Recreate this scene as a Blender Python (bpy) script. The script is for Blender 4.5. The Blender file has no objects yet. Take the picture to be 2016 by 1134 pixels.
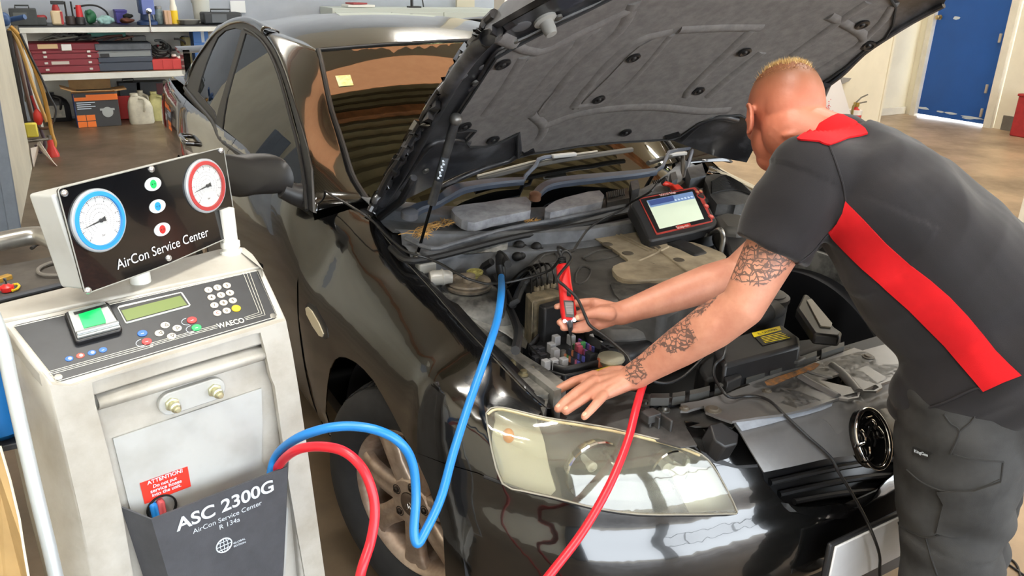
import bpy, bmesh, math, random
import numpy as np
from mathutils import Vector, Matrix
from mathutils.bvhtree import BVHTree
from mathutils.geometry import delaunay_2d_cdt
random.seed(7)
SC = bpy.context.scene
COL = SC.collection
PI = math.pi
# ------------------------------------------------------------------ camera
CAM = np.array([-1.5483, -1.7814, 1.6509])
YAW, PITCH, ROLL, FPX = 0.5354, 0.3705, -0.0251, 1566.85
def _rot():
    cy, sy, cp, sp = math.cos(YAW), math.sin(YAW), math.cos(PITCH), math.sin(PITCH)
    f = np.array([sy*cp, cy*cp, -sp]); r = np.array([cy, -sy, 0.0]); d = np.cross(f, r)
    cr, sr = math.cos(ROLL), math.sin(ROLL)
    return np.array([cr*r + sr*d, -sr*r + cr*d, f])
CM = _rot()
camd = bpy.data.cameras.new('camera'); cam = bpy.data.objects.new('camera', camd); COL.objects.link(cam)
cam.matrix_world = Matrix(((CM[0][0], -CM[1][0], -CM[2][0], CAM[0]), (CM[0][1], -CM[1][1], -CM[2][1], CAM[1]),
                           (CM[0][2], -CM[1][2], -CM[2][2], CAM[2]), (0, 0, 0, 1)))
camd.sensor_width = 36.0; camd.lens = 36.0*FPX/2016.0; camd.clip_start = 0.02; camd.clip_end = 200
SC.camera = cam
# ------------------------------------------------------------------ world, lamps, exposure
SC.view_settings.view_transform = 'Standard'; SC.view_settings.look = 'None'
SC.view_settings.gamma = 1.0; SC.view_settings.use_curve_mapping = False
SC.view_settings.exposure = 0.30
W = bpy.data.worlds.new('sky'); SC.world = W; W.use_nodes = True
W.node_tree.nodes['Background'].inputs[0].default_value = (0.86, 0.93, 1.0, 1)
W.node_tree.nodes['Background'].inputs[1].default_value = 7.5
def area_light(name, loc, rot, sx, sy, power, col=(1, 1, 1)):
    l = bpy.data.lights.new(name, 'AREA'); l.shape = 'RECTANGLE'; l.size = sx; l.size_y = sy; l.energy = power; l.color = col
    o = bpy.data.objects.new(name, l); COL.objects.link(o); o.location = loc; o.rotation_euler = rot
    return o
# daylight in the wide open roller doors behind the photographer and on the right

# ------------------------------------------------------------------ pixel <-> world
def V(p): return Vector((float(p[0]), float(p[1]), float(p[2])))
def ray(u, v): return CM.T @ np.array([(u-1008.0)/FPX, (v-567.0)/FPX, 1.0])
def U(u, v, x=None, y=None, z=None, d=None):
    r = ray(u, v)
    if x is not None: t = (x-CAM[0])/r[0]
    elif y is not None: t = (y-CAM[1])/r[1]
    elif z is not None: t = (z-CAM[2])/r[2]
    else: t = d
    return V(CAM + t*r)
def PJ(p):
    X = CM @ (np.array(p)-CAM)
    return (1008+FPX*X[0]/X[2], 567+FPX*X[1]/X[2])
# ------------------------------------------------------------------ materials
def s2l(c):
    out = []
    for a in c[:3]:
        a = a/255.0
        out.append(a/12.92 if a <= 0.04045 else ((a+0.055)/1.055)**2.4)
    return (out[0], out[1], out[2], 1.0)
MATS = {}
def mat(name, rgb, rough=0.5, metal=0.0, coat=0.0, var=0.0, vscale=8.0, bump=0.0, bscale=60.0, rgb2=None, sheen=0.0, emit=None, spec=0.5, detail=4.0, rvar=0.0, lo=0.35, hi=0.65):
    if name in MATS: return MATS[name]
    m = bpy.data.materials.new(name); m.use_nodes = True; nt = m.node_tree; N = nt.nodes; L = nt.links
    b = N['Principled BSDF']
    b.inputs['Base Color'].default_value = s2l(rgb); b.inputs['Roughness'].default_value = rough
    b.inputs['Metallic'].default_value = metal; b.inputs['Coat Weight'].default_value = coat; b.inputs['Coat Roughness'].default_value = 0.03
    b.inputs['Specular IOR Level'].default_value = spec; b.inputs['Sheen Weight'].default_value = sheen
    tc = N.new('ShaderNodeTexCoord')
    if var > 0 or rgb2 is not None or rvar > 0:
        no = N.new('ShaderNodeTexNoise'); no.inputs['Scale'].default_value = vscale; no.inputs['Detail'].default_value = detail; no.inputs['Roughness'].default_value = 0.65
        L.new(tc.outputs['Object'], no.inputs['Vector'])
        rp = N.new('ShaderNodeValToRGB'); rp.color_ramp.elements[0].position = lo; rp.color_ramp.elements[1].position = hi
        c2 = rgb2 if rgb2 is not None else tuple(max(0, a*(1-var)) for a in rgb)
        rp.color_ramp.elements[0].color = s2l(c2); rp.color_ramp.elements[1].color = s2l(rgb)
        L.new(no.outputs['Fac'], rp.inputs['Fac']); L.new(rp.outputs['Color'], b.inputs['Base Color'])
        if rvar > 0:
            mr = N.new('ShaderNodeMapRange'); mr.inputs['From Min'].default_value = 0.3; mr.inputs['From Max'].default_value = 0.7
            mr.inputs['To Min'].default_value = rough+rvar; mr.inputs['To Max'].default_value = rough
            L.new(no.outputs['Fac'], mr.inputs['Value']); L.new(mr.outputs['Result'], b.inputs['Roughness'])
    if bump > 0:
        n2 = N.new('ShaderNodeTexNoise'); n2.inputs['Scale'].default_value = bscale; n2.inputs['Detail'].default_value = 3
        L.new(tc.outputs['Object'], n2.inputs['Vector'])
        bp = N.new('ShaderNodeBump'); bp.inputs['Strength'].default_value = bump; bp.inputs['Distance'].default_value = 0.01
        L.new(n2.outputs['Fac'], bp.inputs['Height']); L.new(bp.outputs['Normal'], b.inputs['Normal'])
    if emit is not None:
        b.inputs['Emission Color'].default_value = s2l(rgb); b.inputs['Emission Strength'].default_value = emit
    MATS[name] = m
    return m
def glass_mat(name, tint, rough=0.02, haze=0.0, hazec=(210, 205, 190), ior=1.5):
    if name in MATS: return MATS[name]
    m = bpy.data.materials.new(name); m.use_nodes = True; nt = m.node_tree; N = nt.nodes; L = nt.links
    N.remove(N['Principled BSDF']); out = N['Material Output']
    tr = N.new('ShaderNodeBsdfTransparent'); tr.inputs[0].default_value = s2l(tint)
    gl = N.new('ShaderNodeBsdfGlossy'); gl.inputs['Roughness'].default_value = rough; gl.inputs[0].default_value = (1, 1, 1, 1)
    lw = N.new('ShaderNodeLayerWeight'); lw.inputs['Blend'].default_value = 0.5
    pw = N.new('ShaderNodeMath'); pw.operation = 'POWER'; pw.inputs[1].default_value = 7.5; L.new(lw.outputs['Facing'], pw.inputs[0])
    f0 = ((ior-1)/(ior+1))**2
    fr = N.new('ShaderNodeMapRange'); fr.inputs['To Min'].default_value = f0; fr.inputs['To Max'].default_value = 1.0; L.new(pw.outputs[0], fr.inputs['Value'])
    mx = N.new('ShaderNodeMixShader'); L.new(fr.outputs[0], mx.inputs[0])
    base = tr
    if haze > 0:
        df = N.new('ShaderNodeBsdfDiffuse'); df.inputs[0].default_value = s2l(hazec)
        tc = N.new('ShaderNodeTexCoord'); no = N.new('ShaderNodeTexNoise'); no.inputs['Scale'].default_value = 9; L.new(tc.outputs['Object'], no.inputs['Vector'])
        mu = N.new('ShaderNodeMath'); mu.operation = 'MULTIPLY'; mu.inputs[1].default_value = haze*2; L.new(no.outputs['Fac'], mu.inputs[0])
        m2 = N.new('ShaderNodeMixShader'); L.new(mu.outputs[0], m2.inputs[0]); L.new(tr.outputs[0], m2.inputs[1]); L.new(df.outputs[0], m2.inputs[2]); base = m2
    L.new(base.outputs[0], mx.inputs[1]); L.new(gl.outputs[0], mx.inputs[2]); L.new(mx.outputs[0], out.inputs['Surface'])
    MATS[name] = m
    return m
# ------------------------------------------------------------------ objects
ORG = {}
def tag(o, label=None, cat=None, group=None, kind=None):
    if label: o['label'] = label
    if cat: o['category'] = cat
    if group: o['group'] = group
    if kind: o['kind'] = kind
    return o
def thing(name, label, cat, loc=(0, 0, 0), group=None):
    o = bpy.data.objects.new(name, None); COL.objects.link(o); o.location = loc; o.empty_display_size = 0.05
    ORG[o.name] = V(loc)
    return tag(o, label, cat, group)
class G:
    """collects geometry (world coordinates) for ONE mesh object"""
    def __init__(s): s.v = []; s.f = []; s.n = None
    def add(s, vs, fs):
        k = len(s.v); s.v += [V(p) for p in vs]; s.f += [tuple(i+k for i in f) for f in fs]; return s
    def merge(s, g): return s.add(g.v, g.f)
    def box(s, c, size, M3=None):
        c = V(c); h = [a/2 for a in size]; M3 = M3 or Matrix.Identity(3)
        vs = [c + M3 @ Vector((sx*h[0], sy*h[1], sz*h[2])) for sz in (-1, 1) for sy in (-1, 1) for sx in (-1, 1)]
        return s.add(vs, [(0, 2, 3, 1), (4, 5, 7, 6), (0, 1, 5, 4), (2, 6, 7, 3), (0, 4, 6, 2), (1, 3, 7, 5)])
    def tube(s, pts, r, n=10, cap=True, closed=False):
        P = [V(p) for p in pts]; m = len(P)
        R = r if isinstance(r, (list, tuple)) else [r]*m
        up = None; vs = []
        for i in range(m):
            a = P[(i-1) % m] if (closed or i > 0) else P[i]; b = P[(i+1) % m] if (closed or i < m-1) else P[i]
            t = (b-a)
            if t.length < 1e-9: t = Vector((0, 0, 1))
            t.normalize()
            if up is None:
                up = Vector((0, 0, 1)) if abs(t.z) < .9 else Vector((1, 0, 0))
            up = (up - t*up.dot(t))
            if up.length < 1e-6: up = Vector((1, 0, 0)) - t*t.x
            up.normalize(); w = t.cross(up)
            for k in range(n):
                an = 2*PI*k/n; vs.append(P[i] + (up*math.cos(an) + w*math.sin(an))*R[i])
        fs = []
        for i in range(m if closed else m-1):
            for k in range(n):
                a, b = i*n+k, i*n+(k+1) % n; j = ((i+1) % m)*n
                fs.append((a, b, j+(k+1) % n, j+k))
        if cap and not closed:
            fs.append(tuple(range(n-1, -1, -1))); fs.append(tuple((m-1)*n+k for k in range(n)))
        return s.add(vs, fs)
    def lathe(s, o, axis, prof, n=24, ref=None, a0=0.0, a1=2*PI, caps=True):
        """prof: list of (distance along axis, radius)"""
        o = V(o); ax = V(axis).normalized(); u = V(ref) if ref is not None else (Vector((0, 0, 1)) if abs(ax.z) < .9 else Vector((1, 0, 0)))
        u = (u-ax*u.dot(ax)).normalized(); w = ax.cross(u); vs = []
        full = abs(a1-a0-2*PI) < 1e-6; m = n if full else n+1
        for (h, r) in prof:
            for k in range(m):
                an = a0+(a1-a0)*k/n; vs.append(o+ax*h+(u*math.cos(an)+w*math.sin(an))*max(r, 1e-5))
        fs = []
        for i in range(len(prof)-1):
            for k in range(n):
                a = i*m+k; b = i*m+(k+1) % m; fs.append((a, b, b+m, a+m))
        if full and caps:
            if prof[0][1] > 1e-4: fs.append(tuple(range(m-1, -1, -1)))
            if prof[-1][1] > 1e-4: fs.append(tuple((len(prof)-1)*m+k for k in range(m)))
        return s.add(vs, fs)
    def ell(s, c, ax, n=24, m=16):
        """ellipsoid, ax = three half-axis vectors"""
        c = V(c); a, b, d = [V(t) for t in ax]; vs = []; fs = []
        for i in range(m+1):
            th = PI*i/m
            for k in range(n):
                ph = 2*PI*k/n; vs.append(c + a*(math.sin(th)*math.cos(ph)) + b*(math.sin(th)*math.sin(ph)) + d*math.cos(th))
        for i in range(m):
            for k in range(n): fs.append((i*n+k, (i+1)*n+k, (i+1)*n+(k+1) % n, i*n+(k+1) % n))
        return s.add(vs, fs)
    def cone(s, p0, r0, p1, r1, n=20):
        """capsule with two radii"""
        p0, p1 = V(p0), V(p1); t = (p1-p0); L = t.length
        if L < 1e-6: return s
        prof = [(-r0*math.cos(a), r0*math.sin(a)) for a in [PI/2*i/5 for i in range(6)]]
        prof += [(L+r1*math.sin(a), r1*math.cos(a)) for a in [PI/2*i/5 for i in range(6)]]
        prof[0] = (prof[0][0], 1e-5); prof[-1] = (prof[-1][0], 1e-5)
        return s.lathe(p0, t, prof, n)
    def prism(s, poly, off):
        """poly: 3D outline, off: extrusion vector"""
        P = [V(p) for p in poly]; n = len(P); o = V(off); k = len(s.v)
        s.v += P + [p+o for p in P]
        s.f += [tuple(k+i for i in range(n-1, -1, -1)), tuple(k+n+i for i in range(n))]
        s.f += [(k+i, k+(i+1) % n, k+n+(i+1) % n, k+n+i) for i in range(n)]
        return s
    def loft(s, rings, cap=True):
        n = len(rings[0]); k = len(s.v)
        for r in rings: s.v += [V(p) for p in r]
        for i in range(len(rings)-1):
            for j in range(n):
                a = k+i*n+j; b = k+i*n+(j+1) % n; s.f.append((a, b, b+n, a+n))
        if cap:
            s.f.append(tuple(k+j for j in range(n-1, -1, -1))); s.f.append(tuple(k+(len(rings)-1)*n+j for j in range(n)))
        return s
    def sheet(s, rows):
        n = len(rows[0]); k = len(s.v)
        for r in rows: s.v += [V(p) for p in r]
        for i in range(len(rows)-1):
            for j in range(n-1): s.f.append((k+i*n+j, k+i*n+j+1, k+(i+1)*n+j+1, k+(i+1)*n+j))
        return s
    def obj(s, name, m, parent=None, smooth=True, angle=40, bev=0.0, seg=2, sub=0, solid=0.0, normals=None, fix=True):
        org = ORG[parent.name] if parent is not None else Vector((0, 0, 0))
        me = bpy.data.meshes.new(name)
        me.from_pydata([tuple(p-org) for p in s.v], [], s.f); me.update()
        if fix and normals is None:
            bm = bmesh.new(); bm.from_mesh(me); bmesh.ops.recalc_face_normals(bm, faces=bm.faces[:]); bm.to_mesh(me); bm.free()
        o = bpy.data.objects.new(name, me); COL.objects.link(o)
        if m is not None: me.materials.append(m)
        if parent is not None: o.parent = parent
        ORG[o.name] = org
        if smooth:
            me.shade_smooth()
            if angle < 180 and normals is None: me.set_sharp_from_angle(angle=math.radians(angle))
        if normals is not None: me.normals_split_custom_set_from_vertices([tuple(n) for n in normals])
        if solid: 
            d = o.modifiers.new('solid', 'SOLIDIFY'); d.thickness = solid; d.offset = -1
        if bev > 0:
            d = o.modifiers.new('bevel', 'BEVEL'); d.width = bev; d.segments = seg; d.limit_method = 'ANGLE'; d.angle_limit = math.radians(35); d.harden_normals = False
        if sub:
            d = o.modifiers.new('sub', 'SUBSURF'); d.levels = sub; d.render_levels = sub
        return o
def struct(o): o['kind'] = 'structure'; return o
def cr(P, n, closed=False):
    """Catmull-Rom through points P, n samples per span (works on tuples of any length)"""
    P = [np.array(p, float) for p in P]; m = len(P); out = []
    for i in range(m if closed else m-1):
        p0 = P[(i-1) % m] if closed or i > 0 else 2*P[0]-P[1]; p1 = P[i]; p2 = P[(i+1) % m]; p3 = P[(i+2) % m] if closed or i < m-2 else 2*P[-1]-P[-2]
        for k in range(n):
            t = k/n; out.append(0.5*((2*p1)+(-p0+p2)*t+(2*p0-5*p1+4*p2-p3)*t*t+(-p0+3*p1-3*p2+p3)*t**3))
    if not closed: out.append(P[-1])
    return out
def frame_of(axis, ref=(0, 0, 1)):
    a = V(axis).normalized(); r = V(ref); r = (r-a*r.dot(a)).normalized(); return Matrix((r.cross(a), a, r)).transposed() if False else Matrix([list(t) for t in zip(r.cross(a), a, r)])
# ------------------------------------------------------------------ master surfaces
class Surf:
    """a 3D surface one can shoot pixel rays at and cut panels out of"""
    def __init__(s, rows=None, vs=None, fs=None):
        if rows is not None:
            g = G().sheet(rows); vs, fs = g.v, g.f
        s.v = [V(p) for p in vs]; s.f = fs
        s.bvh = BVHTree.FromPolygons([tuple(p) for p in s.v], fs)
        N = [Vector((0, 0, 0)) for _ in s.v]
        for f in fs:
            a, b, c = s.v[f[0]], s.v[f[1]], s.v[f[2]]; n = (b-a).cross(s.v[f[-1]]-a)
            for i in f: N[i] += n
        s.n = [n.normalized() if n.length > 0 else Vector((0, 0, 1)) for n in N]
    def hit(s, u, v):
        r = V(ray(u, v)); c = V(CAM)
        loc, n, i, d = s.bvh.ray_cast(c, r.normalized(), 60)
        if loc is None:
            best = None                                      # a ray just past the edge: the nearest surface point to it
            for k in range(12, 60):
                p = c + r*(k*0.05); q = s.bvh.find_nearest(p)
                if best is None or q[3] < best[3]: best = q
            loc, n, i, d = best
        return loc, s.nrm(loc, i, r)
    def nrm(s, loc, i, r=None):
        f = s.f[i]; wts = []; 
        for k in f: wts.append(1.0/(1e-6+(s.v[k]-loc).length_squared))
        n = Vector((0, 0, 0))
        for k, w in zip(f, wts): n += s.n[k]*w
        n.normalize()
        if r is not None and n.dot(r) > 0: n = -n
        return n
    def px(s, u, v, off=0.0):
        p, n = s.hit(u, v); return p + n*off
class Plane(Surf):
    def __init__(s, p, n):
        s.p = V(p); s.nn = V(n).normalized()
    def hit(s, u, v):
        r = V(ray(u, v)); c = V(CAM); t = (s.p-c).dot(s.nn)/r.dot(s.nn); n = s.nn if s.nn.dot(r) < 0 else -s.nn
        return c+r*t, n
    def px(s, u, v, off=0.0):
        p, n = s.hit(u, v); return p+n*off
def plane3(a, b, c): return Plane(a, (V(b)-V(a)).cross(V(c)-V(a)))
def pixel_mesh(poly, step, holes=()):
    """triangulate a pixel outline (with holes) on a regular grid"""
    pts = []; edges = []
    def ring(pl):
        k = len(pts); 
        P = []
        for i in range(len(pl)):
            a, b = np.array(pl[i], float), np.array(pl[(i+1) % len(pl)], float); m = max(1, int(np.hypot(*(b-a))/step+.5))
            for j in range(m): P.append(a+(b-a)*j/m)
        for i, p in enumerate(P): pts.append(p); edges.append((k+i, k+(i+1) % len(P)))
        return np.array(P)
    R = [ring(poly)] + [ring(h) for h in holes]
    lo = R[0].min(0); hi = R[0].max(0)
    allb = np.concatenate(R)
    x = lo[0]+step/2; row = 0
    while x < hi[0]:
        y = lo[1]+step/2*(row % 2)
        while y < hi[1]:
            p = np.array([x, y])
            if np.min(np.abs(allb-p).sum(1)) > step*.55: pts.append(p)
            y += step
        x += step*.87; row += 1
    # keep only interior grid points through the outline test of the triangulation
    vo, eo, fo, *_ = delaunay_2d_cdt([Vector((p[0], p[1])) for p in pts], edges, [], 0, 1e-4)
    keep = []
    polys = [np.array(poly, float)] + [np.array(h, float) for h in holes]
    def inside(c, P):
        r = False; n = len(P)
        for i in range(n):
            (x1, y1), (x2, y2) = P[i], P[(i+1) % n]
            if (y1 > c[1]) != (y2 > c[1]) and c[0] < (x2-x1)*(c[1]-y1)/(y2-y1)+x1: r = not r
        return r
    for f in fo:
        c = sum((vo[i] for i in f), Vector((0, 0)))/len(f)
        if inside(c, polys[0]) and not any(inside(c, h) for h in polys[1:]): keep.append(tuple(f))
    used = sorted({i for f in keep for i in f}); mp = {i: k for k, i in enumerate(used)}
    return [tuple(vo[i]) for i in used], [tuple(mp[i] for i in f) for f in keep]
def skin_patch(surf, poly, step=12, holes=(), off=0.0, thick=0.004, bulge=None):
    """the piece of a master surface inside a pixel outline, as a solid sheet of real thickness -> (G, normals)"""
    P, F = pixel_mesh(poly, step, holes)
    vs = []; ns = []
    for (u, v) in P:
        p, n = surf.hit(u, v); o = off+(bulge(u, v) if bulge else 0.0); vs.append(p+n*o); ns.append(n)
    g = G(); k = len(vs)
    # orient
    FF = []
    for f in F:
        a, b, c = vs[f[0]], vs[f[1]], vs[f[2]]
        FF.append(f if (b-a).cross(c-a).dot(ns[f[0]]) > 0 else tuple(reversed(f)))
    g.v = list(vs) + [p-n*thick for p, n in zip(vs, ns)]
    g.f = list(FF) + [tuple(i+k for i in reversed(f)) for f in FF]
    cnt = {}
    for f in FF:
        for i in range(len(f)):
            e = (f[i], f[(i+1) % len(f)]); cnt[e] = 1
    nn = list(ns) + [-n for n in ns]
    for (a, b) in cnt:
        if (b, a) not in cnt:
            t = (vs[b]-vs[a]).normalized(); s_ = t.cross(ns[a]); j = len(g.v)
            g.v += [vs[a], vs[b], vs[b]-ns[b]*thick, vs[a]-ns[a]*thick]; nn += [s_]*4
            g.f.append((j+1, j, j+3, j+2))
    return g, nn
def panel(name, surf, poly, m, parent, step=12, holes=(), off=0.0, thick=0.004, smooth_poly=0, bulge=None):
    if smooth_poly: poly = [tuple(p) for p in cr(poly, smooth_poly, True)]
    g, nn = skin_patch(surf, poly, step, holes, off, thick, bulge)
    return g.obj(name, m, parent, normals=nn)
def seam(surf, px, r, off=0.0, n=8, k=4):
    """thin tube that runs along a surface under a pixel polyline"""
    P = [tuple(p) for p in cr(px, k)]
    return G().tube([surf.px(u, v, off) for u, v in P], r, n)
def mirror_x(o, parent):
    me = o.data.copy(); org = ORG[o.name]
    for v in me.vertices: v.co.x = -(v.co.x+org.x)-org.x
    nrm = None
    me.flip_normals(); c = bpy.data.objects.new(o.name, me); COL.objects.link(c); c.parent = parent; ORG[c.name] = org
    for md in o.modifiers:
        d = c.modifiers.new(md.name, md.type)
        for a in ('thickness', 'offset', 'width', 'segments', 'limit_method', 'angle_limit', 'levels', 'render_levels'):
            if hasattr(md, a): setattr(d, a, getattr(md, a))
    return c
def text_g(body, p0, right, up, size, depth=0.0006, bold=False, shear=0.0, align='LEFT', squash=1.0):
    """lettering as a mesh; p0 = baseline start, right/up unit vectors, size = letter size"""
    cu = bpy.data.curves.new('t', 'FONT'); cu.body = body; cu.size = 1.0; cu.extrude = 0.0; cu.align_x = align; cu.shear = shear
    if bold: cu.offset = 0.022
    o = bpy.data.objects.new('t', cu); COL.objects.link(o)
    dg = bpy.context.evaluated_depsgraph_get(); dg.update()
    me = bpy.data.meshes.new_from_object(o.evaluated_get(dg))
    bpy.data.objects.remove(o); r = V(right).normalized(); u = V(up).normalized(); n = r.cross(u)
    g = G(); P = [V(p0)+r*(v.co.x*size*squash)+u*(v.co.y*size)+n*depth for v in me.vertices]; k = len(P)
    F = [tuple(p.vertices) for p in me.polygons]
    g.add(P, F)
    g.w = max([v.co.x for v in me.vertices] or [1]); bpy.data.meshes.remove(me)
    return g
def text_px(surf, body, a, b, bold=False, aspect=1.0, off=0.0008, shear=0.0):
    """lettering on a surface: baseline from pixel a to pixel b"""
    pa, n = surf.hit(*a); pb, _ = surf.hit(*b); r = (pb-pa); L = r.length; r.normalize(); n = (n-r*n.dot(r)).normalized(); u = n.cross(r)
    g = text_g(body, pa+n*off, r, u, 1.0, 0.0, bold, shear)
    s = L/g.w
    g2 = G(); g2.f = g.f; o = pa+n*off
    for p in g.v:
        d = p-o; g2.v.append(o + r*(d.dot(r)*s) + u*(d.dot(u)*s*aspect))
    return g2
def blob(name, elems, vox, m, parent, smooth=6, fac=0.5, disp=None):
    """one continuous skin grown round a set of overlapping solids"""
    g = G()
    for e in elems: g.merge(e)
    o = g.obj(name, m, parent, smooth=True, angle=180)
    d = o.modifiers.new('r', 'REMESH'); d.mode = 'VOXEL'; d.voxel_size = vox; d.use_smooth_shade = True
    if smooth:
        d = o.modifiers.new('s', 'SMOOTH'); d.factor = fac; d.iterations = smooth
    dg = bpy.context.evaluated_depsgraph_get(); dg.update()
    me = bpy.data.meshes.new_from_object(o.evaluated_get(dg))
    me.name = name; old = o.data; o.modifiers.clear(); o.data = me; bpy.data.meshes.remove(old)
    if disp is not None:
        org = ORG[o.name]; nn = [v.normal.copy() for v in me.vertices]
        for v, n in zip(me.vertices, nn): v.co = disp(v.co+org, n)-org
        me.update()
    me.shade_smooth()
    if not me.materials: me.materials.append(m)
    return o
def surf_of(o):
    me = o.data; org = ORG[o.name]
    return Surf(vs=[v.co+org for v in me.vertices], fs=[tuple(p.vertices) for p in me.polygons])
# ================================================================== the room
def zz(x0, y0, s): return lambda *P: [(x0+a/s, y0+b/s) for a, b in P]
ZA = zz(1340, 680, 4.361); ZB = zz(820, 460, 6.3); ZC = zz(760, 340, 2.7); ZD = zz(1000, 480, 3.15); ZE = zz(940, 760, 3.032)
ZF = zz(1360, 560, 1.9756); ZG = zz(300, 0, 2.7); ZH = zz(700, 0, 2.52); ZI = zz(560, 560, 1.976); ZJ = zz(0, 420, 2.985)
ZK = zz(0, 760, 3.032); ZL = zz(1400, 80, 2.18); ZM = zz(1560, 0, 2.8355); ZN = zz(0, 0, 2.268)
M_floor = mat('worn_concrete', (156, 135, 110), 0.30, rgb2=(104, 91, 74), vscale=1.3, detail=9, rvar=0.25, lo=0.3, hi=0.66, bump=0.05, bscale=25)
def floor_light_ramp(m):  # daylight falloff painted into the floor colour, dark left to bright right
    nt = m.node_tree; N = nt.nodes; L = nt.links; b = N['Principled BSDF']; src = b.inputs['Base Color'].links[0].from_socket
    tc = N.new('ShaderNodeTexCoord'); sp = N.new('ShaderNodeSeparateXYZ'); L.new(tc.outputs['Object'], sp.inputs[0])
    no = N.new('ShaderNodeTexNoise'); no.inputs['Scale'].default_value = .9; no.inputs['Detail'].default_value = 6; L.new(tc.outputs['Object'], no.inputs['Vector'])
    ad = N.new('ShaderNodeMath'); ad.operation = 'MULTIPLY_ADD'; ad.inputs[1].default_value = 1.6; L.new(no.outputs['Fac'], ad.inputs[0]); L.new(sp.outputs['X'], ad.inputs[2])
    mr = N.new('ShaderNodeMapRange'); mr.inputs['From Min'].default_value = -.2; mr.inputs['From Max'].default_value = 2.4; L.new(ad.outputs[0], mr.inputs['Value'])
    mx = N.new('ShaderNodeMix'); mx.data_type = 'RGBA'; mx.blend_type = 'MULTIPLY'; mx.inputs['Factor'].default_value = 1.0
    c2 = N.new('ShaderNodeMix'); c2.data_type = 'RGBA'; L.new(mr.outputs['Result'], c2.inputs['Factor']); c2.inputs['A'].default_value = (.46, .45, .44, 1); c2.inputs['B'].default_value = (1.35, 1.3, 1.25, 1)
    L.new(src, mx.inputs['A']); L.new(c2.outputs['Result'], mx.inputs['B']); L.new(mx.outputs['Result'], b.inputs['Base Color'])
floor_light_ramp(M_floor)
M_cream = mat('cream_wall_paint', (236, 229, 208), 0.6, var=0.05, vscale=1.5)
M_white = mat('white_wall_paint', (222, 222, 216), 0.6, var=0.05, vscale=1.2)
M_greyblue = mat('grey_blue_wall_paint', (176, 184, 196), 0.6, var=0.06, vscale=1.5)
M_ceil = mat('ceiling_lining', (222, 214, 196), 0.8, var=0.05, vscale=0.6)
M_steelblue = mat('blue_grey_steel_paint', (118, 130, 146), 0.5, var=0.12, vscale=6)
M_trimw = mat('trim_paint', (226, 220, 204), 0.45, var=0.06, vscale=5)
M_doorblue = mat('door_blue_paint', (22, 84, 164), 0.42, var=0.06, vscale=2)
M_dkgrey = mat('dark_grey_paint', (112, 108, 100), 0.55, var=0.1, vscale=8)
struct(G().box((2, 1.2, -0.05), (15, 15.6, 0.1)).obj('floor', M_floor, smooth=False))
struct(G().box((2, 1.2, 4.25), (15, 15.6, 0.1)).obj('ceiling', M_ceil, smooth=False))
struct(G().box((2, 9.02, 2.1), (15, 0.14, 4.2)).obj('wall_back', M_greyblue, smooth=False))
struct(G().box((-4.6, 1.2, 2.1), (0.12, 15.6, 4.2)).obj('wall_left', M_cream, smooth=False))
# partition beside the hanging hoses and its steel column
struct(G().prism([(-1.69, 6.4, 0), (-1.80, 4.3, 0), (-1.94, 4.3, 0), (-1.83, 6.4, 0)], (0, 0, 3.0)).obj('wall_partition', mat('partition_paint', (214, 208, 188), 0.6, var=0.08, vscale=2), smooth=False))
fa, fb = U(14, 474, z=0), U(33, 474, z=0); ta, tb_ = U(-64, 40, y=fa.y+.25), U(-40, 40, y=fa.y+.25)
sf = thing('steel_frame', 'blue grey steel frame leaning at the near end of the cream partition', 'frame', (fa.x, fa.y, 0))
for a_, b_, w_ in ((fa, ta, .042), (fb, tb_, .036)): G().prism([a_+Vector((sx*w_, sy*w_, 0)) for sx, sy in ((-1, -1), (1, -1), (1, 1), (-1, 1))], b_-a_).obj('rail', M_steelblue, sf, smooth=False, bev=.006)
G().prism([fa.lerp(ta, .3)+Vector((-.3, -.02, 0)), fa.lerp(ta, .3)+Vector((0, -.02, 0)), fa.lerp(ta, .3)+Vector((0, .02, 0)), fa.lerp(ta, .3)+Vector((-.3, .02, 0))], (0, 0, .05)).obj('cross_bar', M_steelblue, sf, smooth=False, bev=.004)
# right hand side: doorway wall, door, partition with the extinguisher
g = G().box((9.12, -0.6, 2.1), (0.16, 9.2, 4.2)).box((9.12, 4.62, 3.2), (0.16, 1.24, 2.0)).box((9.12, 5.25, 2.1), (0.16, 0.10, 4.2))
struct(g.obj('wall_right', M_cream, smooth=False))
struct(G().box((8.1, 5.36, 2.1), (2.1, 0.14, 4.2)).obj('wall_far_right', M_cream, smooth=False))
struct(G().box((4.57, 4.42, 2.1), (5.16, 0.14, 4.2)).box((7.165, 4.42, 2.1), (0.03, 0.17, 4.2)).obj('wall_middle', M_cream, smooth=False))
struct(G().box((1.97, 4.42, 2.1), (0.07, 0.18, 4.2)).obj('trim_2', M_white, smooth=False))
struct(G().box((8.1, 5.27, 0.05), (1.85, 0.03, 0.10)).obj('baseboard_far_right', M_trimw, smooth=False, bev=0.006))
struct(G().box((9.03, 0.2, 0.09), (0.03, 7.4, 0.18)).obj('baseboard_right', M_dkgrey, smooth=False))
fr = struct(G().box((9.02, 5.13, 1.05), (0.09, 0.08, 2.12)).box((9.02, 4.06, 1.05), (0.09, 0.10, 2.12)).box((9.02, 4.6, 2.14), (0.09, 1.16, 0.08)).obj('trim_3', M_trimw, smooth=False, bev=0.006))
dr = struct(G().box((9.055, 4.60, 1.07), (0.045, 0.96, 2.08)).obj('door_1', M_doorblue, smooth=False, bev=0.004))
c = U(1848, 34, x=9.0)
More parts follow.
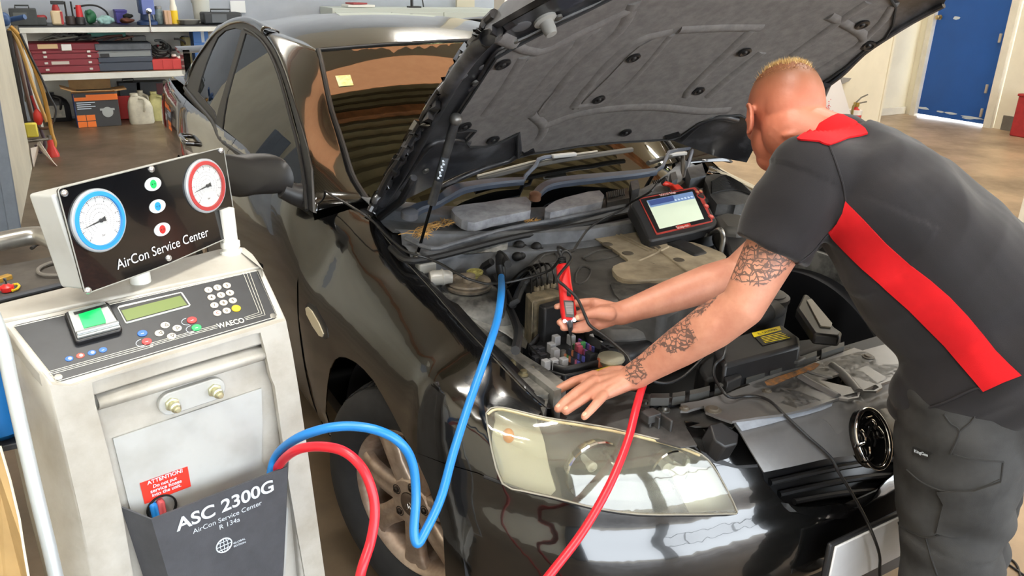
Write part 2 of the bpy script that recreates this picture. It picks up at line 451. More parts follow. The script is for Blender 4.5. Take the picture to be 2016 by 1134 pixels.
G().lathe(c+Vector((0.04, 0, 0)), (-1, 0, 0), [(0, .032), (.012, .032), (.014, .014), (.05, .014), (.052, .028), (.075, .03), (.085, .018), (.086, .001)], 20).obj('door_knob', mat('worn_brass', (190, 170, 130), 0.3, 1.0), dr)
g = G()
for (u, v, w, h) in ((1884, 35, .05, .025), (1817, 213, .09, .02), (1851, 220, .05, .014), (1872, 223, .08, .014), (1914, 231, .14, .016), (1905, 233, .08, .01)):
    p = U(u, v, x=9.03); n = 9; k = random.random()
    g.prism([p+Vector((0, math.cos(a)*w*(.8+.5*random.random()), math.sin(a)*h*(.6+.7*random.random()))) for a in [2*PI*i/n for i in range(n)]], (-0.004, 0, 0))
g.obj('paint_chips', mat('chipped_primer', (196, 206, 214), 0.6), dr, smooth=False)
g = G()
for (u, v) in ((1969, 75), (1942, 175), (1932, 222)): g.box(U(u, v, x=8.99), (0.03, 0.025, 0.11))
g.obj('hinge', mat('hinge_steel', (190, 180, 165), 0.4, 0.6), dr, smooth=False, bev=0.003)
# free end of a low wall at the right margin
struct(G().box((5.86, 1.28, 1.4), (2.06, 0.12, 2.8)).box((4.845, 1.27, 1.4), (0.05, 0.16, 2.8)).obj('wall_near_right', M_trimw, smooth=False, bev=0.004))
# street side: three wide roller door bays behind the photographer, header and posts
g = G()
for x0, x1 in ((-5.4, -3.4), (0.15, 0.55), (4.6, 5.0), (8.9, 9.5)): g.box(((x0+x1)/2, -6.55, 1.75), (x1-x0, 0.2, 3.5))
g.box((2, -6.55, 3.85), (15, 0.2, 0.75))
struct(g.obj('wall_front', M_steelblue, smooth=False))
g = G()
for x0, x1 in ((-3.4, .15), (.55, 4.6), (5.0, 8.9)):
    for k in range(3): 
        x = x0+(x1-x0)*(k+.5)/3
        if x0 > 0: g.box((x, -6.56, 3.05), (0.05, 0.06, 0.9))
    if x0 > 0: g.box(((x0+x1)/2, -6.56, 2.62), (x1-x0, 0.06, 0.06))
struct(g.obj('window_1', mat('mullion_paint', (70, 76, 84), 0.5), smooth=False))
struct(G().box((2, -14, -0.06), (40, 14.8, 0.1)).obj('floor_forecourt', mat('forecourt_concrete', (188, 178, 162), 0.8, var=0.15, vscale=1.5), smooth=False))
# ceiling beams (seen only as reflections in the roof, glass and paint)
g = G()
for y in (-4.5, -1.2, 2.1, 5.4): g.box((2, y, 4.08), (14.8, 0.14, 0.24))
struct(g.obj('trim_4', mat('timber_beam', (196, 132, 84), 0.6, var=0.3, vscale=5), smooth=False))
REFL_GLOW = mat('added_amber_glow', (236, 172, 124), .6, rgb2=(206, 132, 84), vscale=3, emit=1.7)
struct(G().box((1.25, 3.08, 4.19), (3.5, .62, .03)).obj('reflection_glow_panel', REFL_GLOW, smooth=False))  # amber emitter added out of view to give the windscreen its orange reflection
g = G()
for k in range(13): g.box((.9, .75+.155*k, 4.185), (6.2, .05, .04))
struct(g.obj('trim_6', mat('roof_batten', (104, 98, 76), .7), smooth=False))
struct(G().box((.9, 1.7, 4.197), (6.2, 2.1, .02)).obj('trim_7', mat('olive_sarking', (196, 190, 156), .7, var=.2, vscale=2), smooth=False))
M_tube = mat('lit_fluorescent_tube', (255, 250, 240), 0.5, emit=22.0)
M_whitemetal = mat('white_enamel', (226, 226, 222), 0.4)
ci = 0
LIGHTS = [(-0.6, 6.6), (-0.9, -0.7), (2.6, 6.6), (2.6, 0.6), (-2.6, -2.0), (2.6, -2.6), (6.6, 2.9), (6.6, -2.6)]
WHERE = ['over the tool shelves at the back', 'over the bonnet of the black car', 'over the back right of the bay', 'over the space beside the black car', 'over the left side near the street', 'over the middle near the street', 'over the floor before the blue door', 'over the far right near the street']
for (x, y), wh in zip(LIGHTS, WHERE):
    t = thing('ceiling_light', 'white twin tube batten light %s' % wh, 'ceiling light', (x, y, 4.2), 'batten lights on the ceiling')
    G().box((x, y, 4.17), (1.3, 0.14, 0.06)).obj('housing', M_whitemetal, t, smooth=False, bev=0.008)
    for s in (-1, 1): G().tube([(x-.62, y+s*.05, 4.115), (x+.62, y+s*.05, 4.115)], 0.019, 10).obj('tube', M_tube, t)
    area_light('batten_glow', (x, y, 4.08), (0, 0, 0), 1.3, 0.07, 38 if y > 5 else 58, (1, 0.97, 0.9))
# ================================================================== the car
CAR = thing('car', 'black sedan with its bonnet raised, facing the right of the workshop', 'car', (0, 1.4, 0))
PAINT = mat('black_car_paint', (10, 10, 11), 0.10, coat=1.0, rvar=0.10, vscale=3, rgb2=(15, 15, 15), spec=0.6)
BLK = mat('satin_black_plastic', (36, 36, 38), 0.45, var=0.2, vscale=20)
RUB = mat('black_rubber', (26, 26, 27), 0.6)
GREYPL = mat('dusty_grey_plastic', (92, 94, 98), 0.6, rgb2=(62, 64, 68), vscale=14, bump=0.03)
DKPL = mat('dusty_dark_plastic', (82, 81, 80), 0.55, rgb2=(50, 50, 50), vscale=12)
CHROME = mat('chrome', (225, 225, 228), 0.08, 1.0)
STEEL = mat('worn_steel', (150, 148, 142), 0.4, 0.8, var=0.3, vscale=30)
DARK = mat('deep_black', (9, 9, 10), 0.7)
def lerp_tab(y, T):
    if y <= T[0][0]: return T[0][1:]
    for a, b in zip(T, T[1:]):
        if y <= b[0]:
            t = (y-a[0])/(b[0]-a[0]); return tuple(p+(q-p)*t for p, q in zip(a[1:], b[1:]))
    return T[-1][1:]
TOPS = [(-.5, -.745, .83), (-.36, -.745, .858), (-.17, -.745, .882), (.2, -.727, .907), (.35, -.722, .932), (.48, -.715, .952)]
def side_prof(y):
    if y <= .5:
        xt, zt = lerp_tab(y, TOPS)
        return [(-.865, .17), (-.91, .27), (-.935, .42), (-.942, .56), (-.938, .66), (-.925, .745), (-.892, .815), (-.825, zt-.018), (xt, zt), (xt+.035, zt-.05)]
    k = max(0, y-2.7); n = .035*k*k+.02*k
    P = [(-.865, .17), (-.905, .27), (-.925, .42), (-.935, .56), (-.940, .66), (-.937, .76), (-.927, .85), (-.905, .93), (-.868, .985), (-.83, .985)]
    rise = .03*min(1, max(0, (y-1.0)/1.5))
    return [(x+n, z+(rise if z > .9 else 0)) for x, z in P]
FO = [(.10, .17), (.05, .25), (.0, .36), (.0, .50), (.035, .565), (.050, .62), (.085, .69), (.130, .738), (.188, .757), (.42, .770)]
ROWS = []
for y in (4.05, 3.9, 3.6, 3.2, 2.8, 2.4, 2.0, 1.5, 1.1, .75, .5, .35, .2, .05, -.1, -.25, -.36):
    ROWS.append([(x, y, z) for x, z in side_prof(y)])
PLAN = [(-.942, -.25), (-.930, -.38), (-.893, -.52), (-.80, -.655), (-.68, -.742), (-.53, -.795), (-.35, -.825), (-.17, -.840), (0, -.845), (.17, -.840)]
WGT = [0, 0, .45, .75, .92, 1, 1, 1, 1, 1]
so = [(-.942-a, b) for a, b in side_prof(-.4)]
for i in range(2, 9):
    a, b = np.array(PLAN[i-1]), np.array(PLAN[i+1]); t = (b-a)/np.linalg.norm(b-a); n = np.array([-t[1], t[0]]); w = WGT[i]
    row = []
    for v in range(10):
        so_ = (-so[v][0], so[v][1]); o = so_[0]*(1-w)+FO[v][0]*w; z = so_[1]*(1-w)+FO[v][1]*w
        p = np.array(PLAN[i])+n*o; row.append((p[0], p[1], z))
    ROWS.append(row)
full = ROWS + [[(-x, y, z) for x, y, z in r] for r in reversed(ROWS[-7:-1])]
full += [[(-x, y, z) for x, y, z in r] for r in reversed(ROWS[9:-7])]
def dense(rows, a, b):
    R = [list(zip(*[c for c in r])) for r in rows]
    byr = [cr(r, b) for r in rows]                                   # along v
    cols = list(zip(*byr)); cols = [cr(c, a) for c in cols]          # along s
    return [list(r) for r in zip(*cols)]
BODY = Surf(rows=dense(full, 6, 4))
def side_shoot(surf, yz, x0=-4.0):
    o = Vector((x0, yz[0], yz[1])); loc, n, i, d = surf.bvh.ray_cast(o, Vector((1, 0, 0)), 10)
    if loc is None: loc, n, i, d = surf.bvh.find_nearest(Vector((-.9, yz[0], yz[1])))
    return loc, surf.nrm(loc, i, Vector((1, 0, 0)))
class SideView:
    def __init__(s, surf): s.s = surf
    def hit(s, y, z): return side_shoot(s.s, (y, z))
def side_panel(name, surf, poly, m, step=.05, off=0.0, thick=.004, holes=()):
    # work in centimetres so the grid step is of order one
    class S2:
        def hit(s, a, b): return side_shoot(surf, (a/100.0, b/100.0))
    P = [(a*100, b*100) for a, b in poly]; H = [[(a*100, b*100) for a, b in h] for h in holes]
    g, nn = skin_patch(S2(), P, step*100, H, off, thick)
    return g.obj(name, m, CAR, normals=nn)
# ---- fenders
SHUT = [(728, 416), (744, 447), (765, 474), (800, 515), (850, 569), (900, 627), (950, 680), (1000, 733), (1050, 783), (1074, 803)]
ARCH = [(813, 889), (797, 862), (782, 833), (767, 804), (752, 777), (735, 749), (717, 728), (700, 713), (682, 704), (668, 703), (658, 709), (650, 725), (645, 752), (642, 785), (641, 813)]
low = [PJ((-.915, .40, .30)), PJ((-.90, .44, .23)), PJ((-.90, .575, .23)), PJ((-.93, .58, .45)), PJ((-.94, .58, .62)), PJ((-.928, .585, .80)), PJ((-.88, .59, .93)), (690, 412)]
HL = ZE((50, 170), (80, 140), (150, 138), (260, 163), (410, 198), (560, 222), (800, 262), (1000, 307), (1200, 357), (1330, 410), (1400, 480), (1470, 600), (1540, 745), (1480, 757), (1200, 760), (950, 757), (700, 722), (440, 657), (280, 622), (155, 577), (90, 380))
fpoly = SHUT + [(1060, 817), (1026, 812)] + [(989, 803), (966, 803), (954, 815), (968, 885), (989, 951)] + [(940, 930), (880, 913)] + ARCH + low
fender = panel('front_fender', BODY, fpoly, PAINT, CAR, 11)
fl = mirror_x(fender, CAR)
# gutter between fender and bonnet opening
gut = G()
A = [BODY.px(u, v) for u, v in [tuple(p) for p in cr(SHUT, 3)]]
gut.sheet([[p + Vector((0.0, 0, 0)) for p in A], [p+Vector((.022, .0, -.006)) for p in A], [p+Vector((.030, 0, -.05)) for p in A], [p+Vector((.075, .0, -.055)) for p in A], [p+Vector((.085, 0, -.20)) for p in A]])
o = gut.obj('fender_gutter', mat('black_inner_paint', (16, 16, 17), 0.3, coat=0.4, rvar=0.3, vscale=10), CAR, solid=0.003); mirror_x(o, CAR)
o = seam(BODY, SHUT, .0035, -.001).obj('fender_edge', PAINT, CAR); mirror_x(o, CAR)
# side repeater lamp
rp = ZI((72, 92), (84, 84), (100, 100), (130, 150), (156, 195), (150, 207), (138, 203), (108, 160), (80, 112))
rep = panel('side_repeater', BODY, [(609, 596), (621, 603), (644, 645), (647, 664), (640, 668), (629, 660), (604, 614), (603, 600)], BLK, CAR, 6, off=.0015)
panel('lens', BODY, [(604, 607), (608, 604), (616, 612), (630, 636), (639, 657), (637, 663), (631, 661), (618, 642), (606, 619)], mat('cream_lens', (214, 204, 178), 0.2, coat=.6), rep, 5, off=.005)
# ---- doors, quarter panel, sills
def arc(cy, cz, r, a0, a1, n): return [(cy+r*math.cos(a0+(a1-a0)*i/n), cz+r*math.sin(a0+(a1-a0)*i/n)) for i in range(n+1)]
d1 = side_panel('front_door', BODY, [(.588, .24), (1.66, .24), (1.66, 1.00), (.70, .985), (.60, .93)], PAINT)
mirror_x(d1, CAR)
rearc = arc(2.80, .33, .385, PI*.965, PI*.50, 8)
d2 = side_panel('rear_door', BODY, [(1.666, .24), (2.43, .24)] + [p for p in rearc if p[1] < .99 and p[0] < 2.70] + [(2.70, .74), (2.80, 1.012), (1.666, 1.0)], PAINT)
mirror_x(d2, CAR)
qp = side_panel('rear_quarter_panel', BODY, [(2.706, .722), (2.80, .715)] + arc(2.80, .33, .385, PI*.5, PI*.03, 10)[1:] + [(3.99, .36), (4.02, .62), (3.98, .90), (3.80, 1.012), (2.81, 1.012)], PAINT)
mirror_x(qp, CAR)
o = side_panel('sill', BODY, [(.42, .18), (2.42, .18), (2.42, .232), (.42, .232)], BLK); mirror_x(o, CAR)
for (dd, y0) in ((d1, 1.42), (d2, 2.36)):
    P, n = side_shoot(BODY, (y0, .86)); Q, n2 = side_shoot(BODY, (y0+.2, .865))
    h = G().tube([P-n*.002, P+n*.03, P+n*.036+(Q-P)*.2, Q+n*.036-(Q-P)*.2, Q+n*.03, Q-n*.002], [.012, .013, .014, .014, .013, .012], 10).obj('door_handle', PAINT, dd)
# tail lamp, rear bumper, boot, rear glass
tl = side_panel('tail_lamp', BODY, [(3.58, .74), (3.98, .70), (3.97, .88), (3.80, .92)], mat('red_lamp_glass', (120, 14, 14), 0.1, coat=1), off=.006); mirror_x(tl, CAR)
SB = dense([[(-x0*1.0, 4.0+dy, z) for x0 in (.83, .72, .5, .2, -.2, -.5, -.72, -.83)] for dy, z in ((-.03, .28), (.04, .40), (.06, .55), (.05, .70), (.02, .85), (-.05, .98))], 3, 3)
G().sheet(SB).obj('rear_bumper', PAINT, CAR, solid=.004)
G().sheet(dense([[(x*k, y, z-.03*(x/.8)**2) for x in (-.8, -.5, 0, .5, .8)] for k, y, z in ((.98, 3.02, 1.03), (1, 3.35, 1.06), (1, 3.7, 1.06), (.96, 3.97, 1.02))], 3, 3)).obj('boot_lid', PAINT, CAR, solid=.004)
# boot spoiler, seen over the rear shoulder
g = G().loft([[(s*.74+0, 3.78+a, 1.19+b-.02*abs(s)) for a, b in ((-.09, .0), (0, .022), (.10, .028), (.10, .012), (0, -.004))] for s in (-1, -.6, 0, .6, 1)])
sp = g.obj('boot_spoiler', PAINT, CAR, angle=50)
for s in (-1, 1): G().loft([[(s*.70+a, 3.78+b, z) for a, b in ((-.02, -.06), (.02, -.06), (.02, .07), (-.02, .07))] for z in (1.03, 1.12, 1.19)]).obj('spoiler_stem', PAINT, sp)
# ---- upper body
def sgx(y, z):
    t = z-.985; x = -.868+.42*t+.16*t*t+(.045*(y-2.2)**2 if y > 2.2 else 0); return x
SG = Surf(rows=[[(sgx(y, z), y, z) for z in np.linspace(.90, 1.52, 32)] for y in np.linspace(.3, 3.9, 60)])
FRAME = ZG((860, 1130), (855, 1010), (850, 900), (828, 790), (800, 690), (770, 590), (735, 480), (700, 375), (655, 270), (600, 190), (550, 150), (500, 128), (450, 128), (400, 142), (340, 185), (285, 255), (235, 330), (205, 400), (185, 460))
g1 = ZG((490, 825), (430, 780), (370, 728), (383, 620), (400, 520), (432, 400), (465, 290), (498, 178), (560, 205), (620, 270), (665, 345), (705, 440), (740, 560), (768, 660), (790, 760), (800, 850), (806, 930), (790, 985))
SGLASS = glass_mat('dark_side_glass', (64, 70, 60), 0.01, ior=1.9)
fg = panel('front_door_glass', SG, g1, SGLASS, CAR, 8, thick=.005)
g2 = ZG((330, 592), (290, 545), (245, 490), (262, 420), (288, 340), (318, 265), (350, 200), (390, 163), (440, 150), (478, 160), (452, 250), (415, 380), (385, 480), (355, 580), (342, 640))
rg = panel('rear_door_glass', SG, g2, SGLASS, CAR, 8, thick=.005)
for o in (fg, rg): mirror_x(o, CAR)
# door frame: the black band round both side windows
outer = FRAME + ZG((170, 500), (230, 570), (300, 650), (340, 715), (420, 790), (490, 850), (590, 930), (700, 1010), (790, 1090))
dfm = panel('window_frame', SG, outer, BLK, CAR, 8, holes=[g1, g2], off=.004, thick=.012); mirror_x(dfm, CAR)
g = seam(SG, ZG((835, 1120), (822, 990), (806, 880), (782, 760), (752, 650), (720, 530), (688, 420), (650, 320), (600, 235), (545, 182), (500, 160)), .006, .009, 8, 3)
g.obj('weather_strip', RUB, CAR)
g = seam(SG, ZG((792, 1010), (700, 975), (600, 910), (500, 838), (430, 790), (370, 738), (330, 650), (240, 545), (180, 470)), .011, .008, 8, 3); o = g.obj('sill_moulding', BLK, CAR); mirror_x(o, CAR)
# windscreen
def ws(x, t):
    k = (x/.64)**2
    b = Vector((x*1.06, .36+.27*k*1.0, .915+.045*k)); tp = Vector((x*.90, 1.30+.10*k, 1.405-.03*k)); p = b.lerp(tp, t)
    return p + Vector((0, -.018, .03))*math.sin(PI*min(max(t, 0), 1))
WS = Surf(rows=[[ws(x, t) for t in np.linspace(-.15, 1.08, 34)] for x in np.linspace(-.72, .72, 50)])
WSE = ZG((868, 268), (885, 340), (905, 440), (938, 590), (975, 700), (1010, 810), (1045, 925), (1085, 1000), (1135, 1075))
wse3 = [WS.px(u, v) for u, v in [tuple(p) for p in cr(WSE, 3)]]
WGLASS = glass_mat('dark_windscreen_glass', (104, 108, 92), 0.012, ior=2.5)
top = [(622, 99), (660, 96), (707, 92), (760, 88), (818, 85), (870, 82), (922, 80), (985, 79), PJ(ws(.3, 1.0)), PJ(ws(.62, 1.0))]
bot = [PJ(ws(.66, .5)), PJ(ws(.67, .12)), PJ(ws(.66, -.02)), PJ(ws(.4, -.06)), PJ(ws(.1, -.06)), PJ(ws(-.2, -.05)), PJ(ws(-.45, -.04)), PJ(ws(-.62, 0.0))]
WSPOLY = list(top) + bot + list(reversed(WSE[1:-1]))
wsc = panel('windscreen', WS, WSPOLY, WGLASS, CAR, 14, thick=.005)
g = seam(WS, [tuple(p) for p in top], .006, .003, 8, 2); g.obj('windscreen_trim', BLK, CAR)
g = seam(WS, [(a+6, b) for a, b in WSE], .009, .003, 8, 2); o = g.obj('windscreen_side_trim', BLK, CAR); mirror_x(o, CAR)
st = panel('sticker', WS, ZG((972, 405), (1052, 400), (1070, 455), (992, 462)), mat('label_paper', (214, 226, 190), .5, rgb2=(226, 200, 110), vscale=30), wsc, 5, off=.002, thick=.0006)
# roof skin with rounded rails, A pillars
def roofz(x, y): return 1.476-.058*(abs(x)/.6)**2.3-(.15*(2.1-y)**2 if y < 2.1 else .085*(y-2.1)**2)
def roof_half(y):
    r = 1.0-.03*max(0, y-2.2)
    return [(-.655*r, y, roofz(.60, y)-.025), (-.628*r, y, roofz(.6, y)+.002), (-.58*r, y, roofz(.57, y)), (-.45*r, y, roofz(.45, y)), (-.25*r, y, roofz(.25, y)), (0, y, roofz(0, y))]
rr = []
for y in (1.37, 1.5, 1.7, 2.0, 2.3, 2.6, 2.95):
    h = roof_half(y); row = h + [(-x, b, c) for x, b, c in reversed(h[:-1])]
    bow = [(x, b-(.075*(1-(x/.6)**2) if y < 1.4 else 0), c-(.012*(1-(x/.6)**2) if y < 1.4 else 0)) for x, b, c in row]; rr.append(bow)
rs = dense(rr, 4, 4)
G().sheet(rs).obj('roof', PAINT, CAR, solid=.003)
# A pillar between windscreen edge and door frame
fr3 = [SG.px(u, v, .004) for u, v in [tuple(p) for p in cr(FRAME[:12], 3)]]
n = 24
def resamp(P, n):
    d = [0]
    for a, b in zip(P, P[1:]): d.append(d[-1]+(b-a).length)
    out = []
    for i in range(n):
        t = d[-1]*i/(n-1); j = 0
        while j < len(d)-2 and d[j+1] < t: j += 1
        f = (t-d[j])/max(1e-9, d[j+1]-d[j]); out.append(P[j].lerp(P[j+1], min(1, f)))
    return out
E1 = resamp(list(reversed(fr3)), n)                       # from roof down
E0 = resamp([Vector((-.565, 1.60, roofz(.57, 1.6)))] + wse3, n)
rows = []
for a, b in zip(E0, E1):
    m = (b-a); nn = Vector((-.75, -.55, .35)).normalized(); w = m.length
    rows.append([a-nn*.012, a+nn*.006, a.lerp(b, .25)+nn*.02*min(1, w/.06), a.lerp(b, .6)+nn*.018*min(1, w/.06), a.lerp(b, .9)+nn*.004, b-nn*.012])
o = G().sheet(dense([[tuple(p) for p in r] for r in rows], 1, 4)).obj('a_pillar', PAINT, CAR, solid=.003); mirror_x(o, CAR)
# cant rail from the pillar back to the boot, outside the door frame
fr4 = [SG.px(u, v, .002) for u, v in [tuple(p) for p in cr(FRAME[9:], 4)]]
rows = []
for i, p in enumerate(fr4):
    y = p.y; rx = -.60*(1.0-.03*max(0, y-2.2)); rz = roofz(.58, min(y, 2.95)) - (max(0, y-2.95)*.55)
    q = Vector((rx, y+.02, max(rz, p.z+.012))); m = p.lerp(q, .5)+Vector((-.02, 0, .022))
    rows.append([tuple(p+Vector((.004, 0, -.004))), tuple(p+Vector((-.006, .004, .010))), tuple(m), tuple(q)])
o = G().sheet(dense(rows, 1, 4)).obj('roof_rail', PAINT, CAR, solid=.003); mirror_x(o, CAR)
# C pillar and rear glass
cp = side_panel('c_pillar', SG, [(2.78, 1.0), (3.3, 1.0), (3.62, 1.03), (3.30, 1.17), (3.05, 1.30), (2.9, 1.385), (2.75, 1.40), (2.93, 1.30), (3.02, 1.2), (3.0, 1.06)], PAINT, off=-.004); mirror_x(cp, CAR)
G().sheet([[(x, 2.93-.03*(1-(x/.55)**2), 1.385-.02*(x/.55)**2) for x in np.linspace(-.57, .57, 9)], [(x*1.2, 3.5-.03*(1-(x/.55)**2), 1.06) for x in np.linspace(-.57, .57, 9)]]).obj('rear_glass', SGLASS, CAR, solid=.005)
# ---- cabin
CAB = mat('dark_cabin_trim', (34, 34, 36), 0.8, var=.2)
g = G().loft([[(x, y, z) for y, z in ((.55, .70), (.60, .93), (.85, .97), (1.0, .93), (1.05, .75))] for x in (-.72, -.3, .3, .72)]); g.obj('dashboard', CAB, CAR, bev=.02)
for sx in (-.36, .36):
    s = G().loft([[(sx+a*w, y, z) for a in (-.25, -.22, .22, .25) for (y, z) in ()] or [(sx-.25*w, y-.04, z), (sx+.25*w, y-.04, z), (sx+.27*w, y+.06, z), (sx-.27*w, y+.06, z)] for w, y, z in ((.95, 1.62, .42), (1.0, 1.70, .62), (1, 1.80, .85), (.85, 1.88, 1.03))]).box((sx, 1.40, .40), (.5, .52, .14))
    se = s.obj('front_seat', CAB, CAR, bev=.03)
    G().box((sx, 1.915, 1.14), (.26, .09, .17)).obj('headrest', CAB, se, bev=.03)
sw = G(); c0 = Vector((-.36, 1.08, .92)); ax = Vector((0, .85, .5)).normalized(); e1 = Vector((1, 0, 0)); e2 = ax.cross(e1)
sw.tube([c0+(e1*math.cos(a)+e2*math.sin(a))*.185 for a in [2*PI*i/28 for i in range(28)]], .015, 10, closed=True)
for a in (0, PI, PI*1.5): sw.tube([c0, c0+(e1*math.cos(a)+e2*math.sin(a))*.18], .016, 8)
sw.obj('steering_wheel', CAB, CAR)
G().box((0, 2.6, .5), (1.4, .5, .2)).box((0, 2.85, .8), (1.4, .16, .5)).obj('rear_seat', CAB, CAR, bev=.04)
G().box((0, 1.7, .2), (1.6, 3.6, .06)).obj('floor_pan', DARK, CAR)
# ---- door mirror
h3 = []
MP = [(446, 314), (480, 309), (520, 306), (546, 307), (561, 321), (569, 346), (564, 368), (545, 379), (510, 381), (480, 383), (448, 383)]
front = [U(u, v, y=.70+(575-u)*.0011) for u, v in [tuple(p) for p in cr(MP, 2, True)]]
cx = sum(front, Vector())/len(front); dv = Vector((.018, -.055, 0))
rings = [[cx+(p-cx)*k+dv*t for p in front] for k, t in ((.97, -.95), (1.0, -.75), (1.0, -.2), (.96, .4), (.85, .85), (.55, 1.15), (.1, 1.25))]
MB = mat('black_mirror_plastic', (40, 40, 42), 0.42, var=.1)
mr = G().loft(rings).obj('door_mirror', MB, CAR, angle=60)
G().loft([[cx+(p-cx)*.9+dv*-.955 for p in front], [cx+(p-cx)*.9+dv*-.965 for p in front]]).obj('mirror_glass', mat('mirror_glass', (200, 205, 210), .02, 1.0), mr)
a = U(556, 372, y=.70); b = U(598, 400, y=.72); c = side_shoot(SG, (.70, 1.0))[0]
G().tube([a, a.lerp(c, .5)+Vector((0, 0, -.012)), c+Vector((.02, 0, -.02))], [.030, .034, .05], 12).obj('mirror_arm', MB, mr)
mp = None and side_panel('mirror_base', SG, [(.63, .955), (.80, .975), (.78, 1.08), (.70, 1.13), (.64, 1.06)], MB, step=.03, off=.006, thick=.012)
mirror_x(mr, CAR)
# ---- front end: bumper, headlamp, grille panel
CC = lambda P, k=3: [tuple(p) for p in cr(P, k)]
HLo = HL
bump_top = [(813, 889), (880, 915), (940, 932), (988, 954)] + ZE((155, 582), (280, 628), (440, 663), (700, 729), (950, 764), (1200, 767), (1480, 764), (1545, 750))
gr_edge = ZA((1180-1180+700, 1090), (640, 990), (600, 900), (560, 830), (525, 765))
inner = [(1453, 1000), (1430, 958), (1407, 915), (1384, 892), (1375, 880)] + ZA((110, 830), (60, 720), (35, 645), (250, 680), (440, 655), (520, 780), (600, 900), (660, 1010), (712, 1120))
lower_open = ZF((300, 760), (330, 815), (362, 848), (400, 862), (450, 864), (500, 860), (560, 850), (600, 852), (640, 870), (700, 862), (790, 800))
rim_bottom = [PJ((0.02, -.86, .50)), PJ((0.02, -.86, .22)), PJ((-.2, -.84, .20)), PJ((-.5, -.78, .20)), PJ((-.75, -.66, .20)), PJ((-.88, -.50, .22)), PJ((-.91, -.44, .30)), (872, 1045), (843, 955)]
bpoly = bump_top + inner[1:] + [(1504, 945)] + lower_open[1:-1] + rim_bottom
bumper = panel('front_bumper', BODY, bpoly, PAINT, CAR, 12)
mirror_x(bumper, CAR)
# dark recess behind the lower opening
REC = mat('grille_black', (14, 14, 16), 0.35)
def offs(surf, d):
    return Surf(vs=[p-n*d if n.dot(Vector((0, -1, 0))) > 0 or n.x < -.3 else p+n*d for p, n in zip(surf.v, surf.n)], fs=surf.f)
NB = [n if (n.y < 0.2 and (n.x < .4 or n.y < 0)) else n for n in BODY.n]
sgn = -1 if BODY.nrm(*[BODY.bvh.find_nearest(Vector((0, -.845, .5)))[i] for i in (0, 2)]).y < 0 else 1
BODY_IN = Surf(vs=[p+n*(.045*sgn) for p, n in zip(BODY.v, BODY.n)], fs=BODY.f)
panel('lower_grille', BODY_IN, [(1490, 915), (1560, 905), (1690, 870), (1800, 860), (1830, 1010), (1700, 1040), (1600, 1030), (1510, 1000)], REC, CAR, 14)
g = G()
for k, (a, b) in enumerate((((1512, 948), (1800, 900)), ((1530, 972), (1800, 930)), ((1560, 988), (1800, 960)))):
    g.merge(seam(BODY_IN, [a, ((a[0]+b[0])/2, (a[1]+b[1])/2-6), b], .008, .006, 8))
g.obj('grille_bar', BLK, CAR)
# chrome-edged lip under the opening
panel('bumper_lip', BODY, ZF((365, 850), (400, 866), (500, 862), (575, 852), (597, 876), (590, 900), (540, 905), (470, 900), (400, 885)), PAINT, CAR, 8, off=.012, thick=.02, smooth_poly=2)
# ---- headlamp
M_refl = mat('chrome_reflector', (224, 224, 220), 0.12, 1.0, bump=.02)
M_hbody = mat('headlamp_bezel', (112, 110, 102), 0.35, 0.4, var=.2, vscale=12)
LENS = glass_mat('hazed_headlamp_lens', (236, 236, 228), 0.04, haze=.07, hazec=(236, 234, 224), ior=1.6)
HL_IN = Surf(vs=[p+n*(.06*sgn) for p, n in zip(BODY.v, BODY.n)], fs=BODY.f)
lamp = panel('headlamp', HL_IN, HLo, M_hbody, CAR, 10, smooth_poly=2)                       # housing set back in the wing
# rim wall that joins housing and lens
ring = CC(HLo + HLo[:1], 2)
g = G().sheet([[BODY.px(u, v, .004) for u, v in ring], [HL_IN.px(u, v) for u, v in ring]])
g.obj('lamp_rim', mat('lamp_rim_plastic', (120, 112, 92), .4), lamp, solid=.002)
lens = panel('lens', BODY, HLo, LENS, lamp, 9, off=.006, thick=.003, smooth_poly=2)
def inset(P, k):
    c = np.mean(np.array(P), 0); return [tuple(c+(np.array(p)-c)*k) for p in P]
g = seam(BODY, HLo + HLo[:1], .0017, .007, 8, 2); g.obj('lens_edge', mat('lens_edge_grey', (150, 146, 134), .25, coat=.5), lamp)
g = seam(BODY, ZE((60, 175), (90, 150), (150, 146), (260, 172), (410, 208), (560, 233), (800, 273), (1000, 317), (1200, 368), (1320, 415)), .0032, .004, 8, 2); g.obj('lens_seal', mat('yellowed_lens_edge', (196, 178, 136), .3), lamp)
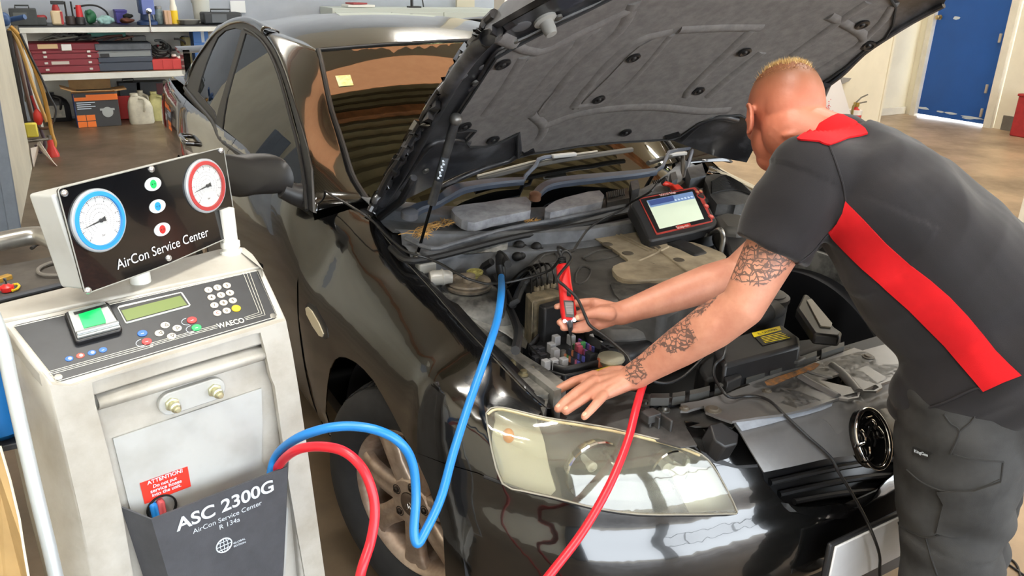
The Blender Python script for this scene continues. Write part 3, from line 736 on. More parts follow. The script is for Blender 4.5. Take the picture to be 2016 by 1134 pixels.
# turn signal chamber (left part), divider, low-beam bowl, high-beam bowl
ts = panel('turn_signal', HL_IN, ZE((95, 200), (160, 180), (340, 225), (400, 380), (470, 600), (430, 640), (300, 600), (170, 555), (120, 390)), mat('frosted_signal_lens', (226, 224, 214), 0.3, coat=.5, bump=.03, bscale=120), lamp, 8, off=.030, thick=.02)
c, n = BODY.hit(*ZE((180, 275))[0])
G().ell(c-n*.028, (Vector((.012, 0, 0)), Vector((0, .014, 0)), Vector((0, 0, .017))), 16, 10).obj('signal_bulb', mat('amber_glass', (236, 150, 60), .2, emit=.25), lamp)
def bowl(zc, r, nm):
    c, n = HL_IN.hit(*ZE(zc)[0]); ax = (Vector((-.12, -1, 0))).normalized()
    o = c+ax*.047
    prof = [(-.060, .012), (-.058, r*.28), (-.050, r*.5), (-.049, r*.52), (-.038, r*.72), (-.037, r*.74), (-.020, r*.9), (0, r), (.004, r*1.03), (.0, r*1.06), (-.02, r*1.0), (-.06, r*.5)]
    b = G().lathe(o, ax, prof, 22, caps=False).obj(nm, M_refl, lamp, angle=12)
    b2 = G().lathe(o-ax*.06, ax, [(0, .008), (.03, .009), (.05, .007), (.055, .001)], 14).lathe(o-ax*.02, ax, [(0, .012), (.008, .012), (.012, .002)], 14)
    b2.obj('bulb', mat('bulb_glass', (240, 240, 236), .05, coat=1), lamp)
    return o, ax
bowl((640, 435), .066, 'low_beam_reflector')
bowl((1080, 440), .048, 'high_beam_reflector')
panel('bezel_wedge', HL_IN, ZE((560, 600), (700, 560), (1120, 560), (1200, 740), (900, 735), (640, 690)), mat('dark_bezel', (52, 54, 60), .25, coat=.4), lamp, 10, off=.02, thick=.01)
panel('bezel_panel', HL_IN, ZE((1100, 470), (1400, 490), (1510, 730), (1230, 735)), mat('pale_bezel', (206, 208, 206), .3, coat=.3), lamp, 10, off=.025, thick=.01)
lm = None
for ch in [None]:
    lamp2 = mirror_x(lamp, CAR)
    for c_ in list(lamp.children): mirror_x(c_, lamp2)
# gasket under the lamp
g = seam(BODY, ZE((40, 540), (155, 582), (280, 628), (440, 664), (700, 730), (950, 766), (1200, 769), (1480, 766), (1548, 752)), .004, .0, 8, 2); g.obj('lamp_gasket', RUB, CAR)
# ---- slam panel and grille panel
SLAM = mat('satin_grey_grille_panel', (104, 103, 103), 0.33, var=.08, vscale=14, spec=.6, coat=.15)
crest = ZA((455, 645), (660, 612), (870, 588), (1100, 530), (1360, 448))
SLZ = .768
NOSE_T = Plane((0, -.6, SLZ), (0, .03, 1))
topp = [NOSE_T]
slot1 = ZA((1190, 300), (1370, 240), (1440, 310), (1520, 400), (1520, 435), (1440, 450), (1360, 425))
slot2 = ZA((1530, 195), (1600, 175), (1765, 270), (1755, 295), (1685, 320))
tp_poly = ZA((0, 500), (160, 475), (340, 425), (560, 350), (720, 300), (900, 235), (1080, 170), (1250, 110), (1490, 20), (1600, 55), (1660, 95), (1690, 140), (1780, 165), (1870, 160), (1950, 212), (1780, 280), (1740, 310), (1640, 350), (1545, 392), (1530, 445), (1440, 462), (1360, 452), (1100, 540), (870, 590), (660, 615), (450, 648), (440, 655), (310, 610), (215, 570), (200, 520), (120, 540), (60, 560), (0, 560))
slam = panel('slam_panel', NOSE_T, tp_poly, SLAM, CAR, 10, holes=[slot1, slot2], thick=.006)
NOSE_T2 = Plane((0, -.6, SLZ-.045), (0, .03, 1))
panel('latch_well', NOSE_T2, ZA((1150, 320), (1370, 250), (1540, 420), (1380, 460)), DARK, CAR, 10)
panel('slot_well', NOSE_T2, ZA((1510, 210), (1610, 180), (1790, 290), (1690, 340)), DARK, CAR, 10)
g = G()
for (a, b) in (((1290, 330), (1360, 420)), ((1350, 300), (1400, 370)), ((1400, 330), (1340, 390))):
    g.tube([NOSE_T2.px(*ZA(a)[0], .02), NOSE_T2.px((ZA(a)[0][0]+ZA(b)[0][0])/2, (ZA(a)[0][1]+ZA(b)[0][1])/2, .03), NOSE_T2.px(*ZA(b)[0], .02)], .006, 8)
g.obj('bonnet_latch', mat('latch_steel', (40, 38, 38), .4, .6), CAR)
# raised ridges that frame the latch
g = seam(NOSE_T, ZA((1030, 270), (1130, 330), (1270, 400), (1350, 440)), .012, -.004, 10); g.merge(seam(NOSE_T, ZA((1300, 165), (1400, 240), (1480, 330), (1530, 395)), .012, -.004, 10)); g.merge(seam(NOSE_T, ZA((1090, 225), (1240, 270), (1300, 275)), .004, .0, 8)); g.obj('panel_ridge', SLAM, slam)
# screws and clips on the slam panel
for (z, r) in (((1610, 100), .011), ((280, 555), .013), ((740, 395), .008), ((35, 545), .008), ((985, 95), .008)):
    p, n = NOSE_T.hit(*ZA(z)[0]); G().lathe(p-n*.001, (0, 0, 1), [(0, r*1.4), (.003, r*1.4), (.004, r), (.007, r*.8), (.0072, .001)], 14).obj('panel_clip', mat('dusty_clip', (92, 86, 76), .6), slam)
# orange rust and dust stain that lies on the panel
pr = ZA((720, 310), (830, 270), (1000, 215), (1150, 150), (1200, 160), (1150, 205), (1020, 250), (900, 300), (800, 345), (740, 345))
panel('dust_patch', NOSE_T, pr, mat('rusty_dust', (150, 98, 44), .9, rgb2=(84, 70, 58), vscale=60, bump=.2, bscale=200), slam, 6, off=.0006, thick=.0006)
# serrated weather strip along the rear edge of the slam panel
PSTR = CC(ZA((-260, 470), (-100, 468), (0, 455), (160, 425), (340, 375), (560, 310), (720, 255), (900, 195), (1080, 130), (1250, 70), (1450, 5)), 4)
g = G()
for i, (a, b) in enumerate(zip(PSTR, PSTR[1:])):
    if i % 5 == 4: continue
    A0, A1, B0, B1 = NOSE_T.px(a[0], a[1]-4, .012), NOSE_T.px(a[0], a[1]+5, .012), NOSE_T.px(b[0], b[1]-4, .012), NOSE_T.px(b[0], b[1]+5, .012)
    g.prism([A0, A1, B1, B0], (0, 0, -.02))
g.obj('radiator_seal', mat('weather_strip', (70, 70, 68), .6), CAR, smooth=False)
g = G().sheet([[NOSE_T.px(a[0], a[1]+4, -.004) for a in PSTR], [NOSE_T.px(a[0], a[1]-4, -.006) for a in PSTR], [NOSE_T.px(a[0], a[1]-4, -.006)+Vector((0, .01, -.30)) for a in PSTR]])
g.obj('radiator_support', mat('black_support', (20, 20, 22), .45), CAR, solid=.004)
# grille panel front face hanging from the crest
face_top = ZA((450, 648), (660, 615), (870, 590), (1100, 540), (1360, 452), (1440, 464), (1530, 447), (1545, 394), (1640, 352), (1740, 312), (1780, 282), (1950, 214))
face_poly = face_top + ZA((1935, 260), (1880, 330), (1870, 420), (1890, 540), (1870, 600), (1800, 700), (1740, 900), (1600, 930), (1450, 940), (1220, 980), (960, 1040), (715, 1090), (660, 1000), (600, 900), (520, 760), (470, 690))
NSEC = [(-.745, SLZ), (-.764, SLZ), (-.784, SLZ-.022), (-.800, SLZ-.033), (-.822, .705), (-.842, .672), (-.856, .635), (-.864, .60), (-.868, .56), (-.870, .5), (-.87, .4)]
def nose_y(x, y): return y + .045*(x/.4)**2 if abs(x) < .6 else y+.11
NOSE = Surf(rows=dense([[(x, nose_y(x, y), z) for y, z in NSEC] for x in (-.7, -.5, -.35, -.2, -.1, 0, .1, .2, .35, .5, .7)], 4, 4))
def nb(u, v):                                                     # swelling round the badge
    d = math.hypot((u-1712)/62.0, (v-845)/95.0); return .020*max(0, 1-d/1.25)**.8
gp = panel('grille_panel', NOSE, face_poly, SLAM, CAR, 9, bulge=nb)
panel('crest_highlight', NOSE, ZA((450, 648), (660, 615), (870, 590), (1100, 540), (1355, 454), (1420, 470), (1330, 505), (1200, 560), (1050, 605), (900, 640), (700, 695), (515, 740)), mat('crest_highlight_grey', (150, 156, 166), .5, var=.1, vscale=30), gp, 6, off=.006, thick=.004)  # reflected highlight along the crest, painted as a paler grey strip
mg = mirror_x(gp, CAR); ms = mirror_x(slam, CAR)
# badge: chrome oval with a chrome animal-and-ball figure on black
c, n = NOSE.hit(1699, 864); e = Vector((1, 0, 0)); up = (n.cross(e)); up = up if up.z > 0 else -up; e = (e-n*e.dot(n)).normalized()
c = c+n*.022
def bp(a, b, h=0): return c+e*a+up*b+n*h
badge = G().loft([[bp(.050*math.cos(t)*k, .067*math.sin(t)*k, h) for t in [2*PI*i/40 for i in range(40)]] for k, h in ((1.0, -.02), (1.0, .001), (.9, .004), (.7, .0065), (.4, .008), (.05, .0085))]).obj('badge', mat('badge_black', (7, 7, 8), .25, coat=.2), CAR, angle=80)
G().tube([bp(.050*math.cos(t), .067*math.sin(t), .007) for t in [2*PI*i/48 for i in range(48)]], .0052, 10, closed=True).obj('badge_ring', CHROME, badge)
# strokes measured on the badge: px in ZA frame
def bz(P): 
    out = []
    for (a, b) in CC(ZA(*P), 3):
        q, _ = Plane(c+n*.0125, n).hit(a, b); out.append(q)
    return out
g = G()
for P, r in (([(1545, 725), (1570, 750), (1590, 790), (1620, 720), (1625, 700)], .0034), ([(1590, 790), (1585, 830), (1545, 850), (1520, 870)], .0032), ([(1510, 850), (1500, 880)], .003),
             ([(1620, 870), (1625, 930), (1610, 965)], .0036), ([(1580, 690), (1610, 660), (1640, 640), (1670, 670), (1660, 720)], .003), ([(1660, 720), (1690, 700), (1735, 760)], .003),
             ([(1640, 780), (1670, 820), (1660, 870)], .0026), ([(1690, 740), (1700, 790), (1735, 795)], .0028), ([(1560, 1000), (1610, 1000), (1650, 960)], .0026), ([(1600, 620), (1640, 610)], .0024)):
    g.tube(bz(P), r, 8)
g.obj('badge_figure', CHROME, badge)
q, _ = Plane(c+n*.006, n).hit(*ZA((1565, 920))[0]); G().ell(q, (e*.012, up*.014, n*.006), 18, 10).obj('badge_ball', mat('badge_black', (8, 8, 9)), badge)
# headlamp-side bracket between grille panel and lamp
g = G()
P0 = ZA((245, 690), (350, 665), (500, 770), (490, 860), (380, 890), (290, 830))
tpz = [NOSE.px(u, v, .0) for u, v in P0]
g.prism([p+Vector((0, 0, .004)) for p in tpz], (0.0, .02, -.05)); g.obj('lamp_bracket', BLK, CAR, bev=.004)
g = G().prism([BODY.px(u, v, -.006) for u, v in ZA((30, 700), (180, 760), (300, 850), (345, 900), (340, 945), (180, 920), (110, 850))], Vector((0, .02, -.03))); g.obj('lamp_shroud', BLK, CAR, bev=.003)
panel('bumper_joint', BODY, ZA((160, 905), (470, 1030), (650, 1020), (655, 1045), (480, 1055), (250, 1000)), BLK, CAR, 7, off=.003)
# black tray between the lamp and the bonnet opening
TRAY = Plane((0, -.6, .765), (-.05, .0, 1))
panel('front_tray', TRAY, [(1075, 800), (1110, 790), (1240, 770), (1345, 785), (1360, 800), (1388, 812), (1450, 834), (1442, 842), (1400, 838), (1350, 840), (1372, 876), (1340, 880), (1270, 860), (1200, 845), (1125, 832), (1075, 824), (1030, 812)], DKPL, CAR, 9)
g = G()
for z in ((990, 215), (1040, 225), (1110, 240)): 
    p = TRAY.px(*ZE(z)[0]); g.box(p+Vector((0, 0, .012)), (.006, .05, .03))
g.box(TRAY.px(*ZE((1030, 225))[0], .02), (.035, .03, .02)); g.obj('tray_rib', DKPL, CAR, smooth=False, bev=.002)
for z in ((1000, 110), (1240, 135), (1415, 140), (1115, 145)):
    p = TRAY.px(*ZE(z)[0]); G().lathe(p, (0, 0, 1), [(0, .014), (.003, .014), (.004, .008), (.010, .007), (.0105, .001)], 12).obj('bolt', STEEL, CAR)
# ---- number plate (blank white) with black surround
NPL = BODY
pl0 = U(1640, 1073, y=-.885); 
pA, pB = U(1638, 1072, y=-.885), U(1758, 1028, y=-.885)
wdir = Vector((1, 0, 0)); w0 = (pB.x-pA.x); 
x0, x1, zt = pA.x, pA.x+.372, pA.z
plate = G().box(((x0+x1)/2, -.885, zt-.067), (.40, .012, .150)).obj('number_plate', BLK, CAR, bev=.006)
G().box(((x0+x1)/2, -.8935, zt-.067), (.372, .006, .134)).obj('plate_face', mat('blank_plate', (232, 232, 234), .35, var=.04), plate, bev=.003)
# bumper middle behind the plate
BM = Surf(rows=[[(x, -.845+.1*x*x, z) for z in (.15, .3, .45, .56)] for x in np.linspace(-.5, .5, 11)])
panel('bumper_centre', BM, [PJ((-.22, -.84, .505)), PJ((.42, -.84, .505)), PJ((.42, -.84, .2)), PJ((-.22, -.84, .2))], BLK, CAR, 16, off=-.01)
# ---- wheel arches and wheels
def wheel(cx, cy, cz, steer, side):
    ax = Vector((side*math.cos(steer), -math.sin(steer) if side < 0 else math.sin(steer), 0)).normalized()
    hub = Vector((cx, cy, cz)); fw = Vector((0, 0, 1)).cross(ax); up = Vector((0, 0, 1))
    tyre = G().lathe(hub, ax, [(-.19, .215), (-.19, .25), (-.185, .30), (-.165, .325), (-.12, .336), (-.085, .338), (-.05, .336), (-.010, .328), (.008, .305), (.012, .27), (.004, .235), (-.012, .2165), (-.05, .212), (-.18, .212)], 72).obj('tyre', mat('tyre_rubber', (38, 38, 39), .75, var=.2, vscale=30, bump=.03), CAR)
    g = G()
    for k in range(60):
        a = 2*PI*k/60
        for (h0, h1, dd) in ((-.145, -.115, .02), (-.105, -.07, 0), (-.06, -.022, .02)):
            P = []
            for (h, da) in ((h0, 0), (h1, .012), (h1, .062), (h0, .05)):
                r = .3385-(.002 if h < -.12 or h > -.055 else 0)-(.005 if h < -.14 or h > -.03 else 0); an = a+da+dd
                P.append(hub+ax*h+(fw*math.cos(an)+up*math.sin(an))*r)
            o_ = sum(P, Vector())/4-hub-ax*h0; g.prism(P, o_.normalized()*.0035)
    g.obj('tread', mat('tyre_rubber', (38, 38, 39)), tyre, smooth=False)
    RIM = mat('dusty_alloy', (206, 188, 170), .38, .7, rgb2=(156, 132, 114), vscale=9, rvar=.15)
    rim = G().lathe(hub, ax, [(-.20, .20), (-.19, .212), (-.16, .20), (-.06, .196), (-.030, .206), (-.022, .218), (-.017, .220), (-.014, .214), (-.020, .203), (-.05, .190), (-.19, .188)], 64).obj('rim', RIM, CAR, angle=50)
    # brake disc and caliper
    G().lathe(hub-ax*.12, ax, [(0, .02), (0, .15), (.022, .15), (.022, .02)], 48).obj('brake_disc', mat('brake_disc', (104, 84, 70), .4, .8, var=.3, vscale=20), rim)
    G().lathe(hub-ax*.19, ax, [(0, .19), (.004, .19), (.004, .0)], 40).obj('wheel_well', DARK, rim)
    g = G(); g.box(hub-ax*.11+fw*.10+up*.05, (.05, .06, .10)); g.obj('brake_caliper', mat('caliper', (110, 60, 44), .6, .3), rim, bev=.01)
    for k in range(7):
        a = 2*PI*(k+.28)/7; d = fw*math.cos(a)+up*math.sin(a); t = ax.cross(d)
        sec = []
        for (r, w, h, th) in ((.055, .035, -.022, .03), (.085, .033, -.018, .03), (.12, .031, -.016, .028), (.16, .034, -.017, .028), (.19, .042, -.020, .028), (.206, .050, -.024, .024)):
            o_ = hub+d*r
            sec.append([o_+t*w+ax*(h-.006), o_+t*w*.78+ax*h, o_+t*w*.30+ax*(h+.001), o_+ax*(h-.004), o_-t*w*.30+ax*(h+.001), o_-t*w*.78+ax*h, o_-t*w+ax*(h-.006), o_-t*w*.9+ax*(h-th), o_+t*w*.9+ax*(h-th)])
        G().loft(sec).obj('spoke', RIM, rim, angle=60)
    G().lathe(hub, ax, [(-.06, .07), (-.022, .074), (-.016, .068), (-.016, .036), (-.022, .034), (-.022, .001)], 40).obj('hub', RIM, rim)
    for k in range(5):
        a = 2*PI*(k+.12)/5; d = fw*math.cos(a)+up*math.sin(a); o_ = hub+d*.056
        G().lathe(o_+ax*-.0165, ax, [(0, .0145), (.0012, .0145), (.0012, .012), (-.0005, .0118)], 16).obj('lug_recess', mat('lug_recess', (28, 24, 22), .6), rim)
        G().lathe(o_+ax*-.016, ax, [(0, .0095), (.005, .0092), (.008, .006), (.0085, .001)], 6).obj('lug_nut', mat('lug_steel', (60, 54, 50), .4, .9), rim, angle=30)
    cap = G().lathe(hub+ax*-.02, ax, [(0, .034), (.006, .034), (.009, .028), (.010, .001)], 28).obj('centre_cap', mat('cap_grey', (112, 98, 88), .35, .7), rim)
    g = G()
    for P in ([(-.012, -.008), (-.004, .006), (.006, .012), (.012, .006)], [(-.004, .006), (.002, -.006), (-.004, -.014)], [(.004, .002), (.012, -.008), (.006, -.014)]):
        g.tube([hub+ax*-.0095+fw*a+up*b for a, b in P], .0022, 6)
    g.obj('cap_emblem', mat('cap_emblem', (196, 188, 178), .25, .9), cap)
    return rim
hubp = U(798, 994, x=-.885)
wheel(hubp.x, hubp.y, .340, math.radians(20), -1)
wheel(.86, hubp.y, .340, math.radians(-20), 1)
for s in (-1, 1): wheel(s*.885, 2.80, .340, 0.0, s)
for s in (-1, 1):
    for cy, cz, r in ((hubp.y+.02, .335, .405), (2.80, .33, .42)):
        g = G().lathe((s*.60, cy, cz), (s, 0, 0), [(0, .05), (0, r), (.30, r)], 40, ref=(0, 1, 0), a0=(-.25 if s > 0 else -PI-.25), a1=(PI+.25 if s > 0 else .25))
        g.obj('wheel_arch_liner', mat('arch_liner', (18, 19, 24), .7), CAR)
# ---- raised bonnet (we look at its underside)
HA = math.radians(38.5); HC, HS = math.cos(HA), math.sin(HA)
def hood(x, r, h=0.0):
    w = .745
    cwn = .075*(1-(x/w)**2) - .05*max(0, (abs(x)-.66)/.1)**2 - .03*max(0, (r-.95)/.2)**2 + .02*math.sin(PI*min(1, max(0, r/1.1)))
    q = cwn+h
    return Vector((x, .47-r*HC+q*HS, .99+r*HS+q*HC))
HXS = list(np.linspace(-.80, .80, 60)); HRS = list(np.linspace(-.30, 1.32, 50))
HD = Surf(rows=[[hood(x, r) for x in HXS] for r in HRS])
HPL = mat('black_inner_bonnet', (30, 30, 33), 0.32, coat=.35, rgb2=(82, 82, 86), vscale=7, lo=.30, hi=.50, rvar=.25, detail=6)
LINER = mat('bonnet_felt_liner', (116, 112, 109), 0.95, rgb2=(102, 98, 96), vscale=30, bump=.25, bscale=700, spec=.2)
left_e = [(724, 414), (732, 398), (744, 380), (779, 317), (819, 238), (857, 170), (890, 115), (922, 80), (954, 48), (975, 28)]
front_e = [PJ(hood(-.72, 1.0)), PJ(hood(-.62, 1.06)), PJ(hood(-.4, 1.13)), PJ(hood(0, 1.17)), PJ(hood(.4, 1.13)), PJ(hood(.6, 1.07)), (1866, -8)]
right_e = [(1858, 8), (1800, 38), (1745, 72), (1700, 103), (1665, 138), (1638, 160), (1560, 215), (1500, 262)]
rear_e = [(1470, 320), (1448, 316), (1420, 311), (1395, 303), (1370, 294), (1319, 275), (1260, 273), (1216, 279), (1150, 284), (1097, 292), (1017, 309), (960, 324), (898, 346), (850, 368), (800, 392), (770, 418), (745, 432)]
hp = left_e + front_e + right_e + rear_e
bon = panel('bonnet', HD, hp, HPL, CAR, 16, thick=.012)
for o_ in (bon,):
    pass
outer = panel('bonnet_skin', HD, hp, PAINT, bon, 20, off=-.0125, thick=.004)
edge = left_e + front_e + right_e
seam(HD, left_e, .010, .002, 8, 3).obj('hem', HPL, bon)
seam(HD, [(a, b+1) for a, b in reversed(right_e)], .009, .002, 8, 2).obj('hem', HPL, bon)
# embossed frame: ribs of the inner panel on the left edge and front corner
seam(HD, [(752, 400), (800, 325), (850, 235), (905, 140), (960, 75), (1010, 36)], .016, .001, 10, 3).obj('frame_rib', HPL, bon)
seam(HD, ZH((560, 440), (600, 400), (680, 260), (750, 215), (850, 170), (1000, 95), (1215, 0)), .006, .004, 8, 3).obj('frame_rib', HPL, bon)
seam(HD, ZH((150, 1000), (260, 850), (360, 720), (470, 690), (560, 700)), .011, .002, 10, 3).obj('frame_rib', HPL, bon)
seam(HD, ZH((420, 930), (520, 880), (640, 830), (800, 770), (800, 650)), .010, .002, 10, 3).obj('frame_rib', HPL, bon)
seam(HD, ZH((1610, 690), (1700, 610), (1800, 575), (1890, 590)), .014, .002, 10, 3).obj('frame_rib', HPL, bon)

for z, rx in (((822, 130), .028), ((640, 330), .018), ((530, 380), .016)):
    p, n = HD.hit(*ZH(z)[0]); e = Vector((1, .3, 0)); e = (e-n*e.dot(n)).normalized(); f = n.cross(e)
    G().ell(p+n*.001, (e*rx, f*rx*.75, n*.003), 18, 10).obj('frame_boss', mat('dusty_boss', (84, 84, 86), .5), bon)
# felt liner with pressed fields
lin_poly = ZH((470, 620), (500, 560), (560, 470), (640, 345), (690, 270), (790, 212), (880, 165), (1000, 103), (1120, 45), (1230, -10), (1330, -60), (1700, -110), (2300, -130)) + [(1745, -20), (1762, 8), (1757, 45), (1748, 62)] + ZM((520, 200), (400, 270), (300, 360), (200, 430)) + [(1560, 195), (1480, 235)] + ZH((1905, 560), (1800, 565), (1700, 600), (1600, 670), (1560, 680), (1400, 690), (1300, 695), (1100, 715), (960, 740), (860, 752), (800, 770), (798, 650), (720, 690), (640, 715), (560, 715), (540, 690), (590, 635), (560, 632), (500, 640))
liner = panel('liner', HD, lin_poly, LINER, bon, 10, off=.006, thick=.006)
g = seam(HD, lin_poly[13:] + lin_poly[:13], .004, .010, 6, 1)
g.obj('liner_edge', mat('liner_hem', (36, 36, 37), .8), liner)
# pressed ribs and pockets of the liner (raised ridges and pads of felt)
def ridge(P, r, k=3): return seam(HD, ZH(*P), r*2.2, .013-r*2.2, 16, k)
g = G()
for P, r in (([(640, 560), (740, 420), (830, 270)], .012), ([(780, 560), (900, 440), (1130, 170), (1180, 150)], .020), ([(930, 540), (1090, 330), (1300, 150), (1380, 0)], .014),
             ([(1080, 520), (1200, 360), (1380, 200), (1560, 150)], .012), ([(930, 620), (1100, 560), (1300, 530), (1500, 525), (1700, 545), (1850, 540)], .016), ([(1640, 470), (1680, 410), (1960, 140)], .012),
             ([(1750, 470), (1850, 380), (2016, 250)], .012), ([(700, 180), (900, 250), (1100, 160), (1400, 20)], .010), ([(1600, 140), (1800, 130), (2010, 130)], .012),
             ([(1080, 520), (1260, 480), (1420, 330), (1560, 160)], .010), ([(830, 740), (900, 690), (930, 620), (870, 560)], .012)):
    g.merge(ridge(P, r))
for P, r in (([(1560, 150), (1630, 90), (1700, 40)], .012),): pass
g.merge(seam(HD, ZM((0, 300), (150, 190), (330, 60), (420, 0)), .026, -.013, 16, 3)); g.merge(seam(HD, ZM((120, 400), (250, 320), (400, 210), (300, 130), (200, 80)), .026, -.013, 16, 3)); g.merge(seam(HD, ZM((400, 210), (500, 110), (560, 20)), .024, -.012, 16, 3))
g.obj('liner_ridge', LINER, liner)
for P in (([(650, 540), (740, 420), (850, 280), (1080, 190), (960, 330), (800, 520)]), ([(900, 545), (1060, 360), (1250, 200), (1200, 330), (1000, 545)]), ([(1100, 530), (1250, 370), (1400, 220), (1560, 160), (1480, 290), (1300, 460)])):
    panel('liner_pad', HD, ZH(*P), LINER, liner, 9, off=.0095, thick=.006, smooth_poly=3)
# push clips
CLIP = mat('black_push_clip', (22, 22, 24), .4)
for z in (ZH((722, 300), (1372, 270), (1200, 478), (1697, 437), (1925, 243), (533, 612), (675, 680), (1335, 645)) + ZM((425, 238), (385, 120))):
    p, n = HD.hit(*z)
    G().lathe(p+n*.010, n, [(0, .021), (.004, .021), (.006, .015), (.003, .009), (.007, .005), (.0072, .001)], 20).obj('liner_clip', CLIP, liner)
for z in (ZH((565, 715),)[0],): pass
for P in (ZH((820, 742), (880, 728), (885, 740), (830, 758)), ZH((1530, 665), (1600, 645), (1612, 658), (1545, 678))):
    panel('liner_hook', HD, P, CLIP, liner, 6, off=.014, thick=.008)
p, n = HD.hit(*ZH((938, 95))[0]); G().lathe(p, n, [(0, .028), (.006, .028), (.010, .017), (.030, .016), (.040, .013), (.042, .001)], 18).obj('bump_stop', mat('grey_rubber_stop', (150, 148, 142), .6), bon)
g = G()
for z in ((1000, 75), (780, 198), (770, 215), (590, 400), (270, 870), (235, 935), (150, 990), (345, 840)):
    p, n = HD.hit(*ZH(z)[0]); g.lathe(p+n*.004, n, [(0, .011), (.006, .010), (.007, .001)], 10)
g.obj('hinge_bolt', STEEL, bon)
# hinge arm and gas strut
h0 = U(745, 425, y=.47)
g = G().tube([U(748, 428, y=.50), U(790, 395, y=.36), U(815, 350, y=.22)], [.012, .012, .01], 8); g.obj('bonnet_hinge', HPL, CAR)
sp0, sn = HD.hit(886, 212); sp0 = sp0+sn*.035
low = Vector((-.735, .20, .90)); low = U(822, 500, z=.905)
mid = Vector(sp0).lerp(low, .58)
sa = PJ(sp0); 
m2 = sp0.lerp(low, .60)
G_ = G().tube([sp0, m2], .0125, 14)
stt = G_.obj('gas_strut', mat('strut_tube', (44, 44, 46), .35, rgb2=(70, 70, 70), vscale=20), CAR)
G().tube([m2, low], .0045, 10).obj('strut_rod', mat('strut_rod', (24, 24, 25), .25, .6), stt)
G().ell(sp0, (Vector((.017, 0, 0)), Vector((0, .017, 0)), Vector((0, 0, .017))), 14, 10).obj('ball_socket', mat('ball_socket', (120, 118, 114), .35, .6), stt)
la, lb = sp0.lerp(m2, .42), sp0.lerp(m2, .70)
ax = (lb-la).normalized(); vd = V(CAM)-la; vd = (vd-ax*vd.dot(ax)).normalized(); sd = ax.cross(vd)
G().sheet([[la.lerp(lb, t)+(vd*math.cos(a)+sd*math.sin(a))*.0130 for a in np.linspace(-1, 1, 9)] for t in (0, .5, 1)]).obj('strut_label', mat('strut_label', (60, 66, 74), .5), stt, solid=.0004)
g = G()
for k in range(7):
    p = la.lerp(lb, .12+.12*k); g.box(p+vd*.0134+sd*(.0015*(-1)**k), (.007, .0012, .006))
g.obj('label_print', mat('white_print', (206, 216, 226), .6), stt, smooth=False)
G().lathe(low-Vector((0, 0, .012)), (0, 0, 1), [(0, .014), (.006, .014), (.012, .008), (.02, .007)], 12).obj('strut_foot', STEEL, stt)
# the far strut shows below the bonnet's right edge
f0 = U(1628, 168, x=.70); G().tube([f0, U(1612, 205, x=.72)], .013, 12).obj('gas_strut', MATS['strut_tube'], CAR)
# ---- cowl, wipers and everything under the bonnet
def zpl(z, ny=0.0, nx=0.0, y0=0.0): return Plane((0, y0, z), (nx, ny, 1))
def zpanel(name, z, P, m, parent=None, step=10, thick=.008, ny=0.0, nx=0.0, y0=0.0, holes=(), sm=0):
    return panel(name, zpl(z, ny, nx, y0), P, m, parent or CAR, step, holes, 0, thick, sm)
def block(name, z, P, h, m, parent=None, bev=.004, ny=0.0, nx=0.0, y0=0.0):
    pl = zpl(z, ny, nx, y0); return G().prism([pl.px(u, v) for u, v in P], (0, 0, -h)).obj(name, m, parent or CAR, smooth=True, angle=35, bev=bev)
COWL = mat('dusty_cowl', (122, 125, 130), .6, rgb2=(84, 87, 92), vscale=8)
WIPER = mat('blue_grey_wiper', (66, 74, 88), .45, var=.15, vscale=14)
# bay floor and walls (dark)
G().box((0, -.08, .30), (1.36, .92, .04)).obj('engine_undertray', DARK, CAR, smooth=False)
G().box((0, .40, .62), (1.38, .03, .60)).obj('firewall', mat('firewall_black', (26, 26, 27), .7, var=.2), CAR, smooth=False)
G().box((0, -.56, .52), (1.06, .05, .42)).obj('radiator', mat('radiator_black', (22, 22, 23), .6), CAR, smooth=False)
INN = mat('dusty_black_metal', (138, 136, 130), .45, rgb2=(58, 57, 55), vscale=9, lo=.38, hi=.62, rvar=.2, coat=.1)
o = G().box((-.665, -.05, .58), (.02, .90, .46)).obj('inner_wing', INN, CAR, smooth=False); mirror_x(o, CAR)
# scuttle: from windscreen foot down to the bay, built as a stepped loft across the car
def sect(x):
    k = (x/.66)**2; b = .10*k
    return [(x, .40+.27*k, .925+.04*k), (x, .36+.25*k, .945+.03*k), (x, .30+.22*k, .93+.03*k), (x, .285+.2*k, .905+.03*k), (x, .20+.16*k, .90+.03*k), (x, .185+.16*k, .925+.02*k), (x, .15+.15*k, .925+.02*k), (x, .145+.15*k, .89+.02*k), (x, .10+.14*k, .885+.02*k), (x, .09+.14*k, .80)]
xs = list(np.linspace(-.69, .69, 25))
G().sheet(dense([sect(x) for x in xs], 1, 2)).obj('cowl_panel', COWL, CAR, solid=.004, angle=30)
CW = Plane((0, .33, .945), (0, -.25, 1))
CW2 = Plane((0, .25, .935), (0, -.15, 1))
for P in (ZC((345, 230), (400, 205), (520, 190), (740, 160), (765, 225), (740, 240), (560, 275), (470, 300), (400, 285)), ZC((840, 225), (900, 180), (1000, 150), (1130, 125), (1145, 185), (1000, 215), (870, 245))):
    panel('cowl_bulge', CW2, P, mat('pale_cowl_plastic', (164, 166, 172), .6, rgb2=(122, 124, 130), vscale=16), CAR, 8, off=.022, thick=.03, smooth_poly=2)
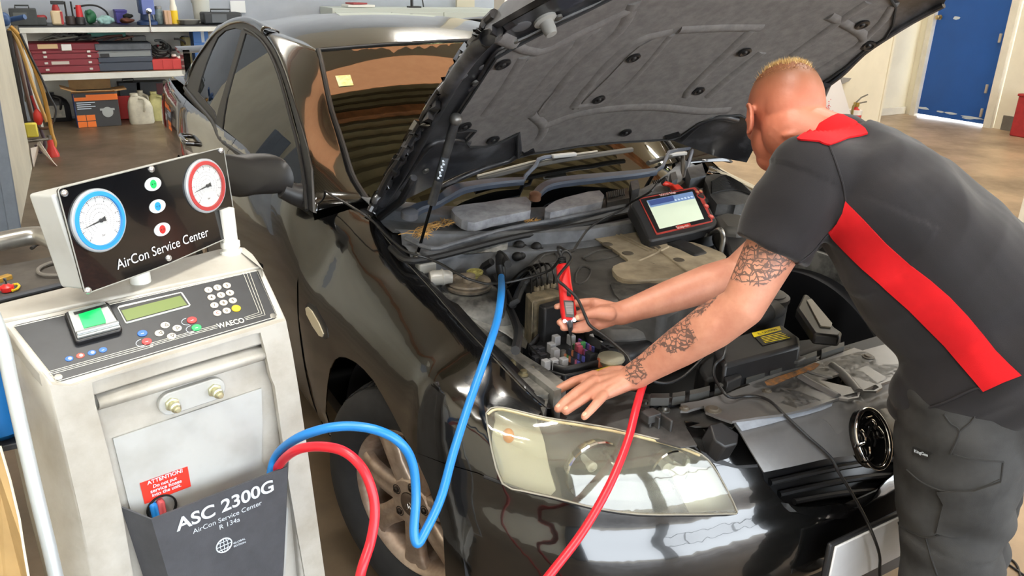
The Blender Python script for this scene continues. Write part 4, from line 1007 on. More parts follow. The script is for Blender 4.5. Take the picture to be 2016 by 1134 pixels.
# vent slots
g = G()
for k in range(9):
    a = ZC((1175+k*10, 140-k*2), (1180+k*10, 172-k*2)); g.tube([CW2.px(*a[0], .026), CW2.px(*a[1], .026)], .0025, 6)
for k in range(8):
    a = ZC((1410+k*10, 85-k*2), (1416+k*10, 100-k*2)); g.tube([CW2.px(*a[0], .03), CW2.px(*a[1], .03)], .0025, 6)
g.obj('vent_slat', DARK, CAR)
panel('vent_frame', CW2, ZC((1165, 130), (1280, 105), (1290, 160), (1172, 185)), DKPL, CAR, 8, off=.018, thick=.02)
for k, (P) in enumerate((ZC((1290, 95), (1330, 85), (1340, 130), (1300, 145)), ZC((1500, 50), (1530, 40), (1540, 80), (1510, 95)), ZC((1590, 20), (1670, -5), (1690, 60), (1610, 80)))):
    panel('cowl_web', CW2, P, GREYPL, CAR, 8, off=.035, thick=.05)
# ribbed cowl grille on the far side, round filler dome below
panel('cowl_end_cover', CW2, ZC((1690, 60), (1800, 50), (1950, 150), (1940, 200), (1750, 210), (1700, 110)), DKPL, CAR, 8, off=.03, thick=.04, smooth_poly=2)
g = G()
for k in range(11):
    P = ZC((1795+k*2, 55+k*9), (1740-k*1, 75+k*7), (1705, 100+k*5)) if False else ZC((1720-k*0, 95+k*6), (1790+k*4, 60+k*7.5), (1880+k*6, 105+k*6))
    g.merge(seam(CW2, P, .0028, .034, 6, 3))
g.obj('cover_slot', DARK, CAR)
# lower channel with seal, and bonnet seal
for P, r, m, z in (([(770, 488), (800, 512), (850, 508), (930, 488), (1019, 466), (1140, 444), (1241, 422)], .010, RUB, .925), ([(800, 470), (850, 490), (900, 478), (1000, 450), (1100, 432), (1230, 405)], .007, COWL, .935)):
    zpl(z); g = seam(zpl(z), P, r, 0, 8, 3); g.obj('bonnet_seal', m, CAR)
zpanel('bulkhead_channel', .905, ZC((215, 410), (330, 400), (450, 350), (640, 330), (700, 340), (900, 310), (1280, 255), (1280, 225), (900, 280), (700, 305), (560, 300), (400, 345), (260, 380)), COWL, step=8, thick=.03)
zpanel('bulkhead_plate', .86, ZC((370, 425), (600, 365), (650, 360), (640, 440), (560, 420), (440, 430)), mat('bare_metal_plate', (150, 150, 146), .5, .4, rgb2=(84, 84, 80), vscale=16), step=8, ny=-1.2, y0=.14)
# wipers
def wiper(name_px, piv, blade, clips):
    c = [WS.px(u, v, .018) if i > 1 else CW.px(u, v, .02) for i, (u, v) in enumerate(name_px)]
    return c
def ribbon(P, W_, h, up):
    Q = [V(p) for p in cr(P, 4)]; m = len(Q); R = []
    for i, q in enumerate(Q):
        t = (Q[min(i+1, m-1)]-Q[max(i-1, 0)]).normalized(); s = t.cross(V(up)).normalized(); n = s.cross(t); f = i/(m-1)*(len(W_)-1); j = min(int(f), len(W_)-2); w = W_[j]+(W_[j+1]-W_[j])*(f-j)
        R.append([q-s*w-n*h, q-s*w+n*h*.3, q-s*w*.7+n*h, q+s*w*.7+n*h, q+s*w+n*h*.3, q+s*w-n*h])
    return G().loft(R)
w1 = [CW.px(*p, .035) for p in ZC((120, 270), (170, 240), (250, 215), (300, 185), (350, 150), (400, 130), (480, 115), (600, 100), (720, 92))]
wa = ribbon(w1, [.020, .018, .017, .024, .022, .018, .012], .010, (0, -.3, 1)).obj('wiper_arm', WIPER, CAR, angle=30)
G().lathe(CW.px(*ZC((122, 268))[0], .02), (0, -.2, 1), [(0, .026), (.02, .026), (.026, .018), (.027, .001)], 20).obj('pivot_cap', mat('grey_cap', (96, 98, 104), .5), wa)
rod = [w1[-1], CW.px(*ZC((735, 70))[0], .04)] + [WS.px(u, v, .045) for u, v in ZH((875, 870), (890, 838), (925, 826), (1040, 815))]
G().tube(rod, .0075, 8).obj('wiper_rod', WIPER, wa)
G().box(WS.px(*ZH((1010, 822))[0], .05), (.10, .02, .014)).obj('wiper_clip', mat('pale_clip', (150, 150, 148), .5), wa, bev=.004)
bl = [WS.px(u, v, .03) for u, v in ZH((598, 922), (700, 895), (850, 855), (1000, 825), (1180, 798), (1350, 772))]
G().tube(bl, .010, 6).obj('wiper_blade', mat('wiper_blade', (60, 58, 54), .6), wa)
G().tube([p+Vector((0, .0, .013)) for p in bl[:-1]], .004, 6).obj('blade_spine', mat('blade_spine', (130, 124, 112), .5), wa)
w2 = [CW.px(*p, .035) for p in ZC((785, 170), (830, 125), (900, 100), (1000, 85), (1100, 75), (1300, 55), (1420, 38))]
wb = ribbon(w2, [.014, .018, .022, .022, .018, .012], .010, (0, -.3, 1)).obj('wiper_arm', WIPER, CAR, angle=30)
G().lathe(CW.px(*ZC((785, 170))[0], .02), (0, -.2, 1), [(0, .020), (.02, .020), (.026, .012), (.027, .001)], 16).obj('pivot_cap', mat('rusty_nut', (120, 84, 62), .6, .4), wb)
G().tube([w2[-1], CW.px(*ZC((1455, 20))[0], .04)] + [WS.px(u, v, .045) for u, v in ZH((1505, 830), (1520, 795), (1560, 785), (1640, 775), (1715, 765))], .007, 8).obj('wiper_rod', WIPER, wb)
G().box(WS.px(*ZH((1560, 800))[0], .04), (.10, .02, .014)).obj('wiper_clip', mat('pale_clip', (150, 150, 148)), wb, bev=.004)
bl = [WS.px(u, v, .03) for u, v in ZH((1430, 838), (1500, 815), (1600, 790), (1720, 768))]
G().tube(bl, .010, 6).obj('wiper_blade', MATS['wiper_blade'], wb)
# dry leaves and grass caught in the scuttle
LEAF = mat('dry_leaf_litter', (214, 168, 100), .8, var=.3, vscale=40)
def litter(px, z, n, spread, L, seed):
    rnd = random.Random(seed); g = G()
    for i in range(n):
        u, v = px[rnd.randrange(len(px))]; p = U(u+rnd.gauss(0, spread), v+rnd.gauss(0, spread*.5), z=z); a = rnd.gauss(.4, .8); l = L*rnd.uniform(.5, 1.2); d = Vector((math.cos(a), math.sin(a), rnd.uniform(-.1, .4)))
        g.tube([p-d*l*.5, p+Vector((rnd.gauss(0, .003), rnd.gauss(0, .003), .004)), p+d*l*.5], [.0007, .0016, .0006], 5)
    return g
g = litter(ZC((130, 320), (180, 310), (230, 295), (270, 280), (320, 270), (200, 330)), .945, 80, 5, .05, 1)
tag(g.obj('leaf_litter', LEAF, CAR), kind='stuff')
g = litter(ZC((290, 465), (340, 450), (400, 435), (430, 440)), .87, 50, 4, .05, 2); tag(g.obj('leaf_litter', LEAF, CAR), kind='stuff')
g = litter(ZC((740, 255), (770, 258), (800, 260)), .93, 26, 3, .03, 3); tag(g.obj('leaf_litter', LEAF, CAR), kind='stuff')
# ---- suspension tower, strut mount, reservoir caps
TOW = INN
tp = zpl(.84, .0, .12, 0)
c = U(923, 560, z=.862)
tw = G().lathe(c+Vector((0, 0, -.40)), (0, 0, 1), [(0, .17), (.25, .15), (.33, .125), (.37, .10), (.385, .07), (.386, .001)], 36).obj('strut_tower', TOW, CAR, angle=60)
G().lathe(c+Vector((0, 0, -.012)), (0, 0, 1), [(0, .05), (.004, .062), (.012, .065), (.014, .058), (.020, .062), (.025, .060), (.027, .042), (.018, .032), (.020, .019), (.040, .018), (.043, .013), (.044, .001)], 36).obj('strut_mount', mat('dusty_mount', (128, 116, 100), .55, rgb2=(82, 76, 68), vscale=30), tw, angle=30)
# dusty inner wing skin sloping to the headlamp
IW = [ZC((290, 600), (330, 640), (420, 640), (540, 625), (600, 660), (690, 770), (750, 850), (745, 930), (690, 890), (600, 830), (540, 850), (480, 800), (400, 720))]
pl = plane3(U(880, 600, z=.80), U(1040, 690, z=.76), U(960, 660, z=.765)); pl = Plane(U(950, 630, z=.80), (.35, -.28, 1))
panel('inner_wing_skin', pl, IW[0], mat('dusty_wing_skin', (196, 194, 186), .42, rgb2=(84, 84, 82), vscale=7, lo=.40, hi=.62, coat=.2), CAR, 9, thick=.004, smooth_poly=2)
# front upper rail with slot, screws, yellow wire
rail = ZC((480, 800), (530, 870), (600, 850), (660, 890), (720, 960), (800, 1010), (880, 1060), (960, 1120), (900, 1134), (860, 1180), (800, 1180), (720, 1100), (640, 1010), (590, 940), (520, 880))
zpanel('wing_rail', .795, rail, INN, step=8, thick=.02, holes=[ZC((590, 880), (630, 865), (680, 905), (690, 930), (650, 920))])
g = G()
for z in ((680, 1020), (770, 1060), (800, 1085), (730, 1075)):
    g.lathe(U(*ZC(z)[0], z=.797), (0, 0, 1), [(0, .013), (.004, .013), (.006, .008), (.012, .008), (.0122, .001)], 10)
g.obj('rail_bolt', mat('dirty_bolt', (140, 130, 100), .5, .5), CAR)
g = seam(zpl(.80), ZC((560, 880), (600, 950), (640, 960), (670, 990)), .002, .004, 6); g.obj('yellow_wire', mat('yellow_wire', (180, 150, 70), .6), CAR)
# radiator header bracket stamped plate near the hand
zpanel('headlamp_carrier', .785, ZD((160, 760), (200, 790), (330, 820), (300, 860), (360, 900), (300, 960), (260, 930), (240, 1000), (220, 1060), (190, 980), (210, 900), (120, 820)), INN, step=8, thick=.03)
# brake booster, master cylinder caps, clear bottle
c = U(905, 512, z=.86); G().lathe(c+Vector((.02, .10, -.10)), (0, -1, .25), [(-.02, .10), (0, .125), (.03, .128), (.05, .11), (.06, .05), (.062, .001)], 36).obj('brake_booster', mat('booster_black', (30, 31, 33), .4), CAR, angle=50)
c = U(935, 534, z=.885); g = G().lathe(c+Vector((0, 0, -.03)), (0, 0, 1), [(0, .020), (.022, .020), (.024, .023), (.030, .0235), (.032, .020), (.030, .016), (.032, .012), (.030, .008), (.032, .005), (.0325, .001)], 28); g.obj('fluid_cap', mat('yellowed_cap', (156, 148, 84), .5, var=.3, vscale=60), CAR, angle=30)
c = U(866, 541, z=.90); g = G().lathe(c+Vector((-.03, .0, -.005)), (1, -.25, .0), [(0, .017), (.01, .021), (.03, .021), (.034, .024), (.040, .020), (.060, .018), (.062, .001)], 24); g.obj('filler_neck', mat('clear_plastic', (158, 156, 150), .3, coat=.4), CAR, angle=40)
c = U(838, 525, z=.90); G().box(c, (.05, .04, .03)).obj('wiring_plug', mat('grey_plug', (138, 138, 134), .6), CAR, bev=.005)
# black hoses and shapes between booster and engine
g = G()
for P in (((955, 530), (965, 505), (985, 500), (1000, 520)), ((960, 560), (950, 530), (968, 515)), ((1000, 480), (1030, 500), (1050, 480)), ((990, 560), (1010, 600), (1030, 560), (1060, 540)), ((1000, 600), (1020, 650), (1015, 690)), ((975, 545), (990, 580), (985, 620))):
    g.tube([U(u, v, z=.83+.01*i) for i, (u, v) in enumerate(CC(P, 3))], .011, 8)
g.obj('engine_hose', RUB, CAR)
c = U(1030, 495, z=.88)
g = G(); rnd = random.Random(4)
for k in range(14): g.ell(c+Vector((rnd.gauss(0, .03), rnd.gauss(0, .03), rnd.gauss(0, .012))), (Vector((.018, 0, 0)), Vector((0, .015, 0)), Vector((0, 0, .014))), 10, 6)
g.obj('wiring_loom', mat('loom_black', (22, 22, 23), .6), CAR)
G().tube([U(987, 545, z=.87), U(985, 525, z=.90), U(983, 505, z=.915)], [.013, .014, .012], 12).obj('service_port', mat('port_black', (28, 28, 29), .4), CAR)
# ---- engine cover
EZ = .885
EC = mat('engine_cover_black', (86, 84, 81), .6, rgb2=(60, 58, 56), vscale=10)
EB = mat('dusty_engine_cover', (186, 172, 146), .75, rgb2=(138, 126, 106), vscale=7, bump=.06, bscale=90)
ec = block('engine_cover', EZ, ZC((745, 480), (830, 400), (880, 355), (960, 345), (1060, 335), (1100, 305), (1200, 310), (1320, 320), (1420, 370), (1560, 345), (1660, 370), (1800, 430), (1830, 470), (1700, 600), (1560, 700), (1480, 745), (1240, 690), (1050, 660), (900, 600), (800, 560)), .11, EC, bev=.02)
block('front_cover', EZ-.06, ZC((1000, 680), (1240, 690), (1480, 740), (1500, 830), (1300, 850), (1180, 850), (1050, 760)), .12, EC, ec, bev=.02)
bp_ = ZC((1075, 335), (1180, 300), (1300, 315), (1420, 372), (1520, 375), (1640, 385), (1790, 440), (1795, 475), (1700, 520), (1580, 580), (1400, 585), (1300, 590), (1230, 575), (1200, 520), (1290, 490), (1250, 450), (1180, 400))
panel('pale_cover_top', zpl(EZ+.001), bp_, EB, ec, 9, off=.008, thick=.012, smooth_poly=2)
panel('cover_dish', zpl(EZ+.001), ZC((1205, 520), (1300, 490), (1400, 500), (1560, 545), (1580, 575), (1420, 588), (1290, 592), (1225, 570)), EB, ec, 8, off=.013, thick=.006, smooth_poly=2)
panel('cover_fascia', zpl(EZ+.001), ZC((1200, 590), (1300, 605), (1450, 600), (1560, 600), (1480, 680), (1330, 690), (1240, 680), (1200, 620)), mat('scuffed_cover', (82, 80, 76), .7, rgb2=(40, 40, 40), vscale=26), ec, 8, off=.004, thick=.01, smooth_poly=2)
g = G()
for P in (ZC((1200, 320), (1400, 420)), ZC((1225, 318), (1420, 415)), ZC((1430, 400), (1500, 450), (1600, 530)), ZC((1300, 490), (1430, 430), (1500, 395))): g.merge(seam(zpl(EZ+.009), P, .004, .0, 8, 3))
g.obj('cover_rib', EB, ec)
g = G()
for z in ((1285, 428), (1430, 395), (1555, 463), (1175, 380), (1405, 490)):
    p = U(*ZC(z)[0], z=EZ+.0095); G().lathe(p, (0, 0, 1), [(0, .018), (.0015, .016), (.0008, .001)], 18).obj('cover_recess', mat('recess_brown', (84, 76, 64), .8), ec)  # small darker brown discs on the pale cover top
for P in (ZC((840, 440), (900, 430), (910, 470), (850, 490), (815, 470)), ZC((1045, 455), (1130, 415), (1230, 420), (1250, 440), (1090, 470)), ZC((880, 370), (960, 352), (1040, 365), (1000, 385), (900, 395)), ZC((1010, 540), (1040, 500), (1090, 520), (1060, 580), (1010, 590))):
    g = seam(zpl(EZ), P+P[:1], .0035, .001, 6, 3); g.obj('cover_moulding', EC, ec)
# oil filler / cap lumps behind, right inlet duct
g = G(); c = U(1340, 490, z=EZ); 
block('inlet_duct', .90, ZC((1480, 370), (1570, 340), (1680, 390), (1720, 420), (1640, 440), (1560, 400)), .05, mat('duct_black', (40, 40, 40), .5), bev=.015)
block('filler_dome', .93, ZC((1740, 225), (1800, 205), (1940, 225), (1950, 260), (1900, 300), (1790, 290)), .10, mat('dome_grey', (72, 70, 66), .55), bev=.02)
block('airbox', .90, ZC((1780, 300), (1900, 290), (1960, 300), (1990, 420), (1900, 460), (1830, 440)), .2, BLK, bev=.01)
# lower black hump of the front of the engine / pulley cover
block('belt_cover', .80, ZC((1050, 810), (1180, 850), (1300, 850), (1500, 800), (1480, 880), (1330, 950), (1260, 950), (1080, 890)), .10, BLK, bev=.02)
# right side: battery, fuse lid with caution label, far inlet
bt = block('airbox_lid', .83, ZF((90, 250), (150, 205), (240, 180), (350, 150), (425, 205), (430, 235), (300, 270), (150, 310), (130, 315)), .10, BLK, bev=.012)
lbp = zpl(.8312)
lb = panel('caution_label', lbp, ZF((235, 190), (350, 162), (395, 208), (280, 238)), mat('label_black', (38, 36, 30), .5), bt, 6, off=.0006, thick=.0005)
lab = panel('label_band', lbp, ZF((237, 190), (345, 163), (352, 178), (246, 207)), mat('caution_yellow', (236, 212, 30), .45), bt, 6, off=.0012, thick=.0005)
text_px(lbp, '\u26a0 CAUTION', ZF((262, 199))[0], ZF((338, 179))[0], True, 1.0, .0022).obj('label_lettering', mat('print_black', (20, 20, 18), .6), bt, smooth=False)
g = G()
for k in range(5): g.merge(seam(lbp, ZF((272+k*4, 208+k*5), (352+k*8, 188+k*5)), .0009, .0014, 5, 2))
g.obj('label_print', mat('caution_yellow', (236, 212, 30)), bt)
block('airbox_base', .77, ZF((20, 300), (80, 250), (450, 210), (560, 190), (590, 215), (300, 310), (170, 350), (60, 370)), .14, DARK, bev=.01)
block('intake_wall', .88, ZF((412, 90), (440, 35), (460, 40), (560, 165), (590, 185), (580, 200), (480, 190)), .03, mat('intake_black', (30, 30, 31), .4), bev=.006)
zpanel('intake_face', .884, ZF((452, 60), (470, 55), (550, 150), (545, 165), (505, 160)), mat('pale_intake_face', (150, 146, 136), .5), step=8, thick=.004)
c = U(*ZF((300, 70))[0], z=.84); G().lathe(c, (0, 0, 1), [(-.10, .05), (0, .052), (.01, .056), (.02, .056), (.024, .045), (.028, .045), (.03, .03), (.03, .001)], 28).obj('coolant_cap', mat('cap_black', (44, 43, 42), .5), CAR, angle=30)
G().tube([U(*ZF((240, 130))[0], z=.83), U(*ZF((290, 110))[0], z=.85), U(*ZF((330, 90))[0], z=.83)], .03, 12).obj('coolant_hose', RUB, CAR)
block('relay_bracket', .80, ZA((370, 270), (500, 230), (530, 260), (400, 320)), .03, BLK, bev=.004)
block('mount_tab', .79, ZA((945, 95), (1000, 80), (1080, 100), (1010, 135), (960, 130)), .01, DKPL, bev=.003)
# ---- ABS unit with its pipes
AB = mat('dirty_alloy_block', (150, 138, 114), .6, .3, rgb2=(100, 92, 76), vscale=25)
ab = block('abs_unit', .875, ZC((740, 640), (880, 610), (925, 625), (930, 650), (790, 680), (780, 690)), .13, AB, bev=.004)
Pf = ZC((795, 690), (830, 680), (910, 660), (930, 700), (935, 850), (900, 858), (800, 845))
fr0 = [U(*p, z=.87) for p in ZC((795, 690), (925, 655))]
mdl = G().prism([fr0[0]+Vector((0, -.012, .0)), fr0[1]+Vector((0, -.012, 0)), fr0[1]+Vector((0, -.012, -.125)), fr0[0]+Vector((0, -.012, -.125))], (.002, -.03, 0)).obj('control_module', BLK, ab, bev=.006)
g = G()
for i, (a, b) in enumerate((((800, 625), (750, 560)), ((825, 620), (790, 545)), ((855, 612), (815, 540)), ((890, 608), (830, 545)), ((770, 640), (745, 590)))):
    p = U(*ZC(a)[0], z=.877); q = U(*ZC(b)[0], z=.90)
    g.tube([tuple(t) for t in cr([p, p+Vector((0, 0, .035)), p.lerp(q, .5)+Vector((0, 0, .05)), q+Vector((0, .03, .01)), q+Vector((-.01, .08, -.04))], 4)], .003, 8)
g.obj('brake_pipe', mat('brake_pipe', (34, 32, 30), .35, .6), ab)
g = G()
for a in ((800, 625), (825, 620), (855, 612), (890, 608)): g.lathe(U(*ZC(a)[0], z=.876), (0, 0, 1), [(0, .009), (.01, .008), (.012, .004)], 6)
g.obj('pipe_nut', AB, ab)
# ---- open fuse box with relays and fuses
FBZ = .772
fb_out = ZC((755, 955), (800, 900), (860, 855), (1000, 845), (1100, 850), (1200, 890), (1280, 940), (1140, 990), (1130, 1040), (950, 1075), (830, 1040))
fbx = block('fuse_box', FBZ, fb_out, .07, mat('fuse_box_black', (30, 30, 32), .4), bev=.004)
g = G()
rim_ = fb_out
lo_ = [U(u, v, z=FBZ-.002) for u, v in rim_]
g.sheet([[p for p in lo_+lo_[:1]], [p+Vector((0, 0, .022)) for p in lo_+lo_[:1]]]); g.obj('box_rim', MATS['fuse_box_black'], fbx, solid=.004)
GREL = mat('grey_relay', (176, 176, 178), .5, var=.1, vscale=40); BREL = mat('black_relay', (44, 44, 48), .45)
e1 = (U(*ZC((1000, 1000))[0], z=FBZ)-U(*ZC((850, 1040))[0], z=FBZ)).normalized(); e2 = Vector((-e1.y, e1.x, 0)); Mx = Matrix([list(t) for t in zip(e1, e2, Vector((0, 0, 1)))])
def cube_at(nm, z, sx, sy, h, m):
    p = U(*ZC(z)[0], z=FBZ+h); G().box(p-Vector((0, 0, h/2)), (sx, sy, h), Mx).obj(nm, m, fbx, smooth=False, bev=.0015)
for z in ((905, 865), (985, 862), (880, 905), (900, 935), (850, 995), (893, 990), (945, 985)): cube_at('relay', z, .0175, .0175, .026, GREL)
for z in ((1105, 865), (1125, 875), (1142, 888)): cube_at('relay', z, .012, .024, .028, GREL)
for z in ((1165, 915), (1185, 925), (1205, 935), (1085, 955)): cube_at('relay', z, .015, .022, .026, BREL)
for z in ((785, 925), (820, 925), (800, 950), (830, 960), (800, 975)): cube_at('relay', z, .019, .016, .018, BREL)
FC = [(96, 100, 180), (150, 110, 200), (200, 90, 110), (80, 150, 90), (200, 110, 140), (190, 190, 196), (60, 70, 140), (210, 130, 90)]
rnd = random.Random(11)
k = 0
for r in range(4):
    for c_ in range(7):
        u, v = ZC((955+r*26+c_*11, 985-r*26+c_*6-20))[0]
        col = FC[rnd.randrange(len(FC))] if rnd.random() < .55 else (70, 72, 84)
        p = U(u, v, z=FBZ+.014); G().box(p-Vector((0, 0, .007)), (.005, .012, .014), Mx).obj('fuse', mat('fuse_%d_%d_%d' % col, col, .35), fbx, smooth=False)
for z, col in (((1030, 920), (200, 90, 110)), ((1045, 900), (80, 150, 90)), ((1140, 985), (170, 96, 70)), ((1150, 975), (150, 70, 60)), ((1020, 905), (196, 110, 130))):
    cube_at('fuse', z, .014, .010, .024, mat('fuse_%d_%d_%d' % col, col, .35))
p = U(*ZC((942, 945))[0], z=FBZ+.02); G().lathe(p-Vector((0, 0, .02)), (0, 0, 1), [(0, .008), (.02, .007), (.023, .001)], 10).obj('stud', STEEL, fbx)
# washer bottle with yellow cap
c = U(1203, 706, z=.79); wb_ = G().lathe(c+Vector((0, 0, -.06)), (0, 0, 1), [(0, .024), (.045, .024), (.052, .03), (.06, .034), (.066, .032), (.07, .02), (.071, .001)], 28).obj('washer_filler', mat('dirty_filler', (150, 146, 128), .6), CAR, angle=40)
c = U(1198, 730, z=.785); G().box(c+Vector((0, 0, -.006)), (.075, .045, .014), Mx).obj('filler_flap', mat('yellow_cap', (206, 172, 44), .5, var=.15, vscale=30), wb_, bev=.006)
# ================================================================== air-conditioning service machine
YM = math.radians(12.5); MW = Vector((math.cos(YM), math.sin(YM), 0)); MN = Vector((math.sin(YM), -math.cos(YM), 0)); UPV = Vector((0, 0, 1))
D0 = U(114, 752, d=1.25)
ORGM = D0 + MW*.19 - MN*.20; ORGM.z = 0
MAC = thing('service_machine', 'cream air-conditioning service machine with gauge board, keypad and grey hose pocket', 'machine', ORGM)
CREAM = mat('cream_enamel', (186, 183, 175), .45, rgb2=(160, 154, 142), vscale=5, lo=.30, hi=.55, detail=7)
CREAM2 = mat('pale_grey_enamel', (184, 186, 184), .42, rgb2=(168, 168, 164), vscale=6, lo=.3, hi=.55)
OVBLK = mat('overlay_charcoal', (44, 46, 50), .42, var=.12, vscale=26)
POCK = mat('charcoal_pocket', (72, 74, 80), .6, var=.12, vscale=18, bump=.06, bscale=400)
WPR = mat('white_print', (206, 216, 226), .6)
OT = math.radians(32); OUP = (-MN*math.cos(OT)+UPV*math.sin(OT)); OV = Plane(D0, MW.cross(OUP))
FRONT = Plane(D0+MN*.016, MN)
def onF(P, off=0.0): return [FRONT.px(u, v, 0)+MN*off for u, v in P]
def onO(P, off=0.0): return [OV.px(u, v, off) for u, v in P]
ML = lambda P: P
# cabinet: front shell with a sunken bay, side walls, back
fo = [(97, 757), (140, 760), (330, 700), (563, 631), (575, 690), (587, 760), (603, 869), (640, 1134), (664, 1300), (235, 1345), (185, 1134), (122, 859)]
bay = [(181, 753), (200, 746), (350, 702), (500, 657), (513, 655), (522, 690), (533, 742), (541, 760), (557, 872), (570, 960), (600, 1134), (622, 1290), (300, 1330), (262, 1134), (240, 1003), (214, 892), (188, 796)]
fo3 = onF(fo); zbot = min(p.z for p in fo3)
g, nn = skin_patch(FRONT, fo, 40, [bay], 0, .012)
shell = g.obj('front_panel', CREAM, MAC, normals=None, angle=35, bev=.004)
lx = fo3[0]; rxp = fo3[3]
def side(p): return p
# body box behind the front panel (local box) reaching down to the plinth
wl = (fo3[0]-D0).dot(MW)+.004; wr = (fo3[3]-D0).dot(MW)-.004
zt = D0.z-.012
def loc(a, b, c): return D0 + MW*a - MN*b + UPV*(c-D0.z)
def lbox(g, a0, a1, b0, b1, z0, z1):
    return g.add([loc(a, b, z) for z in (z0, z1) for b in (b0, b1) for a in (a0, a1)], [(0, 2, 3, 1), (4, 5, 7, 6), (0, 1, 5, 4), (2, 6, 7, 3), (0, 4, 6, 2), (1, 3, 7, 5)])
lbox(G(), wl, wr, .055, .36, .10, zt-.012).obj('cabinet', CREAM, MAC, bev=.012)
g = G()
for a0, a1 in ((wl, wl+.012), (wr-.012, wr)): lbox(g, a0, a1, -.012, .06, .12, zt-.005)
lbox(g, wl, wr, -.014, .06, .10, .16)
g.obj('side_panel', CREAM, MAC, bev=.004)
fl_ = onF([(97, 757), (122, 859), (158, 1007), (185, 1134), (225, 1330)]); rl_ = [U(u, v, d=d) for u, v, d in ((2, 636, 1.35), (20, 720, 1.35), (70, 930, 1.36), (116, 1134, 1.38), (165, 1330, 1.42))]
bk_ = [p-MN*.25+MW*.01 for p in rl_]
G().sheet([[a, a.lerp(b, .12)+MN*.004, b, c] for a, b, c in zip(fl_, rl_, bk_)]).obj('flared_side', CREAM, MAC, solid=.004, angle=60)
lbox(G(), wl, wr, -.014, -.002, .13, zbot+.01).obj('kick_panel', CREAM, MAC, bev=.003)
# sunken bay: back sheet, rolled shoulder on top, metal sheet
FB = Plane(D0+MN*(.016-.020), MN)
panel('bay_back', FB, [(165, 750), (520, 645), (560, 760), (590, 960), (640, 1300), (290, 1350), (225, 1000)], CREAM, MAC, 30, thick=.01)
a, b = FB.px(186, 772), FB.px(520, 676)
rowsS = []
for t in range(9):
    an = PI*t/8
    rowsS.append([a.lerp(b, s)+MN*(.018*math.sin(an)) - UPV*(.034*t/8) for s in np.linspace(0, 1, 6)])
G().sheet(rowsS).obj('bay_shoulder', CREAM, MAC, solid=.003)
sh = panel('metal_sheet', FB, [(221, 862), (513, 763), (515, 830), (513, 905), (566, 1000), (560, 1130), (300, 1130), (252, 990)], CREAM2, MAC, 24, off=.004, thick=.003)
# coupling plate with two brass ports
CP = [(333, 790), (416, 763)]
pa, pb = FB.px(*CP[0], .012), FB.px(*CP[1], .012); ea = (pb-pa).normalized(); eb = MN.cross(ea); r = .0215
P = [pa+(-ea*math.cos(t)+eb*math.sin(t))*r for t in np.linspace(PI/2, -PI/2, 12)] + [pb+(ea*math.cos(t)+eb*math.sin(t))*r for t in np.linspace(-PI/2, PI/2, 12)]
cpl = G().prism(P, -MN*.014).obj('coupling_plate', CREAM2, MAC, bev=.002)
for c in CP:
    o = FB.px(*c, .012)
    G().lathe(o, MN, [(0, .0125), (.005, .0125), (.006, .009)], 6).lathe(o, MN, [(.005, .007), (.012, .007), (.013, .009), (.019, .009), (.020, .0065), (.028, .006), (.030, .004), (.0301, .001)], 20).obj('brass_port', mat('zinc_brass', (212, 210, 176), .28, .85), cpl, angle=30)
# dark hose hole
o = FB.px(316, 997, .006); 
h_ = G().lathe(o, MN, [(-.004, .001), (-.004, .026), (.002, .027), (.003, .024), (-.002, .0235), (-.0021, .001)], 28).obj('hose_hole', mat('hole_black', (12, 12, 14), .8), MAC)
# red warning sticker
stp = [(273, 949), (367, 916), (374, 955), (283, 990)]
s_ = panel('warning_sticker', FB, [stp[0], stp[1], stp[2], stp[3]], mat('sticker_red', (226, 56, 40), .45, var=.05), MAC, 12, off=.0052, thick=.0006)
FBt = Plane(D0+MN*(.016-.020+.0062), MN)
for t, a, b, bo in (('ATTENTION!', ZK((880, 590))[0], ZK((1090, 512))[0], True), ('Do not put', ZK((912, 608))[0], ZK((1055, 557))[0], True), ('service hoses', ZK((898, 640))[0], ZK((1084, 573))[0], True), ('into the unit.', ZK((908, 662))[0], ZK((1082, 597))[0], True)):
    text_px(FBt, t, a, b, bo, 1.0).obj('sticker_lettering', WPR, s_, smooth=False)
# charcoal pocket standing proud at the bottom
PK = Plane(D0+MN*.062, MN)
fp = [PK.px(u, v) for u, v in [(298, 1023), (566, 919), (563, 1030), (556, 1134), (548, 1260), (352, 1330), (331, 1134)]]
bk = onF([(239, 1000), (272, 1014)], -.004)
l0 = FRONT.px(239, 1000)+MN*-.002; l1 = FRONT.px(282, 1134)+MN*-.002; l2 = FRONT.px(318, 1310)+MN*-.002
pk = G().prism(fp, -MN*.004).obj('hose_pocket', POCK, MAC, smooth=False)
G().sheet([[l0, fp[0]], [l1, fp[6]], [l2, fp[5]]]).obj('pocket_side', POCK, pk, solid=.003, smooth=False)
r0 = FRONT.px(570, 900)+MN*-.002; G().sheet([[r0, fp[1]], [r0+(fp[3]-fp[1]), fp[3]], [r0+(fp[4]-fp[1]), fp[4]]]).obj('pocket_side', POCK, pk, solid=.003, smooth=False)
PKt = Plane(D0+MN*.0625, MN)
text_px(PKt, 'ASC 2300G', ZK((1058, 866))[0], ZK((1634, 622))[0], True, .95).obj('pocket_lettering', WPR, pk, smooth=False)
text_px(PKt, 'AirCon Service Center', ZK((1152, 882))[0], ZK((1562, 706))[0], False, 1.0).obj('pocket_lettering', WPR, pk, smooth=False)
text_px(PKt, 'R 134a', ZK((1308, 858))[0], ZK((1432, 805))[0], False, 1.0).obj('pocket_lettering', WPR, pk, smooth=False)
text_px(PKt, 'GLOBAL', ZK((1392, 944))[0], ZK((1464, 914))[0], True, .9).obj('pocket_lettering', WPR, pk, smooth=False)
